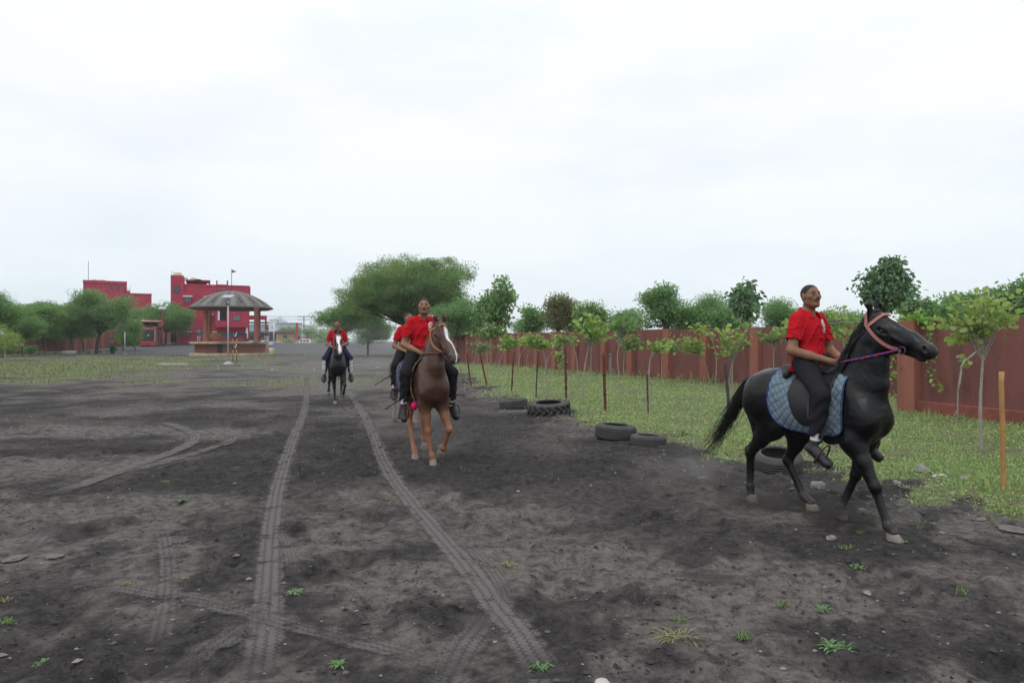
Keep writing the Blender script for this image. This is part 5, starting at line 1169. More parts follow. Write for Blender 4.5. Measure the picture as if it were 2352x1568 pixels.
def posts(lab, pxs, Y, ztop, zb, swag):
    r_ = thing('rope_posts', lab, 'posts', (P(pxs[0], 0, Y).x, Y, 0)); ys = (0, 1.6); xs = [P(p, 0, Y+y).x-P(pxs[0], 0, Y).x for p, y in zip(pxs, ys)]
    for x, y in zip(xs, ys):
        mb = MB(); mb.tube([(x, y, -.1), (x, y, ztop)], .028, 7); p = mb.build('post', mat('post_black', (.03, .03, .033), .6), r_)
        for z0, z1 in ((.52, .92), (1.38, 1.78)): mb = MB(); mb.tube([(x, y, z0), (x, y, z1)], .04, 7); mb.build('band', mat('post_orange', (.5, .20, .04), .6), p)
    for z in swag: mb = MB(); mb.tube(spline([(xs[0], 0, z), (xs[0]*.7+xs[1]*.3, .5, z-.26), (xs[0]*.3+xs[1]*.7, 1.1, z-.28), (xs[1], 1.6, z)], 12), .028, 6); mb.build('rope', mat('rope_white', (.55, .54, .52), .8), r_)
posts('pair of black and orange posts with white ropes hung between them before the bandstand', (535, 543.5), 52.5, 2.35, 0, (1.40, 2.30))
# ================================================================ LEFT SIDE FURNITURE
conc = mat('concrete_grey2', (.24, .225, .215), .9, var=.5, vscale=4, col2=(.15, .14, .135), bump=.3, bscale=20)
for i, (x0, y0, x1, y1, Y, lab) in enumerate([(410, 1072, 600, 1058, 76, 'concrete bench slab, first from the left before the wall'), (608, 1052, 800, 1066, 78, 'concrete bench slab, second from the left, next to the concrete pipe'), (900, 1050, 1062, 1030, 84, 'concrete bench slab just left of the forked trunk'), (1152, 1030, 1292, 1016, 88, 'concrete bench slab right of the forked trunk'), (1345, 1008, 1465, 994, 96, 'concrete bench slab farthest right, beside the grey pole')]):
    a = P(*Z5(x0, y0), Y); c = P(*Z5(x1, y1), Y); z0 = float(rise(a.x, Y)); r_ = thing('concrete_bench', lab, 'bench', ((a.x+c.x)/2, Y, z0), 0, 'concrete benches before the left wall'); L_ = abs(c.x-a.x)/2; zt = max(.42, (a.z+c.z)/2-z0)
    mb = MB(); mb.box(-L_, L_, -.22, .22, zt-.11, zt, b=.01); mb.build('slab', conc, r_)
    for x in (-L_*.7, L_*.7): mb = MB(); mb.box(x-.12, x+.12, -.18, .18, -.1, zt-.112); mb.build('leg', conc, r_)
a = P(*Z5(822, 1082), 74); r_ = thing('concrete_pipe', 'short grey concrete pipe lying by the second bench slab', 'pipe', (a.x, 74, .25), radians(12)); mb = MB(); M = Matrix.Rotation(radians(90), 4, 'Y'); mb.lathe([(.26, -.7), (.30, -.7), (.30, .7), (.26, .7)], 18, close=True); mb.v = [tuple(M @ Vector(v)) for v in mb.v]; mb.build('tube', conc, r_)
a = P(*Z5(1322, 1062), 84); r_ = thing('bin', 'green plastic bin standing by the benches', 'bin', (a.x, 84, float(rise(a.x, 84)))); mb = MB(); mb.lathe([(0, 0), (.24, 0), (.33, .95), (.36, .95), (.36, 1.0), (.30, 1.0)], 16); mb.build('body', mat('bin_green', (.02, .20, .05), .5), r_)
a = P(*Z5(1308, 980), 84.6); r_ = thing('notice_board', 'small blue and yellow notice behind the green bin', 'sign', (a.x, 84.6, float(rise(a.x, 84)))); mb = MB(); mb.box(-.03, .03, 0, .05, 0, 1.9); mb.build('post', frame_d, r_); mb = MB(); mb.box(-.28, .28, -.02, 0, 1.3, 1.9); mb.build('board', mat('notice_blue', (.10, .25, .45), .6), r_); mb = MB(); mb.box(-.05, .24, -.03, -.021, 1.35, 1.65); mb.build('patch', mat('notice_yellow', (.5, .36, .06), .6), r_)
a = P(*Z5(1469, 1058), 80); r_ = thing('grey_pole', 'plain grey pole standing alone left of the red bus', 'pole', (a.x, 80, 0)); mb = MB(); mb.tube([(0, 0, -.1), (0, 0, P(*Z5(1469, 812), 80).z)], .05, 8); mb.build('shaft', galv, r_); mb = MB(); mb.lathe([(.3, -.05), (.25, .1), (.06, .14)], 12); mb.build('footing', conc, r_)
# bus shed and bus
def Z3b(x, y): return ((540+x*.11482)/1.74150, (1240+y*.11480)/1.74150)
sh = Pic('bus_shed', 'open shed with a pinkish corrugated roof over the red bus', 'shed', Z3b, 108, (560, 1290)); zb = float(rise(-56, 108)); sh.root.location.z = zb; sh.o.z = zb
k = MB(); a = sh.w(155, 405); c = sh.w(905, 335); n = 18; vs = []; fs = []
for i in range(2*n+1):
    x = a.x+(c.x-a.x)*i/(2*n)+.35; dz = .05*(i % 2); vs += [(x-.35, -.5, a.z+dz), (x, 4.5, c.z+dz+.2)]
for i in range(2*n): fs.append((2*i, 2*i+2, 2*i+3, 2*i+1))
k.add(vs, fs); k.build('roof', mat('roof_pink', (.42, .24, .23), .6), sh.root)
q = [sh.w(*p) for p in ((803, 420), (985, 362), (985, 545), (803, 590))]; k = MB(); k.prism([(v.x, v.z) for v in q], -.3, -.2); k.build('fascia', mat('fascia_red', (.27, .075, .07), .7), sh.root)
sh.box('back_board', 240, 800, 415, 500, 2, 2.2, mat('shed_dark', (.03, .035, .045), .8))
for x in (806, 880, 945): 
    p0 = sh.w(x, 1270); p1 = sh.w(x, 580); k = MB(); k.box(p0.x-.09, p0.x+.09, .2+(x-806)*.01, .38+(x-806)*.01, 0, p1.z); k.build('post', mat('post_rust', (.05, .035, .032), .8), sh.root)
bu = Pic('bus', 'red bus parked nose in, its dark rear window facing the yard', 'bus', Z3b, 107, (440, 1290)); zb = float(rise(-57, 107)); bu.root.location.z = zb; bu.o.z = zb; busred = mat('bus_red', (.33, .028, .035), .45, coat=.3)
bu.box('body', 190, 700, 640, 1245, 0, 9, busred, .08); bu.box('rear_window', 250, 668, 685, 1075, -.03, .03, mat('bus_glass', (.012, .010, .018), .15, spec=.6)); bu.box('bumper', 185, 690, 1090, 1240, -.12, -.002, mat('bumper_red', (.36, .045, .055), .55), .03); bu.box('roof_rack', 320, 620, 570, 636, .5, 5, mat('rack_red', (.22, .04, .05), .7)); bu.box('side_pillar', 672, 712, 655, 1080, -.05, .2, mat('bus_pale', (.40, .20, .20), .5))
bu.box('plate', 330, 530, 1185, 1198, -.14, -.121, dark_in); bu.box('sticker', 428, 485, 858, 892, -.05, -.031, white)
for x in (225, 615): bu.box('tail_lamp', x, x+60, 980, 1000, -.05, -.031, mat('lamp_grey', (.14, .13, .15), .3))
for i in range(6): bu.box('lettering', 335+30*i, 355+30*i, 652, 672, -.02, .02, mat('letter_pale', (.5, .35, .35), .6))
for x in (225, 570):
    p = bu.w(x+50, 1290); mb = MB(); M = Matrix.Translation((p.x, .9, .42)) @ Matrix.Rotation(radians(90), 4, 'Y'); mb.lathe([(.2, -.14), (.42, -.14), (.45, -.1), (.45, .1), (.42, .14), (.2, .14)], 20); mb.v = [tuple(M @ Vector(v)) for v in mb.v]; mb.build('wheel', rub_d, bu.root)
# ================================================================ FAR GATE AREA (measured on the far-centre enlargement)
def Z2b(x, y): return ((1040+x*.11054)/1.74150, (1250+y*.11054)/1.74150)
far_white = mat('far_white', (.62, .66, .70), .85, var=.3, vscale=.2, col2=(.5, .55, .6)); farb = mat('far_window', (.16, .22, .30), .4)
c = Pic('white_building', 'long low white building far behind the gate', 'building', Z2b, 330, (950, 1000)); c.box('wall', 560, 1540, 375, 1010, 0, 20, far_white); c.box('roof_edge', 555, 1545, 362, 376, -1, 20, far_white); c.window(990, 1130, 500, 580, 0, None, 4, farb)
for x in (600, 675, 740, 815): c.window(x-10, x+10, 490, 525, 0, None, 0, farb)
c = Pic('white_building', 'hazy pale block building with stepped roof, far left of the gate', 'building', Z2b, 380, (600, 1000)); c.box('wall', 340, 860, 240, 1005, 0, 20, far_white); c.box('tower', 665, 800, 160, 242, 1, 8, far_white); c.box('step', 800, 975, 300, 1005, -2, 10, far_white); c.window(430, 452, 500, 570, 0, None, 0, farb); c.window(628, 662, 270, 340, 0, None, 0, farb)
water_tank('left of two far cream tanks on the hazy block building', Z2b, 382, 500, 555, 200, 242); water_tank('right of two far cream tanks on the hazy block building', Z2b, 382, 598, 652, 202, 242)
c = Pic('blue_shed', 'pale blue warehouse seen through the bandstand columns', 'building', Z2b, 260, (100, 1000)); c.box('wall', -450, 330, 420, 1000, 0, 20, mat('far_blue', (.34, .42, .52), .8)); c.box('roof', -460, 340, 330, 345, -1, 20, mat('roof_teal', (.25, .42, .47), .7)); c.box('lower_wall', -520, 200, 690, 1010, -4, -1, mat('far_dark', (.05, .045, .06), .8))
c = Pic('gate_canopy', 'long pale concrete canopy beam carried on posts at the gate', 'canopy', Z2b, 240, (1900, 1080)); c.box('beam', 1545, 2500, 445, 520, 0, 4, far_white); 
for x in (1570, 2420): c.box('post', x, x+25, 520, 1080, 1, 1.8, far_white)
c = Pic('guard_house', 'small yellow guard house with red roof band and dark window', 'building', Z2b, 190, (900, 1150)); yel = mat('wall_yellow', (.55, .45, .22), .85, var=.3, vscale=.6, col2=(.45, .36, .18)); rt = mat('sign_red', (.45, .10, .07), .8)
c.box('wall', 585, 1215, 740, 1160, 0, 4, yel); c.box('roof', 548, 1232, 662, 722, -.9, 5, mat('roof_grey', (.14, .13, .14), .9)); c.box('roof_band', 552, 1228, 722, 745, -.85, 4.6, mat('band_red', (.34, .04, .05), .8)); c.window(820, 990, 825, 992, 0, None, 0)
c.box('name_board', 800, 1000, 790, 818, -.06, -.002, white)
rgt = random.Random(4)
for y in (775, 800): 
    for i in range(9): x = 808+i*20+rgt.uniform(0, 5); c.box('lettering', x, x+13, y-6, y+6, -.08, -.062, rt)
for x0, x1, ys in ((612, 800, (880, 900, 918, 938, 958)), (1020, 1205, (880, 912, 944))):
    for y in ys:
        x = x0+rgt.uniform(0, 8)
        while x < x1-20: w_ = rgt.uniform(12, 34); c.box('lettering', x, x+w_, y-4, y+4, -.03, -.002, rt); x += w_+rgt.uniform(6, 10)
c = Pic('dark_gate', 'dark closed gate panel left of the yellow guard house', 'gate', Z2b, 195, (440, 1060)); c.box('leaf', 325, 455, 690, 1090, 0, .3, mat('gate_dark', (.035, .028, .045), .7)); c.box('leaf', 457, 588, 690, 1090, .02, .3, mat('gate_dark'))
c = Pic('gate_pillar', 'tall square red gate pillar right of the yellow guard house', 'pillar', Z2b, 188, (1330, 1120)); c.box('shaft', 1292, 1372, 372, 1130, 0, 2, mat('pillar_red', (.45, .045, .075), .8)); 
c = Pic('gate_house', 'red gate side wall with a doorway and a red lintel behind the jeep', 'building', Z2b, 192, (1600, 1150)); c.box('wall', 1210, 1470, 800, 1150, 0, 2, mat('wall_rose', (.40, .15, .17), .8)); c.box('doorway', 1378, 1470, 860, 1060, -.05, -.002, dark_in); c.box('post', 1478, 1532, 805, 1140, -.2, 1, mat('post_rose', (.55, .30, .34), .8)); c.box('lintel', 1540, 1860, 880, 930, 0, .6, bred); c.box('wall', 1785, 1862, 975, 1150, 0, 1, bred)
def pole(lab, x, y0, y1, Y, r_, m, arms=(), flag=None):
    a = P(*Z2b(x, y1), Y); t = P(*Z2b(x, y0), Y); o = thing('pole', lab, 'pole', (a.x, Y, a.z)); mb = MB(); mb.tube([(0, 0, -.6), (0, 0, t.z-a.z)], r_, 7); mb.build('shaft', m, o)
    for ay, w_ in arms: z = P(*Z2b(x, ay), Y).z-a.z; mb = MB(); mb.box(-w_/2, w_/2, -.06, .06, z-.08, z+.08); mb.build('crossarm', m, o)
    return o
pole('white flagpole left of the yellow guard house', 500, 350, 1045, 180, .14, white); pole('tall white pole between the jeep and the field gun', 2103, 60, 1165, 160, .10, white); pole('dark utility pole with two crossarms behind the gate', 1590, 130, 780, 230, .16, mat('pole_dark', (.05, .05, .06), .8), ((140, 4.2), (262, 4.0))); pole('thin pole with a box behind the jeep', 1845, 330, 1000, 220, .05, mat('pole_dark'), ((380, .7),))
root = thing('power_lines', 'thin overhead power lines crossing behind the bandstand', 'wires', (P(*Z2b(1590, 140), 230).x, 230, 0))
for y, dy in ((130, 0), (150, 1.5), (262, 0), (205, 2)):
    z = P(*Z2b(1590, y), 230).z; mb = MB(); mb.tube([(x, dy+abs(x)*.05, z+.9*((x/45)**2-0)) for x in np.linspace(-45, 30, 14)], .035, 4, False); mb.build('wire', mat('wire_grey', (.2, .22, .25), .6), root)
# railing, cone
c = Pic('railing', 'low white metal railing at the edge of the asphalt by the guard house', 'railing', Z2b, 172, (530, 1190))
for x0, x1, y0, y1 in ((310, 762, 1040, 1054), (310, 762, 1112, 1124), (310, 762, 1180, 1194)): c.box('rail', x0, x1, y0, y1, 0, .08, white)
for x in (315, 420, 540, 630, 680, 745): c.box('post', x, x+14, 1054, 1180, -.01, .09, white)
a = P(*Z2b(800, 1218), 168); r_ = thing('traffic_cone', 'red and white traffic cone beside the white railing', 'cone', (a.x, 168, a.z)); mb = MB(); mb.box(-.35, .35, -.35, .35, 0, .06); mb.build('foot', mat('cone_red', (.5, .05, .06), .6), r_)
for z0, z1, r0, r1, cc_ in ((.06, .4, .32, .25, 'cone_red'), (.4, .62, .25, .20, 'paint_white'), (.62, .85, .20, .15, 'cone_red'), (.85, 1.02, .15, .11, 'paint_white'), (1.02, 1.35, .11, .05, 'cone_red')): mb = MB(); mb.lathe([(r0, z0), (r1, z1)], 14); mb.build('band', mat(cc_), r_)
# jeep
def jeep():
    Y = 184; a = P(*Z2b(1160, 1222), Y); e = P(*Z2b(1795, 1222), Y); r_ = thing('jeep', 'white jeep with red side stripe parked sideways before the gate', 'car', (a.x, Y, a.z)); L_ = e.x-a.x; sc = L_/635.
    def q(x, y): return ((x-1160)*sc, (1222-y)*sc)
    wt = mat('car_white', (.66, .62, .62), .4, coat=.3)
    mb = MB(); mb.prism([q(*p) for p in ((1165, 1175), (1160, 1125), (1190, 1085), (1365, 1060), (1790, 1060), (1795, 1150), (1780, 1180), (1400, 1190))], 0, 1.75); mb.build('body', wt, r_)
    mb = MB(); mb.prism([q(*p) for p in ((1365, 1062), (1425, 968), (1455, 958), (1735, 958), (1765, 975), (1790, 1062))], .08, 1.67); mb.build('cabin', wt, r_)
    for x0, x1, xs in ((1445, 1525, 10), (1555, 1642, 0), (1668, 1765, 0)):
        mb = MB(); mb.prism([q(*p) for p in ((x0-xs, 1052), (x0+6, 990), (x1-4, 990), (x1, 1052))], .05, .078); mb.build('window', glass, r_)
    mb = MB(); mb.prism([q(*p) for p in ((1330, 1105), (1770, 1098), (1775, 1130), (1620, 1148), (1390, 1148))], -.02, -.002); mb.build('stripe', mat('stripe_red', (.42, .06, .07), .5), r_)
    for i in range(6): mb = MB(); x = 1380+i*40; mb.prism([q(*p) for p in ((x, 1138), (x+6, 1110), (x+16, 1110), (x+10, 1138))], -.035, -.021); mb.build('lettering', wt, r_)
    mb = MB(); mb.prism([q(*p) for p in ((1150, 1150), (1150, 1120), (1215, 1120), (1215, 1150))], -.06, 1.8); mb.build('bumper', wt, r_); mb = MB(); mb.prism([q(*p) for p in ((1745, 1165), (1745, 1135), (1808, 1135), (1808, 1165))], -.05, 1.8); mb.build('bumper', wt, r_)
    mb = MB(); mb.prism([q(*p) for p in ((1300, 1195), (1300, 1170), (1420, 1170), (1420, 1195))], -.08, .1); mb.build('footboard', wt, r_)
    for x in (1275, 1675):
        for y in (.05, 1.6):
            cx_, cz_ = q(x, 1165); mb = MB(); M = Matrix.Translation((cx_, y, cz_)) @ Matrix.Rotation(radians(90), 4, 'X'); R_ = 58*sc; mb.lathe([(0, -.1), (R_*.55, -.1), (R_*.9, -.12), (R_, -.06), (R_, .08), (0, .1)], 20); mb.v = [tuple(M @ Vector(v)) for v in mb.v]; w_ = mb.build('wheel', mat('wheel_dark', (.06, .055, .055), .8), r_)
            mb = MB(); mb.lathe([(0, .105), (R_*.4, .105), (R_*.45, .09)], 14); mb.v = [tuple(M @ Vector(v)) for v in mb.v]; mb.build('rim', mat('rim_grey', (.3, .3, .3), .5), w_)
        cx_, cz_ = q(x, 1165); mb = MB(); mb.tube([(cx_+62*sc*1.08*cos(t), -.03, cz_+62*sc*1.08*sin(t)) for t in np.linspace(.1, pi-.1, 12)], .05, 6); mb.build('wheel_arch', wt, r_)
jeep()
# field gun on its plinth, white figure
def Z4(x, y): return ((1240+x*.08287)/1.74150, (1290+y*.08291)/1.74150)
Y = 140; pl = Pic('gun_plinth', 'low grey stone plinth under the field gun', 'plinth', Z4, Y, (600, 1240)); pl.box('block', 315, 1000, 1135, 1240, 0, 4, conc, .05)
a = P(*Z4(640, 1130), Y); r_ = thing('field_gun', 'twin barrelled old field gun with spoked wheels pointing up left', 'cannon', (a.x, Y+1.5, a.z)); gun = mat('gun_grey', (.16, .165, .17), .5, metal=.3)
for (x0, y0), (x1, y1), dy in (((215, 568), (760, 860), 0), ((150, 592), (680, 850), .8)):
    p0 = P(*Z4(x0, y0), Y)-a; p1 = P(*Z4(x1, y1), Y)-a; mb = MB(); d = p1-p0; mb.tube([(p0.x, dy, p0.z), (p0.x+d.x*.05, dy, p0.z+d.z*.05), (p0.x+d.x*.06, dy, p0.z+d.z*.06), (p1.x, dy, p1.z)], [.15, .15, .115, .15], 10); mb.build('barrel', gun, r_)
for dy in (-.5, 1.3):
    p = P(*Z4(640, 990), Y)-a; R_ = 108*.0476*Y/FPX; ws = MB(); ws.tube([(p.x+R_*cos(t), dy, p.z+R_*sin(t)) for t in np.linspace(0, 2*pi, 25)], .06, 6, False); w_ = ws.build('wheel', mat('wheel_wood', (.22, .15, .11), .8), r_)
    for k in range(10): t = 2*pi*k/10; mb = MB(); mb.tube([(p.x, dy, p.z), (p.x+R_*cos(t), dy, p.z+R_*sin(t))], .035, 5); mb.build('spoke', mat('wheel_wood'), w_)
mb = MB(); p = P(*Z4(640, 990), Y)-a; q = P(*Z4(1000, 1120), Y)-a; mb.box(p.x-.3, p.x+.9, -.3, 1.1, p.z-.15, p.z+.55, b=.05); mb.tube([(p.x, .4, p.z), (q.x, .4, q.z+.1)], .12, 8); mb.build('carriage', gun, r_)
a = P(*Z4(210, 1228), 146); r_ = thing('white_figure', 'small white painted animal figure lying at the edge of the gun plinth', 'statue', (a.x, 146, a.z)); F_ = Field((-.7, -.4, -.1), (.7, .4, 1.2), .05); F_.ell((.05, 0, .25), (.5, .25, .26), .1); F_.seg((.38, 0, .4), (.42, 0, .85), .17, .12, .1); F_.ell((.36, 0, .92), (.17, .11, .12), .06); F_.seg((-.4, 0, .12), (-.65, 0, .06), .1, .06, .06); V, Q = F_.surface(1); link('body', npmesh('body', V, Q, True, white), r_)
# striped twin post
Y = 112; a = P(765, 806, Y); r_ = thing('striped_posts', 'twin tall posts with yellow bands behind the lone dark horse rider', 'posts', (a.x, Y, 0))
for dx in (-.17, .17):
    mb = MB(); mb.tube([(dx, 0, 0), (dx, 0, P(0, 733, Y).z)], .06, 7); p = mb.build('post', mat('post_black'), r_)
    for y0, y1 in ((745, 757), (764, 775), (783, 796)): mb = MB(); mb.tube([(dx, 0, P(0, y1, Y).z), (dx, 0, P(0, y0, Y).z)], .10, 7); mb.build('band', mat('band_yellow', (.42, .27, .06), .7), p)
mb = MB(); z = P(0, 733, Y).z; mb.box(-.35, .35, -.12, .12, z, z+.1); mb.build('cap', mat('post_orange'), r_)
# ================================================================ VEGETATION
VR = np.random.default_rng(21)
def unit(v): return v/(np.linalg.norm(v, axis=-1, keepdims=True)+1e-9)
def leaf_geo(C, D, size, asp=.5, fold=.15, kind='quad', r=VR):
    """one folded leaf per base point C along D"""
    n = len(C); D = unit(D); U = unit(r.normal(size=(n, 3))+np.array((0, 0, .9))); S = unit(np.cross(D, U)); Nn = np.cross(S, D); s = np.asarray(size).reshape(-1, 1)
    if kind == 'quad':
        P0 = C; P1 = C+D*s*.5+S*s*asp*.5+Nn*s*fold; P2 = C+D*s; P3 = C+D*s*.5-S*s*asp*.5+Nn*s*fold
        V = np.stack([P0, P1, P2, P3], 1).reshape(-1, 3); F = np.arange(n*4).reshape(n, 4); return V, np.concatenate([F[:, (0, 1, 2)], F[:, (0, 2, 3)]])
    # broad rounded leaf, 8 verts
    q = [(0, 0), (.18, .34), (.5, .5), (.82, .34), (1, 0), (.82, -.34), (.5, -.5), (.18, -.34)]
    V = np.stack([C+D*s*a+S*s*asp*b+Nn*s*(fold*abs(b)*2-.18*a*a) for a, b in q], 1).reshape(-1, 3); i = np.arange(n)[:, None]*8
    F = np.concatenate([i+np.array(t) for t in ((0, 1, 7), (1, 2, 4), (1, 4, 7), (2, 3, 4), (7, 4, 6), (4, 5, 6))]); return V, F
def leaf_mat(name, c1, c2, isl=.35, tr=.48, vs=1.2):
    return mat(name, c1, .62, var=.75, vscale=vs, col2=c2, island=isl, trans=tr, spec=.22)
LM = dict(
  dark=leaf_mat('leaf_dark', (.085, .155, .066), (.13, .20, .08)), teak=leaf_mat('leaf_teak', (.065, .12, .068), (.105, .16, .08), .4, .42),
  acacia=leaf_mat('leaf_acacia', (.092, .16, .074), (.155, .195, .075), .3, .48, .5), feather=leaf_mat('leaf_feather', (.095, .165, .085), (.13, .20, .09), .3, .55, .6),
  sap=leaf_mat('leaf_sapling', (.115, .18, .055), (.20, .245, .075), .4, .45, 2), sap2=leaf_mat('leaf_sapling_dull', (.085, .135, .056), (.13, .17, .06), .4, .4, 2),
  brown=leaf_mat('leaf_brownish', (.095, .115, .060), (.15, .115, .066), .4, .45, 1.5), lime=leaf_mat('leaf_lime', (.12, .22, .05), (.17, .25, .06), .35, .4), mid=leaf_mat('leaf_mid', (.088, .16, .066), (.14, .20, .075), .35, .52, .5),
  grass=leaf_mat('blade_green', (.14, .20, .085), (.23, .25, .12), .4, .4, 1.2), weed=leaf_mat('weed_leaf', (.145, .215, .09), (.225, .27, .13), .45, .4, .8), dry=leaf_mat('blade_straw', (.27, .235, .11), (.19, .22, .06), .4, .3, 2))
bark = mat('bark_brown', (.075, .058, .045), .95, var=.7, vscale=12, col2=(.13, .115, .10), bump=.6, bscale=45, stretch=(1, 1, .25))
bark_pale = mat('bark_pale', (.34, .32, .28), .95, var=.7, vscale=14, col2=(.19, .17, .15), bump=.5, bscale=60)
bark_dark = mat('bark_dark', (.032, .027, .024), .95, var=.6, vscale=10, col2=(.06, .052, .045), bump=.5, bscale=40)
def tree(name, lab, base, cc, cr, ncl, nleaf, ls, clr, leafm, barkm=None, tr=.12, fork=.45, seed=1, asp=.5, kind='quad', droop=.1, group=None, flat=.6, hollow=.45, bend=(0, 0), limbs=None, cat='tree', stems=None, lean=0., lobes=9, lrs=1., stray=0.):
    """trunk -> limbs -> clumps of leaves filling an uneven crown; cc crown centre, cr crown radii (world)"""
    r = np.random.default_rng(seed); base = Vector(base); root = thing(name, lab, cat, base, 0, group); cc = Vector(cc)-base; cr = np.array(cr, float)
    nlb = lobes; lc = unit(r.normal(size=(nlb, 3)))*r.uniform(.45, .72, (nlb, 1)); lr = r.uniform(.30, .50, (nlb, 1))*lrs; lc[0] = (0, 0, -.1); lr[0] = .55      # crown of several uneven lobes
    li = r.choice(nlb, ncl, p=(lr[:, 0]**2/(lr[:, 0]**2).sum())); u = unit(r.normal(size=(ncl, 3))); rad = hollow+(1-hollow)*r.random(ncl)**.6
    q = lc[li]+u*rad[:, None]*lr[li]; q[:, 2] = np.where(q[:, 2] < 0, q[:, 2]*.85, q[:, 2]); cl = q*cr*1.02*np.where(r.random((ncl, 1)) < stray, r.uniform(1.05, 1.38, (ncl, 1)), 1)+np.array(cc)
    fk = Vector((cc.x*fork+bend[0], cc.y*fork+bend[1], max(cc.z-cr[2]*.75, .25*cc.z)*1.0)) if fork else Vector(cc)
    mb = MB(); mb.tube(spline([(0, 0, -.15), Vector((bend[0]*.6+fk.x*.3, bend[1]*.6+fk.y*.3, fk.z*.5)), fk], 9), [tr*(1.25 if i == 0 else 1.0-.035*i) for i in range(9)], 8)
    nl = limbs or min(ncl, max(5, ncl//5)); order = r.permutation(ncl)[:nl]
    for k in order:
        e = Vector(cl[k]); md = fk.lerp(e, .5)+Vector((0, 0, -.08*(e-fk).length+.1*cr[2])); mb.tube(spline([fk+Vector((0, 0, -tr)), md, e], 7), [max(.008, tr*(.42 if nl < 30 else .30)*(1-.14*i)) for i in range(7)], 5, False)
        for j in np.argsort(((cl-cl[k])**2).sum(1))[1:4]:
            mb.tube([md, md.lerp(Vector(cl[j]), .6)+Vector((0, 0, .05)), Vector(cl[j])], [tr*.16, tr*.11, tr*.04], 4, False)
    mb.build('trunk', barkm or bark, root)
    w = np.repeat(np.arange(ncl), nleaf); n = len(w); off = np.clip(r.normal(size=(n, 3)), -1.7, 1.7)*np.array((1, 1, flat))*(clr*(.6+.8*r.random(ncl)))[w][:, None]
    C = cl[w]+off; D = unit(unit(off)*.55*np.array((1, 1, .7))+np.array(cl[w]-np.array(cc))*.25/max(cr)+r.normal(size=(n, 3))*.75)+np.array((0, 0, -droop))
    V, F = leaf_geo(C, D, ls*r.uniform(.6, 1.25, n), asp, kind=kind, r=r)
    link('crown', npmesh('crown', V, F, False, LM[leafm]), root); return root
# ---- big acacia behind the riders
b0 = Vector(((928-CX)*68/FPX, 68, 0))
def W_(px, py, Y): return P(px, py, Y)
tree('acacia_tree', 'large spreading feathery acacia with dark limbs, tallest tree in the middle', b0, W_(936, 668, 68), (7.3, 5.4, 4.4), 760, 210, .18, .42, 'acacia', bark_dark, .32, .9, 11, .40, flat=.6, hollow=.4, limbs=34, droop=.05, lobes=34, lrs=.85)
tree('acacia_tree', 'bushy lower tree leaning out at the left foot of the large acacia', W_(792, 800, 72)*1, W_(800, 725, 72), (2.9, 2.5, 2.2), 80, 190, .24, .5, 'mid', bark_dark, .16, .4, 12, .35, limbs=16)
tree('acacia_tree', 'dense middle tree under the large acacia right behind the lone dark horse', W_(845, 812, 76), W_(846, 752, 76), (2.5, 2.2, 2.2), 80, 170, .22, .42, 'dark', bark, .14, .4, 13, .35, limbs=14)
tree('acacia_tree', 'pale green feathery tree right of the chestnut horse rider', W_(1040, 830, 52), W_(1050, 740, 52), (2.0, 2, 1.7), 80, 190, .17, .38, 'feather', bark, .09, .4, 14, .3, limbs=14)
# ---- trees beyond the boundary wall
def wallX(y): return np.where(y > 16.4, 20-.45*y, 13.1-.24*y)
def wallY(px): return 31360/(px-470) if px < 2062 else 13.1*FPX/(px-800)
def backtree(name, lab, px0, px1, py0, py1, dY, seed, leafm, ls, ncl, nl, asp=.5, kind='quad', clr=.35, barkm=None, hollow=.3, tr=.09, Y=None, droop=.1, depth=1.):
    pxc = (px0+px1)/2; Y0 = Y; Y = max(Y, wallY(pxc)+2.5+.25*dY); kk = Y/Y0; ls *= kk; clr *= kk**.8; tr *= kk**.7; a = P(px0, py1, Y); b = P(px1, py0, Y); cc = (a+b)/2; rx = (b.x-a.x)/2; rz = (b.z-a.z)/2
    return tree(name, lab, (cc.x, Y, 0), cc, (rx*.98, rx*.85*depth, rz*1.0), int(ncl*1.5), int(nl*1.05), ls*.95, clr*.66, leafm, barkm, tr, .9, seed, asp, kind, droop, None, .7, hollow, lobes=10, lrs=.70, stray=.16)
backtree('leafy_tree', 'dark broad leaved tree beyond the wall just right of the chestnut horse', 1094, 1190, 650, 765, 4, 31, 'dark', .22, 46, 44, .62, clr=.42, Y=36)
backtree('leafy_tree', 'thin top shoot rising above the dark broad leaved tree beyond the wall', 1138, 1182, 636, 700, 4, 32, 'dark', .20, 10, 40, .62, clr=.28, Y=35)
backtree('leafy_tree', 'small dark tree beyond the wall between the broad leaved tree and the brownish tree', 1186, 1240, 698, 768, 4, 33, 'dark', .19, 22, 40, .6, clr=.32, Y=37)
backtree('brownish_tree', 'brownish green bushy tree beyond the wall with thin upright twigs on top', 1240, 1325, 664, 768, 3, 34, 'brown', .15, 44, 66, .4, clr=.34, Y=33)
backtree('leafy_tree', 'round mid green tree beyond the wall right of the brownish tree', 1318, 1400, 690, 760, 6, 35, 'mid', .17, 40, 60, .55, clr=.36, Y=38)
backtree('feathery_tree', 'airy light green tree beyond the wall with separate tufts at its top left', 1462, 1590, 640, 755, 5, 36, 'feather', .14, 52, 90, .35, clr=.26, Y=27, hollow=.55)
backtree('feathery_tree', 'bluish feathery thicket tree beyond the wall left of the slim dark tree', 1570, 1700, 682, 765, 8, 37, 'feather', .13, 60, 110, .28, clr=.36, Y=33)
backtree('slim_tree', 'slim upright tree with large hanging dark leaves beyond the wall left of the nearest rider', 1682, 1742, 618, 760, 2, 38, 'teak', .20, 30, 17, .6, 'broad', clr=.24, Y=25, droop=.8, barkm=bark_pale, tr=.05)
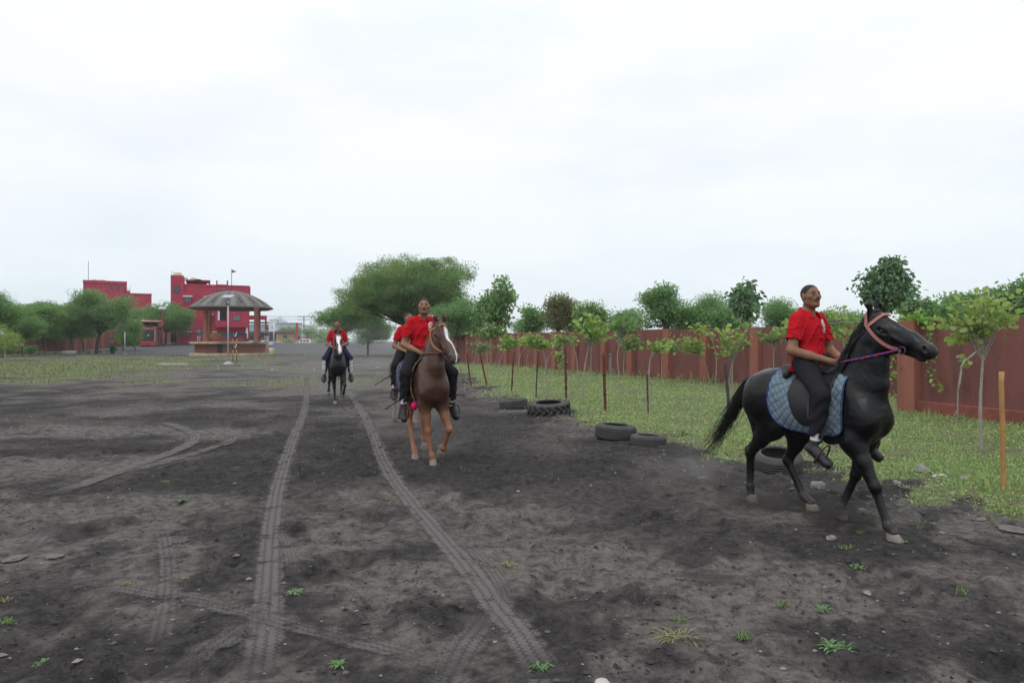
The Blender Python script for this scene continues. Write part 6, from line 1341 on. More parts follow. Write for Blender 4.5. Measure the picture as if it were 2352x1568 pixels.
backtree('feathery_tree', 'feathery thicket tree beyond the wall directly left of the nearest rider', 1738, 1850, 678, 765, 8, 39, 'feather', .13, 60, 110, .28, clr=.36, Y=31)
backtree('tall_tree', 'tall dense dark tree with big leaves rising behind the ears of the nearest horse', 1975, 2092, 572, 742, 2, 40, 'teak', .16, 70, 34, .62, 'broad', clr=.26, Y=22, droop=.5, hollow=.15)
backtree('leafy_tree', 'low side clump right of the tall dense dark tree, beyond the wall', 2076, 2140, 682, 740, 2, 41, 'teak', .15, 22, 44, .62, 'broad', clr=.22, Y=21.5, droop=.5)
backtree('leafy_tree', 'dark spreading tree beyond the wall at the right edge', 2160, 2300, 668, 745, 10, 42, 'dark', .20, 60, 70, .45, clr=.38, Y=30)
backtree('leafy_tree', 'dark tree cut by the right edge of the picture, beyond the wall', 2265, 2430, 645, 760, 10, 43, 'dark', .20, 60, 70, .45, clr=.40, Y=28)
for i, (px0, px1, py0, lm, lab) in enumerate([(1060, 1130, 712, 'mid', 'low thicket tree just above the far wall, left of the broad leaved tree'), (1180, 1262, 722, 'feather', 'low thicket tree over the wall between the dark tree and the brownish tree'), (1300, 1375, 728, 'mid', 'low thicket tree over the wall under the round green tree'), (1380, 1480, 722, 'feather', 'low thicket tree over the wall left of the airy tree'), (1540, 1640, 705, 'mid', 'green thicket tree over the wall between the airy tree and the bluish thicket'), (1640, 1720, 700, 'feather', 'thicket tree low behind the slim dark tree'), (1850, 1985, 722, 'mid', 'low thicket tree over the wall behind the nearest rider and horse'), (2110, 2200, 712, 'mid', 'low thicket tree over the wall behind the horse nose')]):
    backtree('thicket_tree', lab, px0-14, px1+14, py0-12, 782, 14, 140+i, lm, .15, 60, 90, .4, clr=.42, Y=min(wallY((px0+px1)/2)+6, 75))
backtree('feathery_tree', 'far feathery tree beyond the wall behind the brownish tree', 1230, 1330, 705, 770, 10, 44, 'feather', .16, 40, 90, .3, clr=.45, Y=46)
backtree('leafy_tree', 'mid green tree beyond the wall between round tree and airy tree', 1396, 1470, 708, 765, 8, 45, 'mid', .16, 34, 70, .4, clr=.36, Y=40)
# ---- left side trees along the red wall
LT = [(-14, 100, 690, 784, 72, 'mid', 51, 'feathery tree at the left edge, with a taller wisp reaching out of the picture'), (50, 150, 694, 784, 78, 'mid', 52, 'flat topped feathery tree second from the left edge'),
      (108, 212, 692, 786, 82, 'feather', 53, 'flat topped feathery tree with the lightest top, left of the dense dark tree'), (20, 82, 700, 786, 84, 'mid', 151, 'low feathery tree filling the gap behind the two left flat topped trees'), (84, 165, 704, 788, 90, 'feather', 152, 'low pale feathery tree before the left wall behind the second bench'), (150, 222, 698, 788, 93, 'mid', 153, 'low feathery tree just left of the forked trunk'), (-40, 30, 672, 765, 66, 'mid', 54, 'tall feathery tree cut by the left edge of the picture')]
for px0, px1, py0, py1, Y, lm, sd_, lab in LT:
    a = P(px0, py1, Y); b = P(px1, py0, Y); cc = (a+b)/2; tree('wattle_tree', lab, (cc.x+.4, Y, float(rise(cc.x, Y))), cc, ((b.x-a.x)/2*1.12, 2, (b.z-a.z)/2*1.0), 190, 170, .21, .46, lm, bark, .12, .8, sd_, .28, flat=.35, limbs=16, lobes=14, group='feathery trees along the left wall')
Y = 84; cc = P(238, 722, Y); tree('neem_tree', 'dense dark tree with forked trunk, largest of the left side', (P(221, 812, Y).x, Y, float(rise(-51, Y))), cc, (4.0, 3.4, 3.1), 130, 220, .26, .55, 'dark', bark, .22, .5, 55, .4, limbs=26)
tree('shrub_tree', 'yellow green bushy tree between the dense dark tree and the red bus', (P(312, 803, 96).x, 96, float(rise(-53, 96))), P(293, 766, 96), (1.5, 1.6, 1.9), 70, 160, .24, .45, 'mid', bark, .08, .5, 56, .4, limbs=10)
tree('mango_tree', 'rounded tree with yellow green young leaves between the bus shed and the red building', (P(380, 797, 112).x, 112, float(rise(-57, 112))), P(385, 730, 112), (3.6, 3, 3.0), 110, 170, .30, .55, 'mid', bark, .22, .5, 57, .4, limbs=18)
tree('mango_tree', 'darker tree behind the bus shed roof', (P(335, 790, 122).x, 122, float(rise(-65, 122))), P(336, 722, 122), (3.4, 3, 2.6), 80, 150, .30, .55, 'mid', bark, .2, .5, 58, .4, limbs=14)
tree('young_tree', 'young yellow green tree standing alone in the grass at the left edge', (P(12, 829, 55).x, 55, 0), P(12, 780, 55), (1.25, 1.1, 1.05), 26, 90, .12, .3, 'sap', bark_pale, .05, .5, 59, .5, limbs=8)
for i, (px, py0, py1, w, Y, lm, lab) in enumerate([(708, 748, 790, 20, 230, 'mid', 'hazy green tree behind the red gate pillar'), (735, 752, 792, 26, 225, 'feather', 'hazy green tree mass behind the white pole and field gun'), (772, 748, 800, 24, 150, 'mid', 'green tree behind the lone dark horse rider'), (655, 752, 768, 16, 260, 'dark', 'palm like tree top above the yellow guard house roof'), (676, 750, 772, 16, 250, 'mid', 'green tree top right above the yellow guard house'),
                                                  (541, 768, 787, 14, 126, 'mid', 'potted bush before the red building behind the bandstand bench'), (585, 765, 787, 8, 126, 'feather', 'palm bush beside the right bandstand column')]):
    a = P(px-w, py1, Y); b = P(px+w, py0, Y); cc = (a+b)/2; tree('far_tree', lab, (cc.x, Y, 0), cc, ((b.x-a.x)/2, 3, (b.z-a.z)/2), 40, 70, .38 if Y > 140 else .16, .9 if Y > 140 else .3, lm, bark, .2 if Y > 140 else .06, .8, 70+i, .5, limbs=6)
for i, (px, py0, py1, w, Y, lm, lab) in enumerate([(650, 779, 797, 9, 183, 'weed', 'garden bush under the window of the yellow guard house'), (664, 783, 797, 4, 184, 'dark', 'small dark conical bush before the yellow guard house'), (674, 781, 797, 7, 186, 'weed', 'garden bush at the right corner of the yellow guard house'), (741, 776, 797, 14, 150, 'lime', 'yellow green bush behind the field gun wheel'),
       (25, 792, 812, 9, 74, 'mid', 'low bush before the left wall, left of the concrete benches'), (70, 795, 812, 12, 77, 'mid', 'low shrub behind the first concrete bench')]):
    a = P(px-w, py1, Y); b = P(px+w, py0, Y); cc = (a+b)/2; tree('bush', lab, (cc.x, Y, float(rise(cc.x, Y))), cc, ((b.x-a.x)/2, 1.2, (b.z-a.z)/2), 30, 60, .3 if Y > 120 else .13, .5 if Y > 120 else .25, lm, bark, .04, .7, 90+i, .55, limbs=5, cat='bush')
# ---- sapling row inside the wall
def big_leaf_mesh(seed):
    r = np.random.default_rng(seed); V, F = leaf_geo(np.zeros((1, 3)), np.array([(1, 0, .05)]), [1.], .78, .12, 'broad', r); return npmesh('leaf', V, F, True)
def sapling(lab, pts, Y, crown, seed, leafm='sap', ls=.13, n=150, r0=.02, single=0, extra=(), barkm=None, group='young trees planted along the boundary wall', flat=.45):
    """pts: stem in picture measure, crown (px0,px1,py0,py1)"""
    n = int(n*(.75 if Y < 20 else 1.25)); ls = ls*(.9 if Y < 20 else 1.05); r = np.random.default_rng(seed); pw = [P(x, y, Y) for x, y in pts]; base = Vector((pw[0].x, Y, float(gh(pw[0].x, Y)))); pw[0] = base+Vector((0, 0, -.05)); root = thing('sapling', lab, 'sapling', base, 0, group)
    mb = MB(); st = spline(pw, 12); mb.tube([p-base for p in st], [r0*(1-.055*i) for i in range(12)], 6)
    for e in extra:
        q = spline([P(x, y, Y) for x, y in e], 8); mb.tube([p-base for p in q], [r0*.7*(1-.08*i) for i in range(8)], 5)
    a = P(crown[0], crown[3], Y); b = P(crown[1], crown[2], Y); cc = (a+b)/2; cr = np.array(((b.x-a.x)/2, (b.x-a.x)/2*.8, (b.z-a.z)/2)); top = st[-1]
    k = max(6, n//14); u = unit(r.normal(size=(k, 3)))*(.35+.65*r.random((k, 1)))*cr*np.array((1.12, 1.1, 1.08)); tips = np.array(cc)+u
    for t in tips:
        t = Vector(t); s0 = top.lerp(st[-4], r.random()); mb.tube([s0-base, s0.lerp(t, .55)+Vector((0, 0, .05))-base, t-base], [r0*.42, r0*.3, r0*.12], 4, False)
    mb.build('stem', barkm or bark_pale, root)
    w = r.integers(0, k, n); fr = r.random((n, 1))**.6*.85+.18; C = np.array(top)*(1-fr)+tips[w]*fr+r.normal(size=(n, 3))*np.array((1, 1, flat))*ls*.8
    D = unit(tips[w]-np.array(top))*.8+r.normal(size=(n, 3))*.7*np.array((1, 1, .5))+np.array((0, 0, -.12)); sz = ls*r.uniform(.6, 1.2, n)
    ns = min(single, n)
    if ns < n:
        V, F = leaf_geo(C[ns:]-np.array(base), D[ns:], sz[ns:], .72, .12, 'broad', r); o = link('crown', npmesh('crown', V, F, False, LM[leafm]), root)
        if single: o['kind'] = 'stuff'
    if ns:
        ms = [big_leaf_mesh(seed+i) for i in range(5)]
        for q in ms: q.materials.append(LM[leafm])
        for i in range(ns):
            o = link('leaf', ms[i % 5], root); o.location = Vector(C[i])-base; d = Vector(D[i]); o.rotation_euler = d.to_track_quat('X', 'Z').to_euler(); o.scale = (sz[i],)*3
    return root
def Zc(x, y): return (x*.2271+1062.3, y*.2271+620.2)          # measured on the middle-right enlargement
def Z2(x, y): return (x*.2563+1464, y*.2563+545.5)
def Z3(x, y): return (x*.2747+1952.3, y*.2747+545.5)
def sY(p): return GY(p[1])
def cz(f, x0, x1, y0, y1): a = f(x0, y0); b = f(x1, y1); return (a[0], b[0], a[1], b[1])
sapling('sapling with dull green umbrella crown, left of the first brown stakes', [Zc(260, 1160), Zc(250, 900), Zc(245, 640)], sY(Zc(260, 1160)), cz(Zc, 110, 425, 545, 720), 101, 'sap2', .15, 240)
sapling('low sapling with drooping crown behind the leaning brown stake', [Zc(105, 985), Zc(140, 850), Zc(205, 750)], 38, cz(Zc, 50, 300, 700, 860), 102, 'sap2', .15, 190)
sapling('sapling leaning right with a small yellow green crown behind the short reddish stake', [Zc(362, 1130), Zc(375, 930), Zc(440, 780)], sY(Zc(362, 1130)), cz(Zc, 350, 600, 650, 790), 103, 'sap', .15, 200)
sapling('sapling with an arching white stem bending right under a flat crown', [Zc(557, 1052), Zc(575, 900), Zc(620, 800), Zc(692, 740)], sY(Zc(557, 1052)), cz(Zc, 540, 800, 640, 765), 104, 'sap', .16, 210)
sapling('thin sapling right of the arching white stem, against the wall', [Zc(628, 1045), Zc(660, 860), Zc(705, 760)], 35, cz(Zc, 640, 880, 645, 770), 105, 'sap2', .16, 150)
sapling('forked sapling whose two stems spread in a V before the wall', [Zc(850, 1170), Zc(845, 980), Zc(880, 870), Zc(970, 760)], sY(Zc(850, 1170)), cz(Zc, 880, 1125, 672, 775), 106, 'sap', .15, 130, extra=([Zc(846, 990), Zc(838, 880), Zc(800, 775)],))
sapling('left crown sapling close behind the V shaped stems', [Zc(835, 1080), Zc(830, 900), Zc(790, 760)], 35, cz(Zc, 700, 900, 640, 810), 107, 'sap', .15, 130)
sapling('sapling bowed to the left with its crown over the tall red stake', [Zc(1166, 1250), Zc(1160, 950), Zc(1140, 830), Zc(1100, 745)], sY(Zc(1166, 1250)), cz(Zc, 930, 1110, 660, 780), 108, 'sap2', .13, 90)
sapling('bushy sapling stub with new leaves at the foot of the tall red stake', [Zc(1015, 1060), Zc(1020, 940), Zc(1010, 800)], 33, cz(Zc, 945, 1050, 760, 1090), 109, 'sap', .14, 80)
sapling('sapling with large yellow green leaves leaning right, second largest of the row', [Zc(1216, 1380), Zc(1225, 1080), Zc(1260, 850), Zc(1305, 690)], sY(Zc(1216, 1380)), cz(Zc, 1090, 1495, 450, 720), 110, 'sap', .165, 260, .026)
sapling('straight thin sapling close to the wall right of the large leaved one', [Zc(1299, 1125), Zc(1300, 950), Zc(1300, 780)], 28, cz(Zc, 1230, 1420, 560, 740), 111, 'sap2', .15, 130)
sapling('tall sapling with a loose crown rising above the wall top, right of the reddish stake', [Zc(1596, 1310), Zc(1575, 1000), Zc(1568, 850), Zc(1600, 700)], sY(Zc(1596, 1310)), cz(Zc, 1490, 1720, 390, 700), 112, 'sap2', .14, 230)
sapling('upright sapling with dark drooping side leaves beside the tall loose one', [Zc(1625, 1120), Zc(1632, 900), Zc(1650, 700)], 28.5, cz(Zc, 1510, 1850, 600, 860), 113, 'sap2', .15, 200)
sapling('tall thin leafy sapling reaching over the wall under the airy tree', [Zc(2040, 1100), Zc(2045, 800), Zc(2080, 560)], 34, cz(Zc, 1760, 2230, 380, 630), 114, 'sap2', .14, 300)
sapling('sapling tied to a dark stick with a small bright crown', [Zc(1864, 1470), Zc(1885, 1060), Zc(1900, 900), Zc(1940, 820)], sY(Zc(1864, 1470)), cz(Zc, 1895, 2110, 650, 830), 115, 'sap', .125, 120)
sapling('straight sapling behind the bright crowned one, near a wall pillar', [Zc(2016, 1150), Zc(2015, 950), Zc(2016, 780)], 26.6, cz(Zc, 1980, 2276, 700, 830), 116, 'sap2', .14, 110)
sapling('sapling leaning left with a long flat crown before the wall', [Z2(652, 1300), Z2(610, 1140), Z2(545, 1035)], 25.6, cz(Z2, 250, 645, 855, 1035), 117, 'sap', .13, 230)
sapling('pale leaved twig crown hanging beside the flat crowned sapling', [Z2(700, 1300), Z2(705, 1060), Z2(640, 830)], 25, cz(Z2, 480, 720, 765, 880), 118, 'sap', .16, 60)
sapling('two stemmed sapling with a full yellow green crown behind the dark stake', [Z2(845, 1560), Z2(848, 1250), Z2(855, 1080)], 15.8, cz(Z2, 655, 1090, 715, 1070), 119, 'sap', .125, 270, .022, extra=([Z2(800, 1560), Z2(820, 1300), Z2(852, 1090)],))
sapling('sapling with a small grey green crown just left of the nearest rider', [Z2(1226, 1250), Z2(1222, 1100), Z2(1228, 950)], 22, cz(Z2, 1090, 1340, 800, 960), 120, 'sap2', .13, 130)
sapling('bright sapling half hidden behind the back of the nearest rider', [Z2(1400, 1250), Z2(1395, 1080), Z2(1370, 940)], 21, cz(Z2, 1270, 1460, 720, 970), 121, 'sap', .15, 90)
sapling('sapling with a leaning white stem and wide crown between rider and horse neck', [(1962, 900), (1940, 800), (1925, 755), (1915, 735)], 14, (1868, 2000, 694, 790), 122, 'sap', .115, 260, .028, single=90)
sapling('largest sapling with a spreading crown of big leaves at the right edge', [Z3(1098, 1568+275), Z3(1090, 1400), Z3(1105, 1100), Z3(1120, 820)], GY(1052), cz(Z3, 690, 1470, 385, 890), 123, 'sap', .115, 560, .030, single=240, extra=([Z3(1105, 910), Z3(1020, 985), Z3(935, 1060), Z3(930, 1140), Z3(905, 1290)],), flat=.4)
sapling('thin wavy sapling with three fresh leaves left of the largest sapling', [Z3(905, 1500), Z3(902, 1300), Z3(925, 1130), Z3(945, 1060), Z3(1000, 1000)], 14.0, cz(Z3, 890, 1030, 960, 1090), 124, 'sap', .17, 16, .018, single=12)
# ---- stakes beside the saplings
def stake(lab, p0, p1, r, m, mats2=None, name='stake', Y=None):
    Y = Y or GY(p0[1]); a = P(p0[0], p0[1], Y); a.z = float(gh(a.x, a.y)); b = P(p1[0], p1[1], Y); root = thing(name, lab, 'stake', a, 0, 'stakes beside the young trees')
    mb = MB(); rg = random.Random(int(p0[0])); n = 10; mb.tube([Vector((0, 0, -.12))]+[(b-a)*(i/n)+Vector((rg.uniform(-.15, .15)*r, 0, 0)) for i in range(n+1)], [r*rg.uniform(.92, 1.06) for _ in range(n+2)], 7); mb.build('shaft', m, root)
    if mats2:
        mb = MB(); 
        for t in mats2: q = (b-a)*t; d = (b-a).normalized(); mb.tube([q-d*.02, q+d*.02], r*1.16, 7)
        mb.build('band', mat('stake_band', (.02, .02, .02), .8), root)
    return root
redrust = mat('stake_red', (.15, .045, .03), .85, var=.7, vscale=7, col2=(.06, .03, .025), bump=.3, bscale=50); dk = mat('stake_dark', (.045, .04, .045), .85, var=.6, vscale=8, col2=(.09, .08, .08), bump=.3, bscale=50)
bamboo = mat('bamboo_yellow', (.46, .25, .09), .6, var=.6, vscale=9, col2=(.22, .10, .04), bump=.2, bscale=40)
stake('reddish stake leaning left, leftmost of the row', Zc(85, 1170), Zc(42, 840), .03, redrust, (.5,)); stake('dark reddish stake leaning left, second of the row', Zc(246, 1180), Zc(178, 840), .033, redrust)
stake('short straight reddish stake third of the row', Zc(495, 1250), Zc(520, 828), .028, redrust, (.25, .5)); stake('slim black metal stake behind the two left tyres', Zc(742, 1310), Zc(762, 824), .02, dk, (.6,))
stake('tall red stake with dark bands right behind the tractor tyre', Zc(1048, 1318), Zc(1040, 740), .034, redrust, (.2, .35, .62)); stake('tall red stake with a hose looped round it, right of the tractor tyre', Zc(1446, 1458), Zc(1424, 834), .034, redrust, (.3, .62))
stake('crooked dark stick tied to the small bright crowned sapling', Zc(1876, 1470), Zc(1868, 1048), .022, dk); stake('grey stake leaning left behind the black horse tail', (1676, 962), (1665, 829), .036, dk)
stake('yellow bamboo stake standing alone at the right edge', (2305, 1135), (2300, 853), .027, bamboo, None, 'bamboo_stake')
# hose on its little post
Yh = 32.3; root = thing('hose_post', 'short grey post with a green hose before the wall', 'post', P(*Zc(1495, 1080), Yh), 0); root.location.z = 0
mb = MB(); mb.box(-.06, .06, -.06, .06, 0, 1.05, b=.01); mb.build('post', mat('concrete_grey', (.20, .195, .19), .9, bump=.3, bscale=30), root)
mb = MB(); mb.tube(spline([(0, -.08, .95), (-.35, -.1, .98), (-.6, -.1, .80), (-.52, -.12, .3), (-.75, -.15, .05), (-1.5, -.3, .04)], 20), .018, 6); mb.build('hose', mat('hose_green', (.03, .09, .06), .5), root)
# ---- vines on the wall
def vine(lab, paths, Yf, n, seed, ls=.10):
    r = np.random.default_rng(seed); C = []; mb = MB(); 
    for path in paths:
        pw = spline([P(x, y, Yf(x)-.10) for x, y in path], 20); mb.tube(pw, .008, 4, False)
        for _ in range(n): q = pw[r.integers(0, 20)]; C.append(np.array(q)+r.normal(size=3)*np.array((.06, .05, .06)))
    C = np.array(C); root = thing('vine', lab, 'vine', (0, 0, 0)); root.location = C.mean(0); root.location.z = 0; ofs = np.array(root.location)
    for i in range(len(mb.v)): mb.v[i] = tuple(Vector(mb.v[i])-root.location)
    mb.build('stem', bark, root); V, F = leaf_geo(C-ofs, r.normal(size=C.shape)*.6+np.array((0, -.7, -.5)), ls*r.uniform(.6, 1.2, len(C)), .85, .1, 'broad', r); link('leaves', npmesh('leaves', V, F, False, LM['lime']), root)
vine('bright green creeper lying along the wall top behind the nearest horse', [[(2068, 733), (2100, 727), (2146, 730)], [(2072, 742), (2078, 752)], [(2050, 738), (2085, 728), (2120, 729)]], lambda x: wallY(x)-.1, 60, 5, .11)
vine('creeper hanging down the wall beside the big pillar above the horse nose', [[(2134, 732), (2131, 760), (2137, 790), (2133, 815)], [(2131, 815), (2136, 850), (2142, 868), (2158, 890)]], lambda x: wallY(x)-.25, 42, 6, .085)
vine('creeper climbing the wall under the chin of the nearest horse', [[(2040, 880), (2050, 860), (2075, 840)], [(2044, 835), (2048, 815), (2058, 790)], [(2055, 915), (2075, 895)]], lambda x: wallY(x)-.2, 36, 7, .085)
# ---- grass verge: weeds and blades
def area(n, y0, y1, pw, fn, r):
    u = r.random(n); y = (y0**(1-pw)+u*(y1**(1-pw)-y0**(1-pw)))**(1/(1-pw)); x = r.uniform(-1, 1, n)*(y*.82+1); k = fn(x, y, r.random(n)); return x[k], y[k]
r = np.random.default_rng(77)
def verge(x, y, u): d = edge_d(x, y); return (u < sm(-.25, .5, d)*(.08+.92*sm(.36, .58, fbm(x, y, .8, 4)*.6+fbm(x+9, y, 2.6, 3)*.4))) & (x < wallX(y)+.15) & (y > 5.6)
x, y = area(330000, 5.6, 46, 1.35, verge, r); n = len(x); z = gh(x, y); h = r.gamma(2, .014, n)+.008; C = np.stack([x+r.normal(0, .02, n), y, z+h*r.random(n)], 1)
D = np.stack([r.normal(size=n), r.normal(size=n), r.uniform(-.1, .7, n)], 1); V, F = leaf_geo(C, D, (.020+.0016*y)*r.uniform(.6, 1.4, n), .62, .1, 'quad', r)
tag(link('ground_weeds', npmesh('ground_weeds', V, F, False, LM['weed'])), kind='stuff')
def blades(name, x, y, hh, m, w=.006, lean=.5):
    n = len(x); z = gh(x, y)-.005; a = r.uniform(0, 6.28, n); d = np.stack([np.cos(a), np.sin(a)], 1); s = np.stack([-np.sin(a), np.cos(a)], 1); l = lean*r.random(n); W2 = (w+.0005*y)[:, None]
    b = np.stack([x, y], 1); p0 = np.c_[b-s*W2/2, z]; p1 = np.c_[b+s*W2/2, z]; p2 = np.c_[b+d*(hh*l*.35)[:, None]+s*W2*.3, z+hh*.6]; p3 = np.c_[b+d*(hh*l)[:, None], z+hh*(1-.3*l)]
    V = np.stack([p0, p1, p2, p3], 1).reshape(-1, 3); i = np.arange(n)[:, None]*4; F = np.concatenate([i+np.array((0, 1, 2)), i+np.array((0, 2, 3))]); return tag(link(name, npmesh(name, V, F, False, m)), kind='stuff')
x, y = area(140000, 5.6, 50, 1.25, lambda x, y, u: verge(x, y, u*1.3), r); blades('verge_grass', x, y, r.gamma(3, .018, len(x))+.02, LM['grass'])
x, y = area(60000, 14, 48, 1.1, lambda x, y, u: (np.abs(x-wallX(y)+.75) < .7) & (u < .25+.75*sm(.45, .6, fbm(x, y, .5, 3))), r); blades('tall_grass', x, y, r.gamma(4, .022, len(x))*(1+1.2*sm(18, 26, y))+.04, LM['grass'], .004)
x, y = area(40000, 5.6, 46, 1.3, lambda x, y, u: verge(x, y, u*2) & (fbm(x+50, y, .9, 3) > .5), r); blades('straw_grass', x, y, r.gamma(3, .02, len(x))+.02, LM['dry'])
def farfn(x, y, u):
    n_a = fbm(x, y, .55, 5); n_b = fbm(x+31, y-12, 1.7, 5, .6); n_c = fbm(x-11, y+3, .16, 4); d = x-edge_x(y)
    lg = sm(38, 44, y+14*(n_c-.5))*sm(92, 84, y)*sm(-10, -30, x+10*(n_c-.5))*sm(.36, .56, n_a)*.6; mid = sm(23, 27, y)*sm(66, 50, y)*sm(.50, .62, n_a*.6+n_b*.4)*sm(.42, .56, n_c)*sm(-.5, -4, d); ll = sm(28, 34, y+8*(n_a-.5))*sm(62, 46, y)*sm(-18, -24, x)
    fr = sm(66, 71, y)*sm(79, 76, y)*sm(-12, -17, x)*sm(.35, .5, n_a)
    return u < np.maximum.reduce([lg, mid*.7, ll, fr])
x, y = area(100000, 24, 88, .9, farfn, r); blades('yard_grass', x, y, r.gamma(3, .024, len(x))+.02, leaf_mat('blade_olive', (.075, .105, .042), (.115, .13, .06), .4, .35, 1.2), .010)
x, y = area(5000, 7, 34, 1.2, lambda x, y, u: (x < edge_x(y)) & (fbm(x+5, y+3, .9, 4) > .56) & (u < .5), r); blades('sparse_grass', x, y, r.gamma(2, .010, len(x))+.008, LM['grass'], .002, 1.2)
# ---- single tufts on the black dirt
TF = dict(grass=leaf_mat('tuft_green', (.085, .14, .05), (.13, .17, .06), .4, .3), weed=leaf_mat('tuft_weed', (.08, .145, .06), (.11, .18, .07), .4, .3), dry=leaf_mat('tuft_straw', (.20, .19, .10), (.14, .17, .07), .4, .3))
def tuft(lab, px, py, rad, n, m, seed, hgt=.07, weed=False):
    g = G(px, py); r = np.random.default_rng(seed); root = thing('grass_tuft', lab, 'grass tuft', (g.x, g.y, float(gh(g.x, g.y))), 0, 'tufts growing on the dark dirt')
    a = r.uniform(0, 6.28, n); ln = rad*r.uniform(.4, 1.15, n); up = hgt*r.uniform(.3, 1, n); d = np.stack([np.cos(a), np.sin(a), np.zeros(n)], 1); s = np.stack([-np.sin(a), np.cos(a), np.zeros(n)], 1)*(.0030 if not weed else .0075); b = d*.12*rad*r.random((n, 1))+np.c_[r.normal(0, rad*.28, n), r.normal(0, rad*.2, n), np.zeros(n)]
    md = b+d*(ln*.55)[:, None]+np.c_[np.zeros((n, 2)), up]; tp = b+d*ln[:, None]+np.c_[np.zeros((n, 2)), up*.55]
    V = np.stack([b-s*.7, b+s*.7, md+s, md-s, tp], 1).reshape(-1, 3); V[:, 2] = np.maximum(V[:, 2], -.01); i = np.arange(n)[:, None]*5; F = np.concatenate([i+np.array(t) for t in ((0, 1, 2), (0, 2, 3), (3, 2, 4))])
    link('blades', npmesh('blades', V, F, False, TF[m]), root)
for i, (px, py, rad, n, m, hg, wd, lab) in enumerate([
    (1170, 1298, .17, 60, 'dry', .07, 0, 'large straw coloured grass tuft beside the right tyre track'), (418, 1148, .17, 40, 'weed', .05, 1, 'long green weed patch alone on the dirt left of the left tyre track'),
    (888, 1140, .10, 16, 'grass', .10, 0, 'small bright grass tuft left of the right tyre track'), (775, 1528, .12, 26, 'weed', .06, 1, 'green leafy weed near the bottom between the two long tracks'),
    (1240, 1537, .13, 26, 'weed', .07, 1, 'green leafy weed at the bottom end of the right track'), (1560, 1425, .14, 40, 'grass', .05, 0, 'small tuft above the ring of runners at lower right'), (1545, 1465, .30, 80, 'dry', .05, 0, 'ring of straggling grass runners at lower right'),
    (1712, 1470, .12, 50, 'grass', .10, 0, 'upright yellow green tuft right of the ring of runners'), (1797, 1392, .10, 36, 'grass', .08, 0, 'dense little tuft above the leafy patch at right'), (1883, 1380, .15, 34, 'weed', .06, 1, 'bright leafy weed patch right of the dense little tuft'),
    (1915, 1490, .24, 60, 'weed', .05, 1, 'spreading leafy weed strip at the lower right'), (1940, 1262, .17, 20, 'grass', .10, 0, 'long bladed tuft left of the leading front hoof'), (1975, 1295, .18, 30, 'weed', .06, 1, 'flat weed below the leading front hoof'),
    (1975, 1225, .10, 24, 'grass', .10, 0, 'tuft between the front hooves of the nearest horse'), (2070, 1248, .10, 40, 'weed', .04, 1, 'crushed weed under the leading front hoof'), (2112, 1215, .10, 12, 'grass', .16, 0, 'thin upright blades right of the leading front hoof'),
    (2215, 1372, .12, 22, 'grass', .13, 0, 'upright tuft alone at the right'), (2130, 1205, .13, 30, 'weed', .06, 1, 'small weed in the mud right of the front legs'), (1985, 1178, .14, 34, 'weed', .10, 1, 'leafy weed behind the front legs of the nearest horse'),
    (1605, 1097, .16, 22, 'weed', .05, 1, 'pale green weed in the dust left of the nearest horse'), (678, 1362, .16, 26, 'weed', .05, 1, 'weed right of the left tyre track'), (100, 1520, .12, 24, 'weed', .06, 1, 'weed near the bottom left corner'),
    (295, 1345, .12, 20, 'grass', .08, 0, 'tuft left of the short middle tracks'), (15, 1435, .14, 40, 'grass', .09, 0, 'tuft at the left edge near the bottom'), (10, 1380, .10, 30, 'dry', .09, 0, 'straw tuft at the left edge above the bottom one'), (283, 1145, .12, 30, 'dry', .07, 0, 'dry tuft left of the long weed patch'),
    (25, 1060, .40, 50, 'grass', .05, 0, 'long low streak of grass at the left edge'), (380, 1105, .14, 20, 'grass', .06, 0, 'tiny weed above the long weed patch'), (425, 1330, .12, 20, 'dry', .06, 0, 'dry weed beside the short middle tracks'), (735, 945, .3, 40, 'weed', .06, 1, 'weed between the tracks in front of the lone dark horse')]):
    tuft(lab, px, py, rad*.42, n, m, 200+i, hg*.40, wd)
# ================================================================ THE FOUR HORSES AND RIDERS
coat_black = mat('coat_black', (.012, .012, .015), .34, attr='Col', bump=.07, bscale=160, spec=.31, bump2=.13, bscale2=8, wear=.25, wcol=(.012, .011, .012), wscale=5)
coat_chest = mat('coat_chestnut', (.1, .04, .02), .42, attr='Col', bump=.07, bscale=160, spec=.34, bump2=.13, bscale2=8, var=.35, vscale=6, col2=(.03, .016, .013))
coat_roan = mat('coat_roan', (.1, .04, .02), .5, attr='Col', bump=.14, bscale=120, spec=.3, bump2=.2, bscale2=9, wear=.35, wcol=(.22, .19, .18), wscale=9)
hair_blk = mat('horsehair_black', (.012, .011, .012), .42, spec=.4, island=.4)
hair_chest = mat('horsehair_chestnut', (.26, .10, .045), .5, spec=.4, island=.4)
H1 = build_horse('black_horse', 'glossy black horse with a small white star trotting right, nearest to the camera', POSE1, .0085, O1, R1, coat((.0028, .0027, .0038), star=True, dusty=.45, muzzle=(.016, .014, .013)), coat_black, hoof_pale, hair_blk)
P1 = build_rider('person', 'man with shaved head and moustache in red polo shirt riding the nearest black horse', .0068, O1, R1, rp=dict(nod=-.15), glance=radians(-16), lean=.12, skin=(.215, .110, .064))
tack(H1, P1, 1, dict(pad='light blue quilted saddle pad on the nearest black horse', saddle='black leather saddle on the light blue quilted pad', bridle='pink webbing bridle with blue and red braided reins on the nearest horse'), O1, R1,
     pad=dict(ext=(-.36, .42), zb=.835, name='pad_lightblue', cols=((.18, .245, .29), (.085, .14, .20), (.02, .03, .045)), bind=(.02, .05, .17)), bridle=(.42, .17, .15), rein=((.42, .03, .05), (.04, .05, .33)))
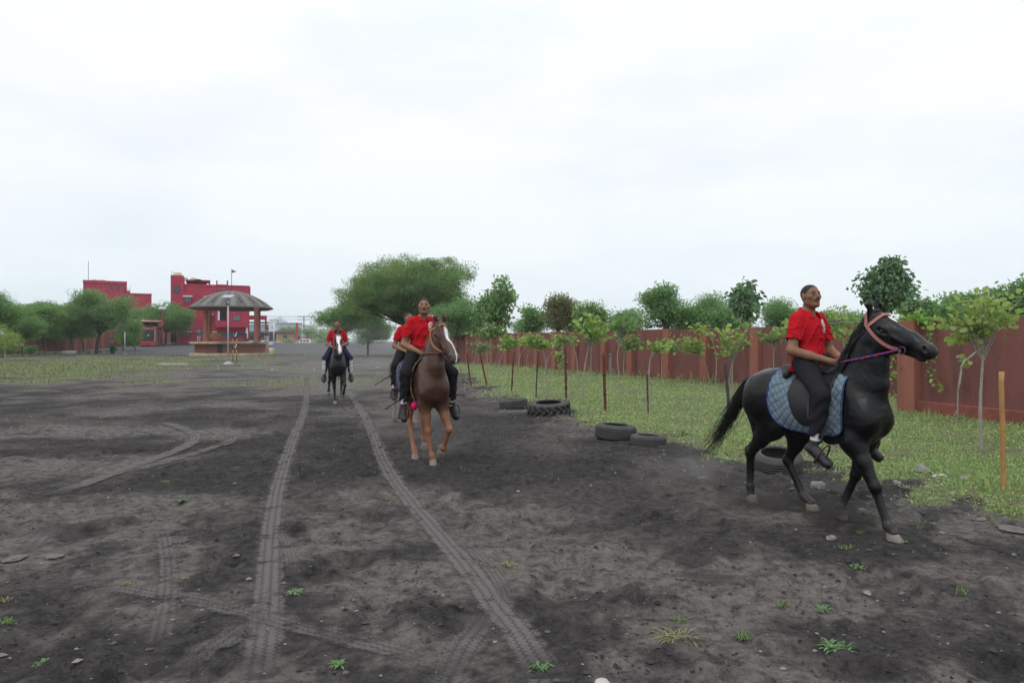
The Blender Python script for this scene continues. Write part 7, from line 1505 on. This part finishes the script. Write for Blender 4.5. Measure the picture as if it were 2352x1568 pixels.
H2 = build_horse('chestnut_horse', 'chestnut horse with a long white blaze walking towards the camera', POSE2, .0105, O2, R2, coat((.074, .033, .023), dark=(.04, .019, .015), legc=(.29, .125, .068), blaze=.65, muzzle=(.075, .05, .045)), coat_chest, hoof_pale, hair_chest, 1.03)
P2 = build_rider('person', 'man with moustache in red polo shirt riding the chestnut horse with the white blaze', .0085, O2, R2, 1.03, hairtop=.004, glance=radians(-14), hand_dz=(-.03, .02), hands_fw=(.22, .27), skin=(.25, .130, .078), rp=dict(nod=-.12))
tack(H2, P2, 2, dict(pad='dark blue quilted saddle cloth on the chestnut horse', saddle='black leather saddle on the chestnut horse', bridle='orange leather bridle with patterned rope rein on the chestnut horse'), O2, R2, 1.03,
     pad=dict(ext=(-.42, .02), zb=.88, name='pad_navy', cols=((.06, .08, .17), (.035, .05, .11), (.012, .015, .04)), bind=(.03, .04, .10)), bridle=(.40, .16, .06), rein=((.25, .05, .05), (.05, .09, .05)))
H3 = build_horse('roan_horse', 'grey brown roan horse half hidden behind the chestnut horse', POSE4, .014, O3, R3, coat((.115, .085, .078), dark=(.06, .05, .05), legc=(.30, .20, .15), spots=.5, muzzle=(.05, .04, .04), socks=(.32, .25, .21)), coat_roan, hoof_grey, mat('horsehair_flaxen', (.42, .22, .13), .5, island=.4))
P3 = build_rider('person', 'man in red polo shirt on the roan horse, mostly hidden', .012, O3, R3, hand_dz=(-.03, .02), fine=False, glance=radians(12), skin=(.23, .12, .075))
tack(H3, P3, 3, dict(saddle='worn black saddle on the roan horse', bridle='thin brown bridle on the roan horse'), O3, R3, fine=False, bridle=(.12, .06, .04), rein=((.10, .10, .08), (.12, .12, .10)))
H4 = build_horse('dark_horse', 'dark bay horse with a broad white face stripe trotting alone in the dust', POSE3, .016, O4, R4, coat((.008, .008, .010), blaze=1.5, muzzle=(.03, .03, .03), dusty=.3), coat_black, hoof_pale, hair_blk)
P4 = build_rider('person', 'man in red polo and navy trousers with white lower legs on the far dark horse', .013, O4, R4, trousers='navy', fine=False, skin=(.23, .12, .075), hand_dz=(-.02, .03), glance=radians(-2))
tack(H4, P4, 4, dict(saddle='black saddle on the far dark horse with white face stripe', bridle='pink webbing bridle on the far dark horse'), O4, R4, fine=False, bridle=(.45, .14, .13), rein=((.35, .10, .10), (.3, .09, .09)))

# ---- braided rope with a pink pompom, riding crops
def in_frame(O, R, p, sc=1.): return Vector(O)+Matrix.Rotation(R, 3, 'Z') @ (Vector(p)*sc)
r_ = thing('lead_rope', 'braided multicoloured rope ending in a bright pink pompom beside the chestnut horse shoulder', 'rope', O2, R2); r_.scale = (1.03,)*3
a = Vector(P2.hands[-1]); pts = []
for x, z in ((.25, 1.40), (.27, 1.28), (.29, 1.15), (.30, 1.02), (.31, .92), (.31, .82)): pts.append(H2.F0.hit((x, -.6, z), (0, 1, 0), .03))
pts = spline([a]+pts, 30)
for ph, c in enumerate(((.35, .04, .05), (.03, .12, .09), (.20, .17, .05))):
    mb = MB(); mb.tube([p+Vector((.012*cos(i*1.3+ph*2.09), -.004, .012*sin(i*1.3+ph*2.09))) for i, p in enumerate(pts)], .010, 6); mb.build('strand', mat('strand_%d' % ph, c, .85), r_)
F_ = Field(np.array(pts[-1])-.16, np.array(pts[-1])+.12, .008); q = np.array(pts[-1]); rg_ = random.Random(2); F_.ell(q+(0, -.01, -.05), (.042, .042, .055), .01)
for i in range(26): d = Vector((rg_.gauss(0, 1), rg_.gauss(0, 1), rg_.gauss(0, 1))).normalized(); F_.ell(q+(0, -.01, -.05)+np.array(d)*np.array((.036, .036, .05)), (.014, .014, .014), .006)
V, Q = F_.surface(0); link('pompom', npmesh('pompom', V, Q, True, mat('pompom_pink', (.75, .01, .14), .9)), r_)
for lab, O, R, sc, p, q in (('thin black riding crop held by the rider of the chestnut horse', O2, R2, 1.03, (.10, -.52, .74), (.30, -.30, .92)), ('thin black riding crop beside the leg of the roan horse rider', O3, R3, 1.0, (.0, -.62, .86), (.25, -.36, 1.06)), ('thin black crop tip showing at the left knee of the chestnut horse rider', O2, R2, 1.03, (.30, .34, .90), (.28, .52, .88))):
    r_ = thing('riding_crop', lab, 'riding crop', O, R); r_.scale = (sc,)*3; mb = MB(); mb.tube([p, q], [.007, .010], 6); mb.build('shaft', mat('crop_black', (.01, .01, .011), .5), r_); mb = MB(); p, q = Vector(p), Vector(q); d = (p-q).normalized(); mb.tube([p, p+d*.05], .014, 6, flat=((0, 0, 1), .4)); mb.build('flap', mat('crop_black'), r_)
# ================================================================ DUST AND HAZE
def dust(lab, c, r, dens, seed, col=(.60, .56, .54), nsc=1.5):
    m = bpy.data.materials.new('dust_%d' % seed); m.use_nodes = True; t = m.node_tree; t.nodes.clear(); N = t.nodes.new; L = t.links.new
    out = N('ShaderNodeOutputMaterial'); v = N('ShaderNodeVolumePrincipled'); L(v.outputs[0], out.inputs['Volume']); v.inputs['Color'].default_value = (*col, 1); v.inputs['Anisotropy'].default_value = .2
    tc = N('ShaderNodeTexCoord'); ln = N('ShaderNodeVectorMath'); ln.operation = 'LENGTH'; L(tc.outputs['Object'], ln.inputs[0])
    nz = N('ShaderNodeTexNoise'); nz.inputs['Scale'].default_value = nsc; nz.inputs['Detail'].default_value = 4; nz.inputs['Roughness'].default_value = .6
    mpn = N('ShaderNodeMapping'); mpn.inputs['Location'].default_value = (seed*3.1, seed, 0); L(tc.outputs['Object'], mpn.inputs[0]); L(mpn.outputs[0], nz.inputs['Vector'])
    a = N('ShaderNodeMapRange'); a.interpolation_type = 'SMOOTHSTEP'; L(ln.outputs['Value'], a.inputs[0]); a.inputs[1].default_value = 1.0; a.inputs[2].default_value = .1; a.inputs[3].default_value = 0; a.inputs[4].default_value = 1
    b_ = N('ShaderNodeMapRange'); b_.interpolation_type = 'SMOOTHSTEP'; L(nz.outputs[0], b_.inputs[0]); b_.inputs[1].default_value = .38; b_.inputs[2].default_value = .72
    mm = N('ShaderNodeMath'); mm.operation = 'MULTIPLY'; L(a.outputs[0], mm.inputs[0]); L(b_.outputs[0], mm.inputs[1]); m2 = N('ShaderNodeMath'); m2.operation = 'MULTIPLY'; L(mm.outputs[0], m2.inputs[0]); m2.inputs[1].default_value = dens; L(m2.outputs[0], v.inputs['Density'])
    bm = bmesh.new(); bmesh.ops.create_icosphere(bm, subdivisions=3, radius=1); me = bpy.data.meshes.new('dust_cloud'); bm.to_mesh(me); bm.free(); me.materials.append(m)
    o = link('dust_cloud', me); o.location = c; o.scale = r; tag(o, lab, 'dust cloud', None, 'stuff'); return o
g = G(1740, 1165); dust('low puff of dark dust at the hind hooves of the nearest horse', (g.x, g.y, .10), (.46, .42, .24), 9, 1, (.15, .135, .13)); g = G(1935, 1210); dust('low puff of dark dust at the far front hoof of the nearest horse', (g.x, g.y, .08), (.40, .34, .20), 12, 2, (.13, .12, .115))
g = G(1590, 1110); dust('thin veil of dust drifting behind the nearest horse', (g.x-.1, g.y, .12), (.9, .7, .32), .8, 3)
dust('dust kicked up around the legs of the roan horse', (-1.85, 12.6, .25), (1.1, 1.8, .55), .95, 4, (.42, .40, .385)); dust('dust around the legs of the chestnut horse', (-1.0, 10.3, .12), (.75, .9, .32), .8, 5, (.42, .40, .385))
dust('long bank of dust hanging behind the lone dark horse', (-7.0, 30, .8), (7.5, 15, 2.1), .034, 6, (.66, .64, .63), 2.2); dust('wide veil of dust over the far yard behind the riders', (-13, 62, 1.2), (14, 20, 2.6), .012, 7, (.68, .67, .66), 2.2); dust('dust close around the lone dark horse', (-4.8, 19.6, .2), (1.5, 2.0, .6), .5, 8, (.48, .46, .45))
m = bpy.data.materials.new('haze_air'); m.use_nodes = True; t = m.node_tree; t.nodes.clear(); o_ = t.nodes.new('ShaderNodeOutputMaterial'); v = t.nodes.new('ShaderNodeVolumePrincipled'); v.inputs['Color'].default_value = (.86, .91, .96, 1); v.inputs['Density'].default_value = .00036; v.inputs['Anisotropy'].default_value = .0; t.links.new(v.outputs[0], o_.inputs['Volume'])
mb = MB(); mb.box(-430, 430, -45, 910, -1.6, 26); o = mb.build('haze', m); tag(o, kind='stuff')
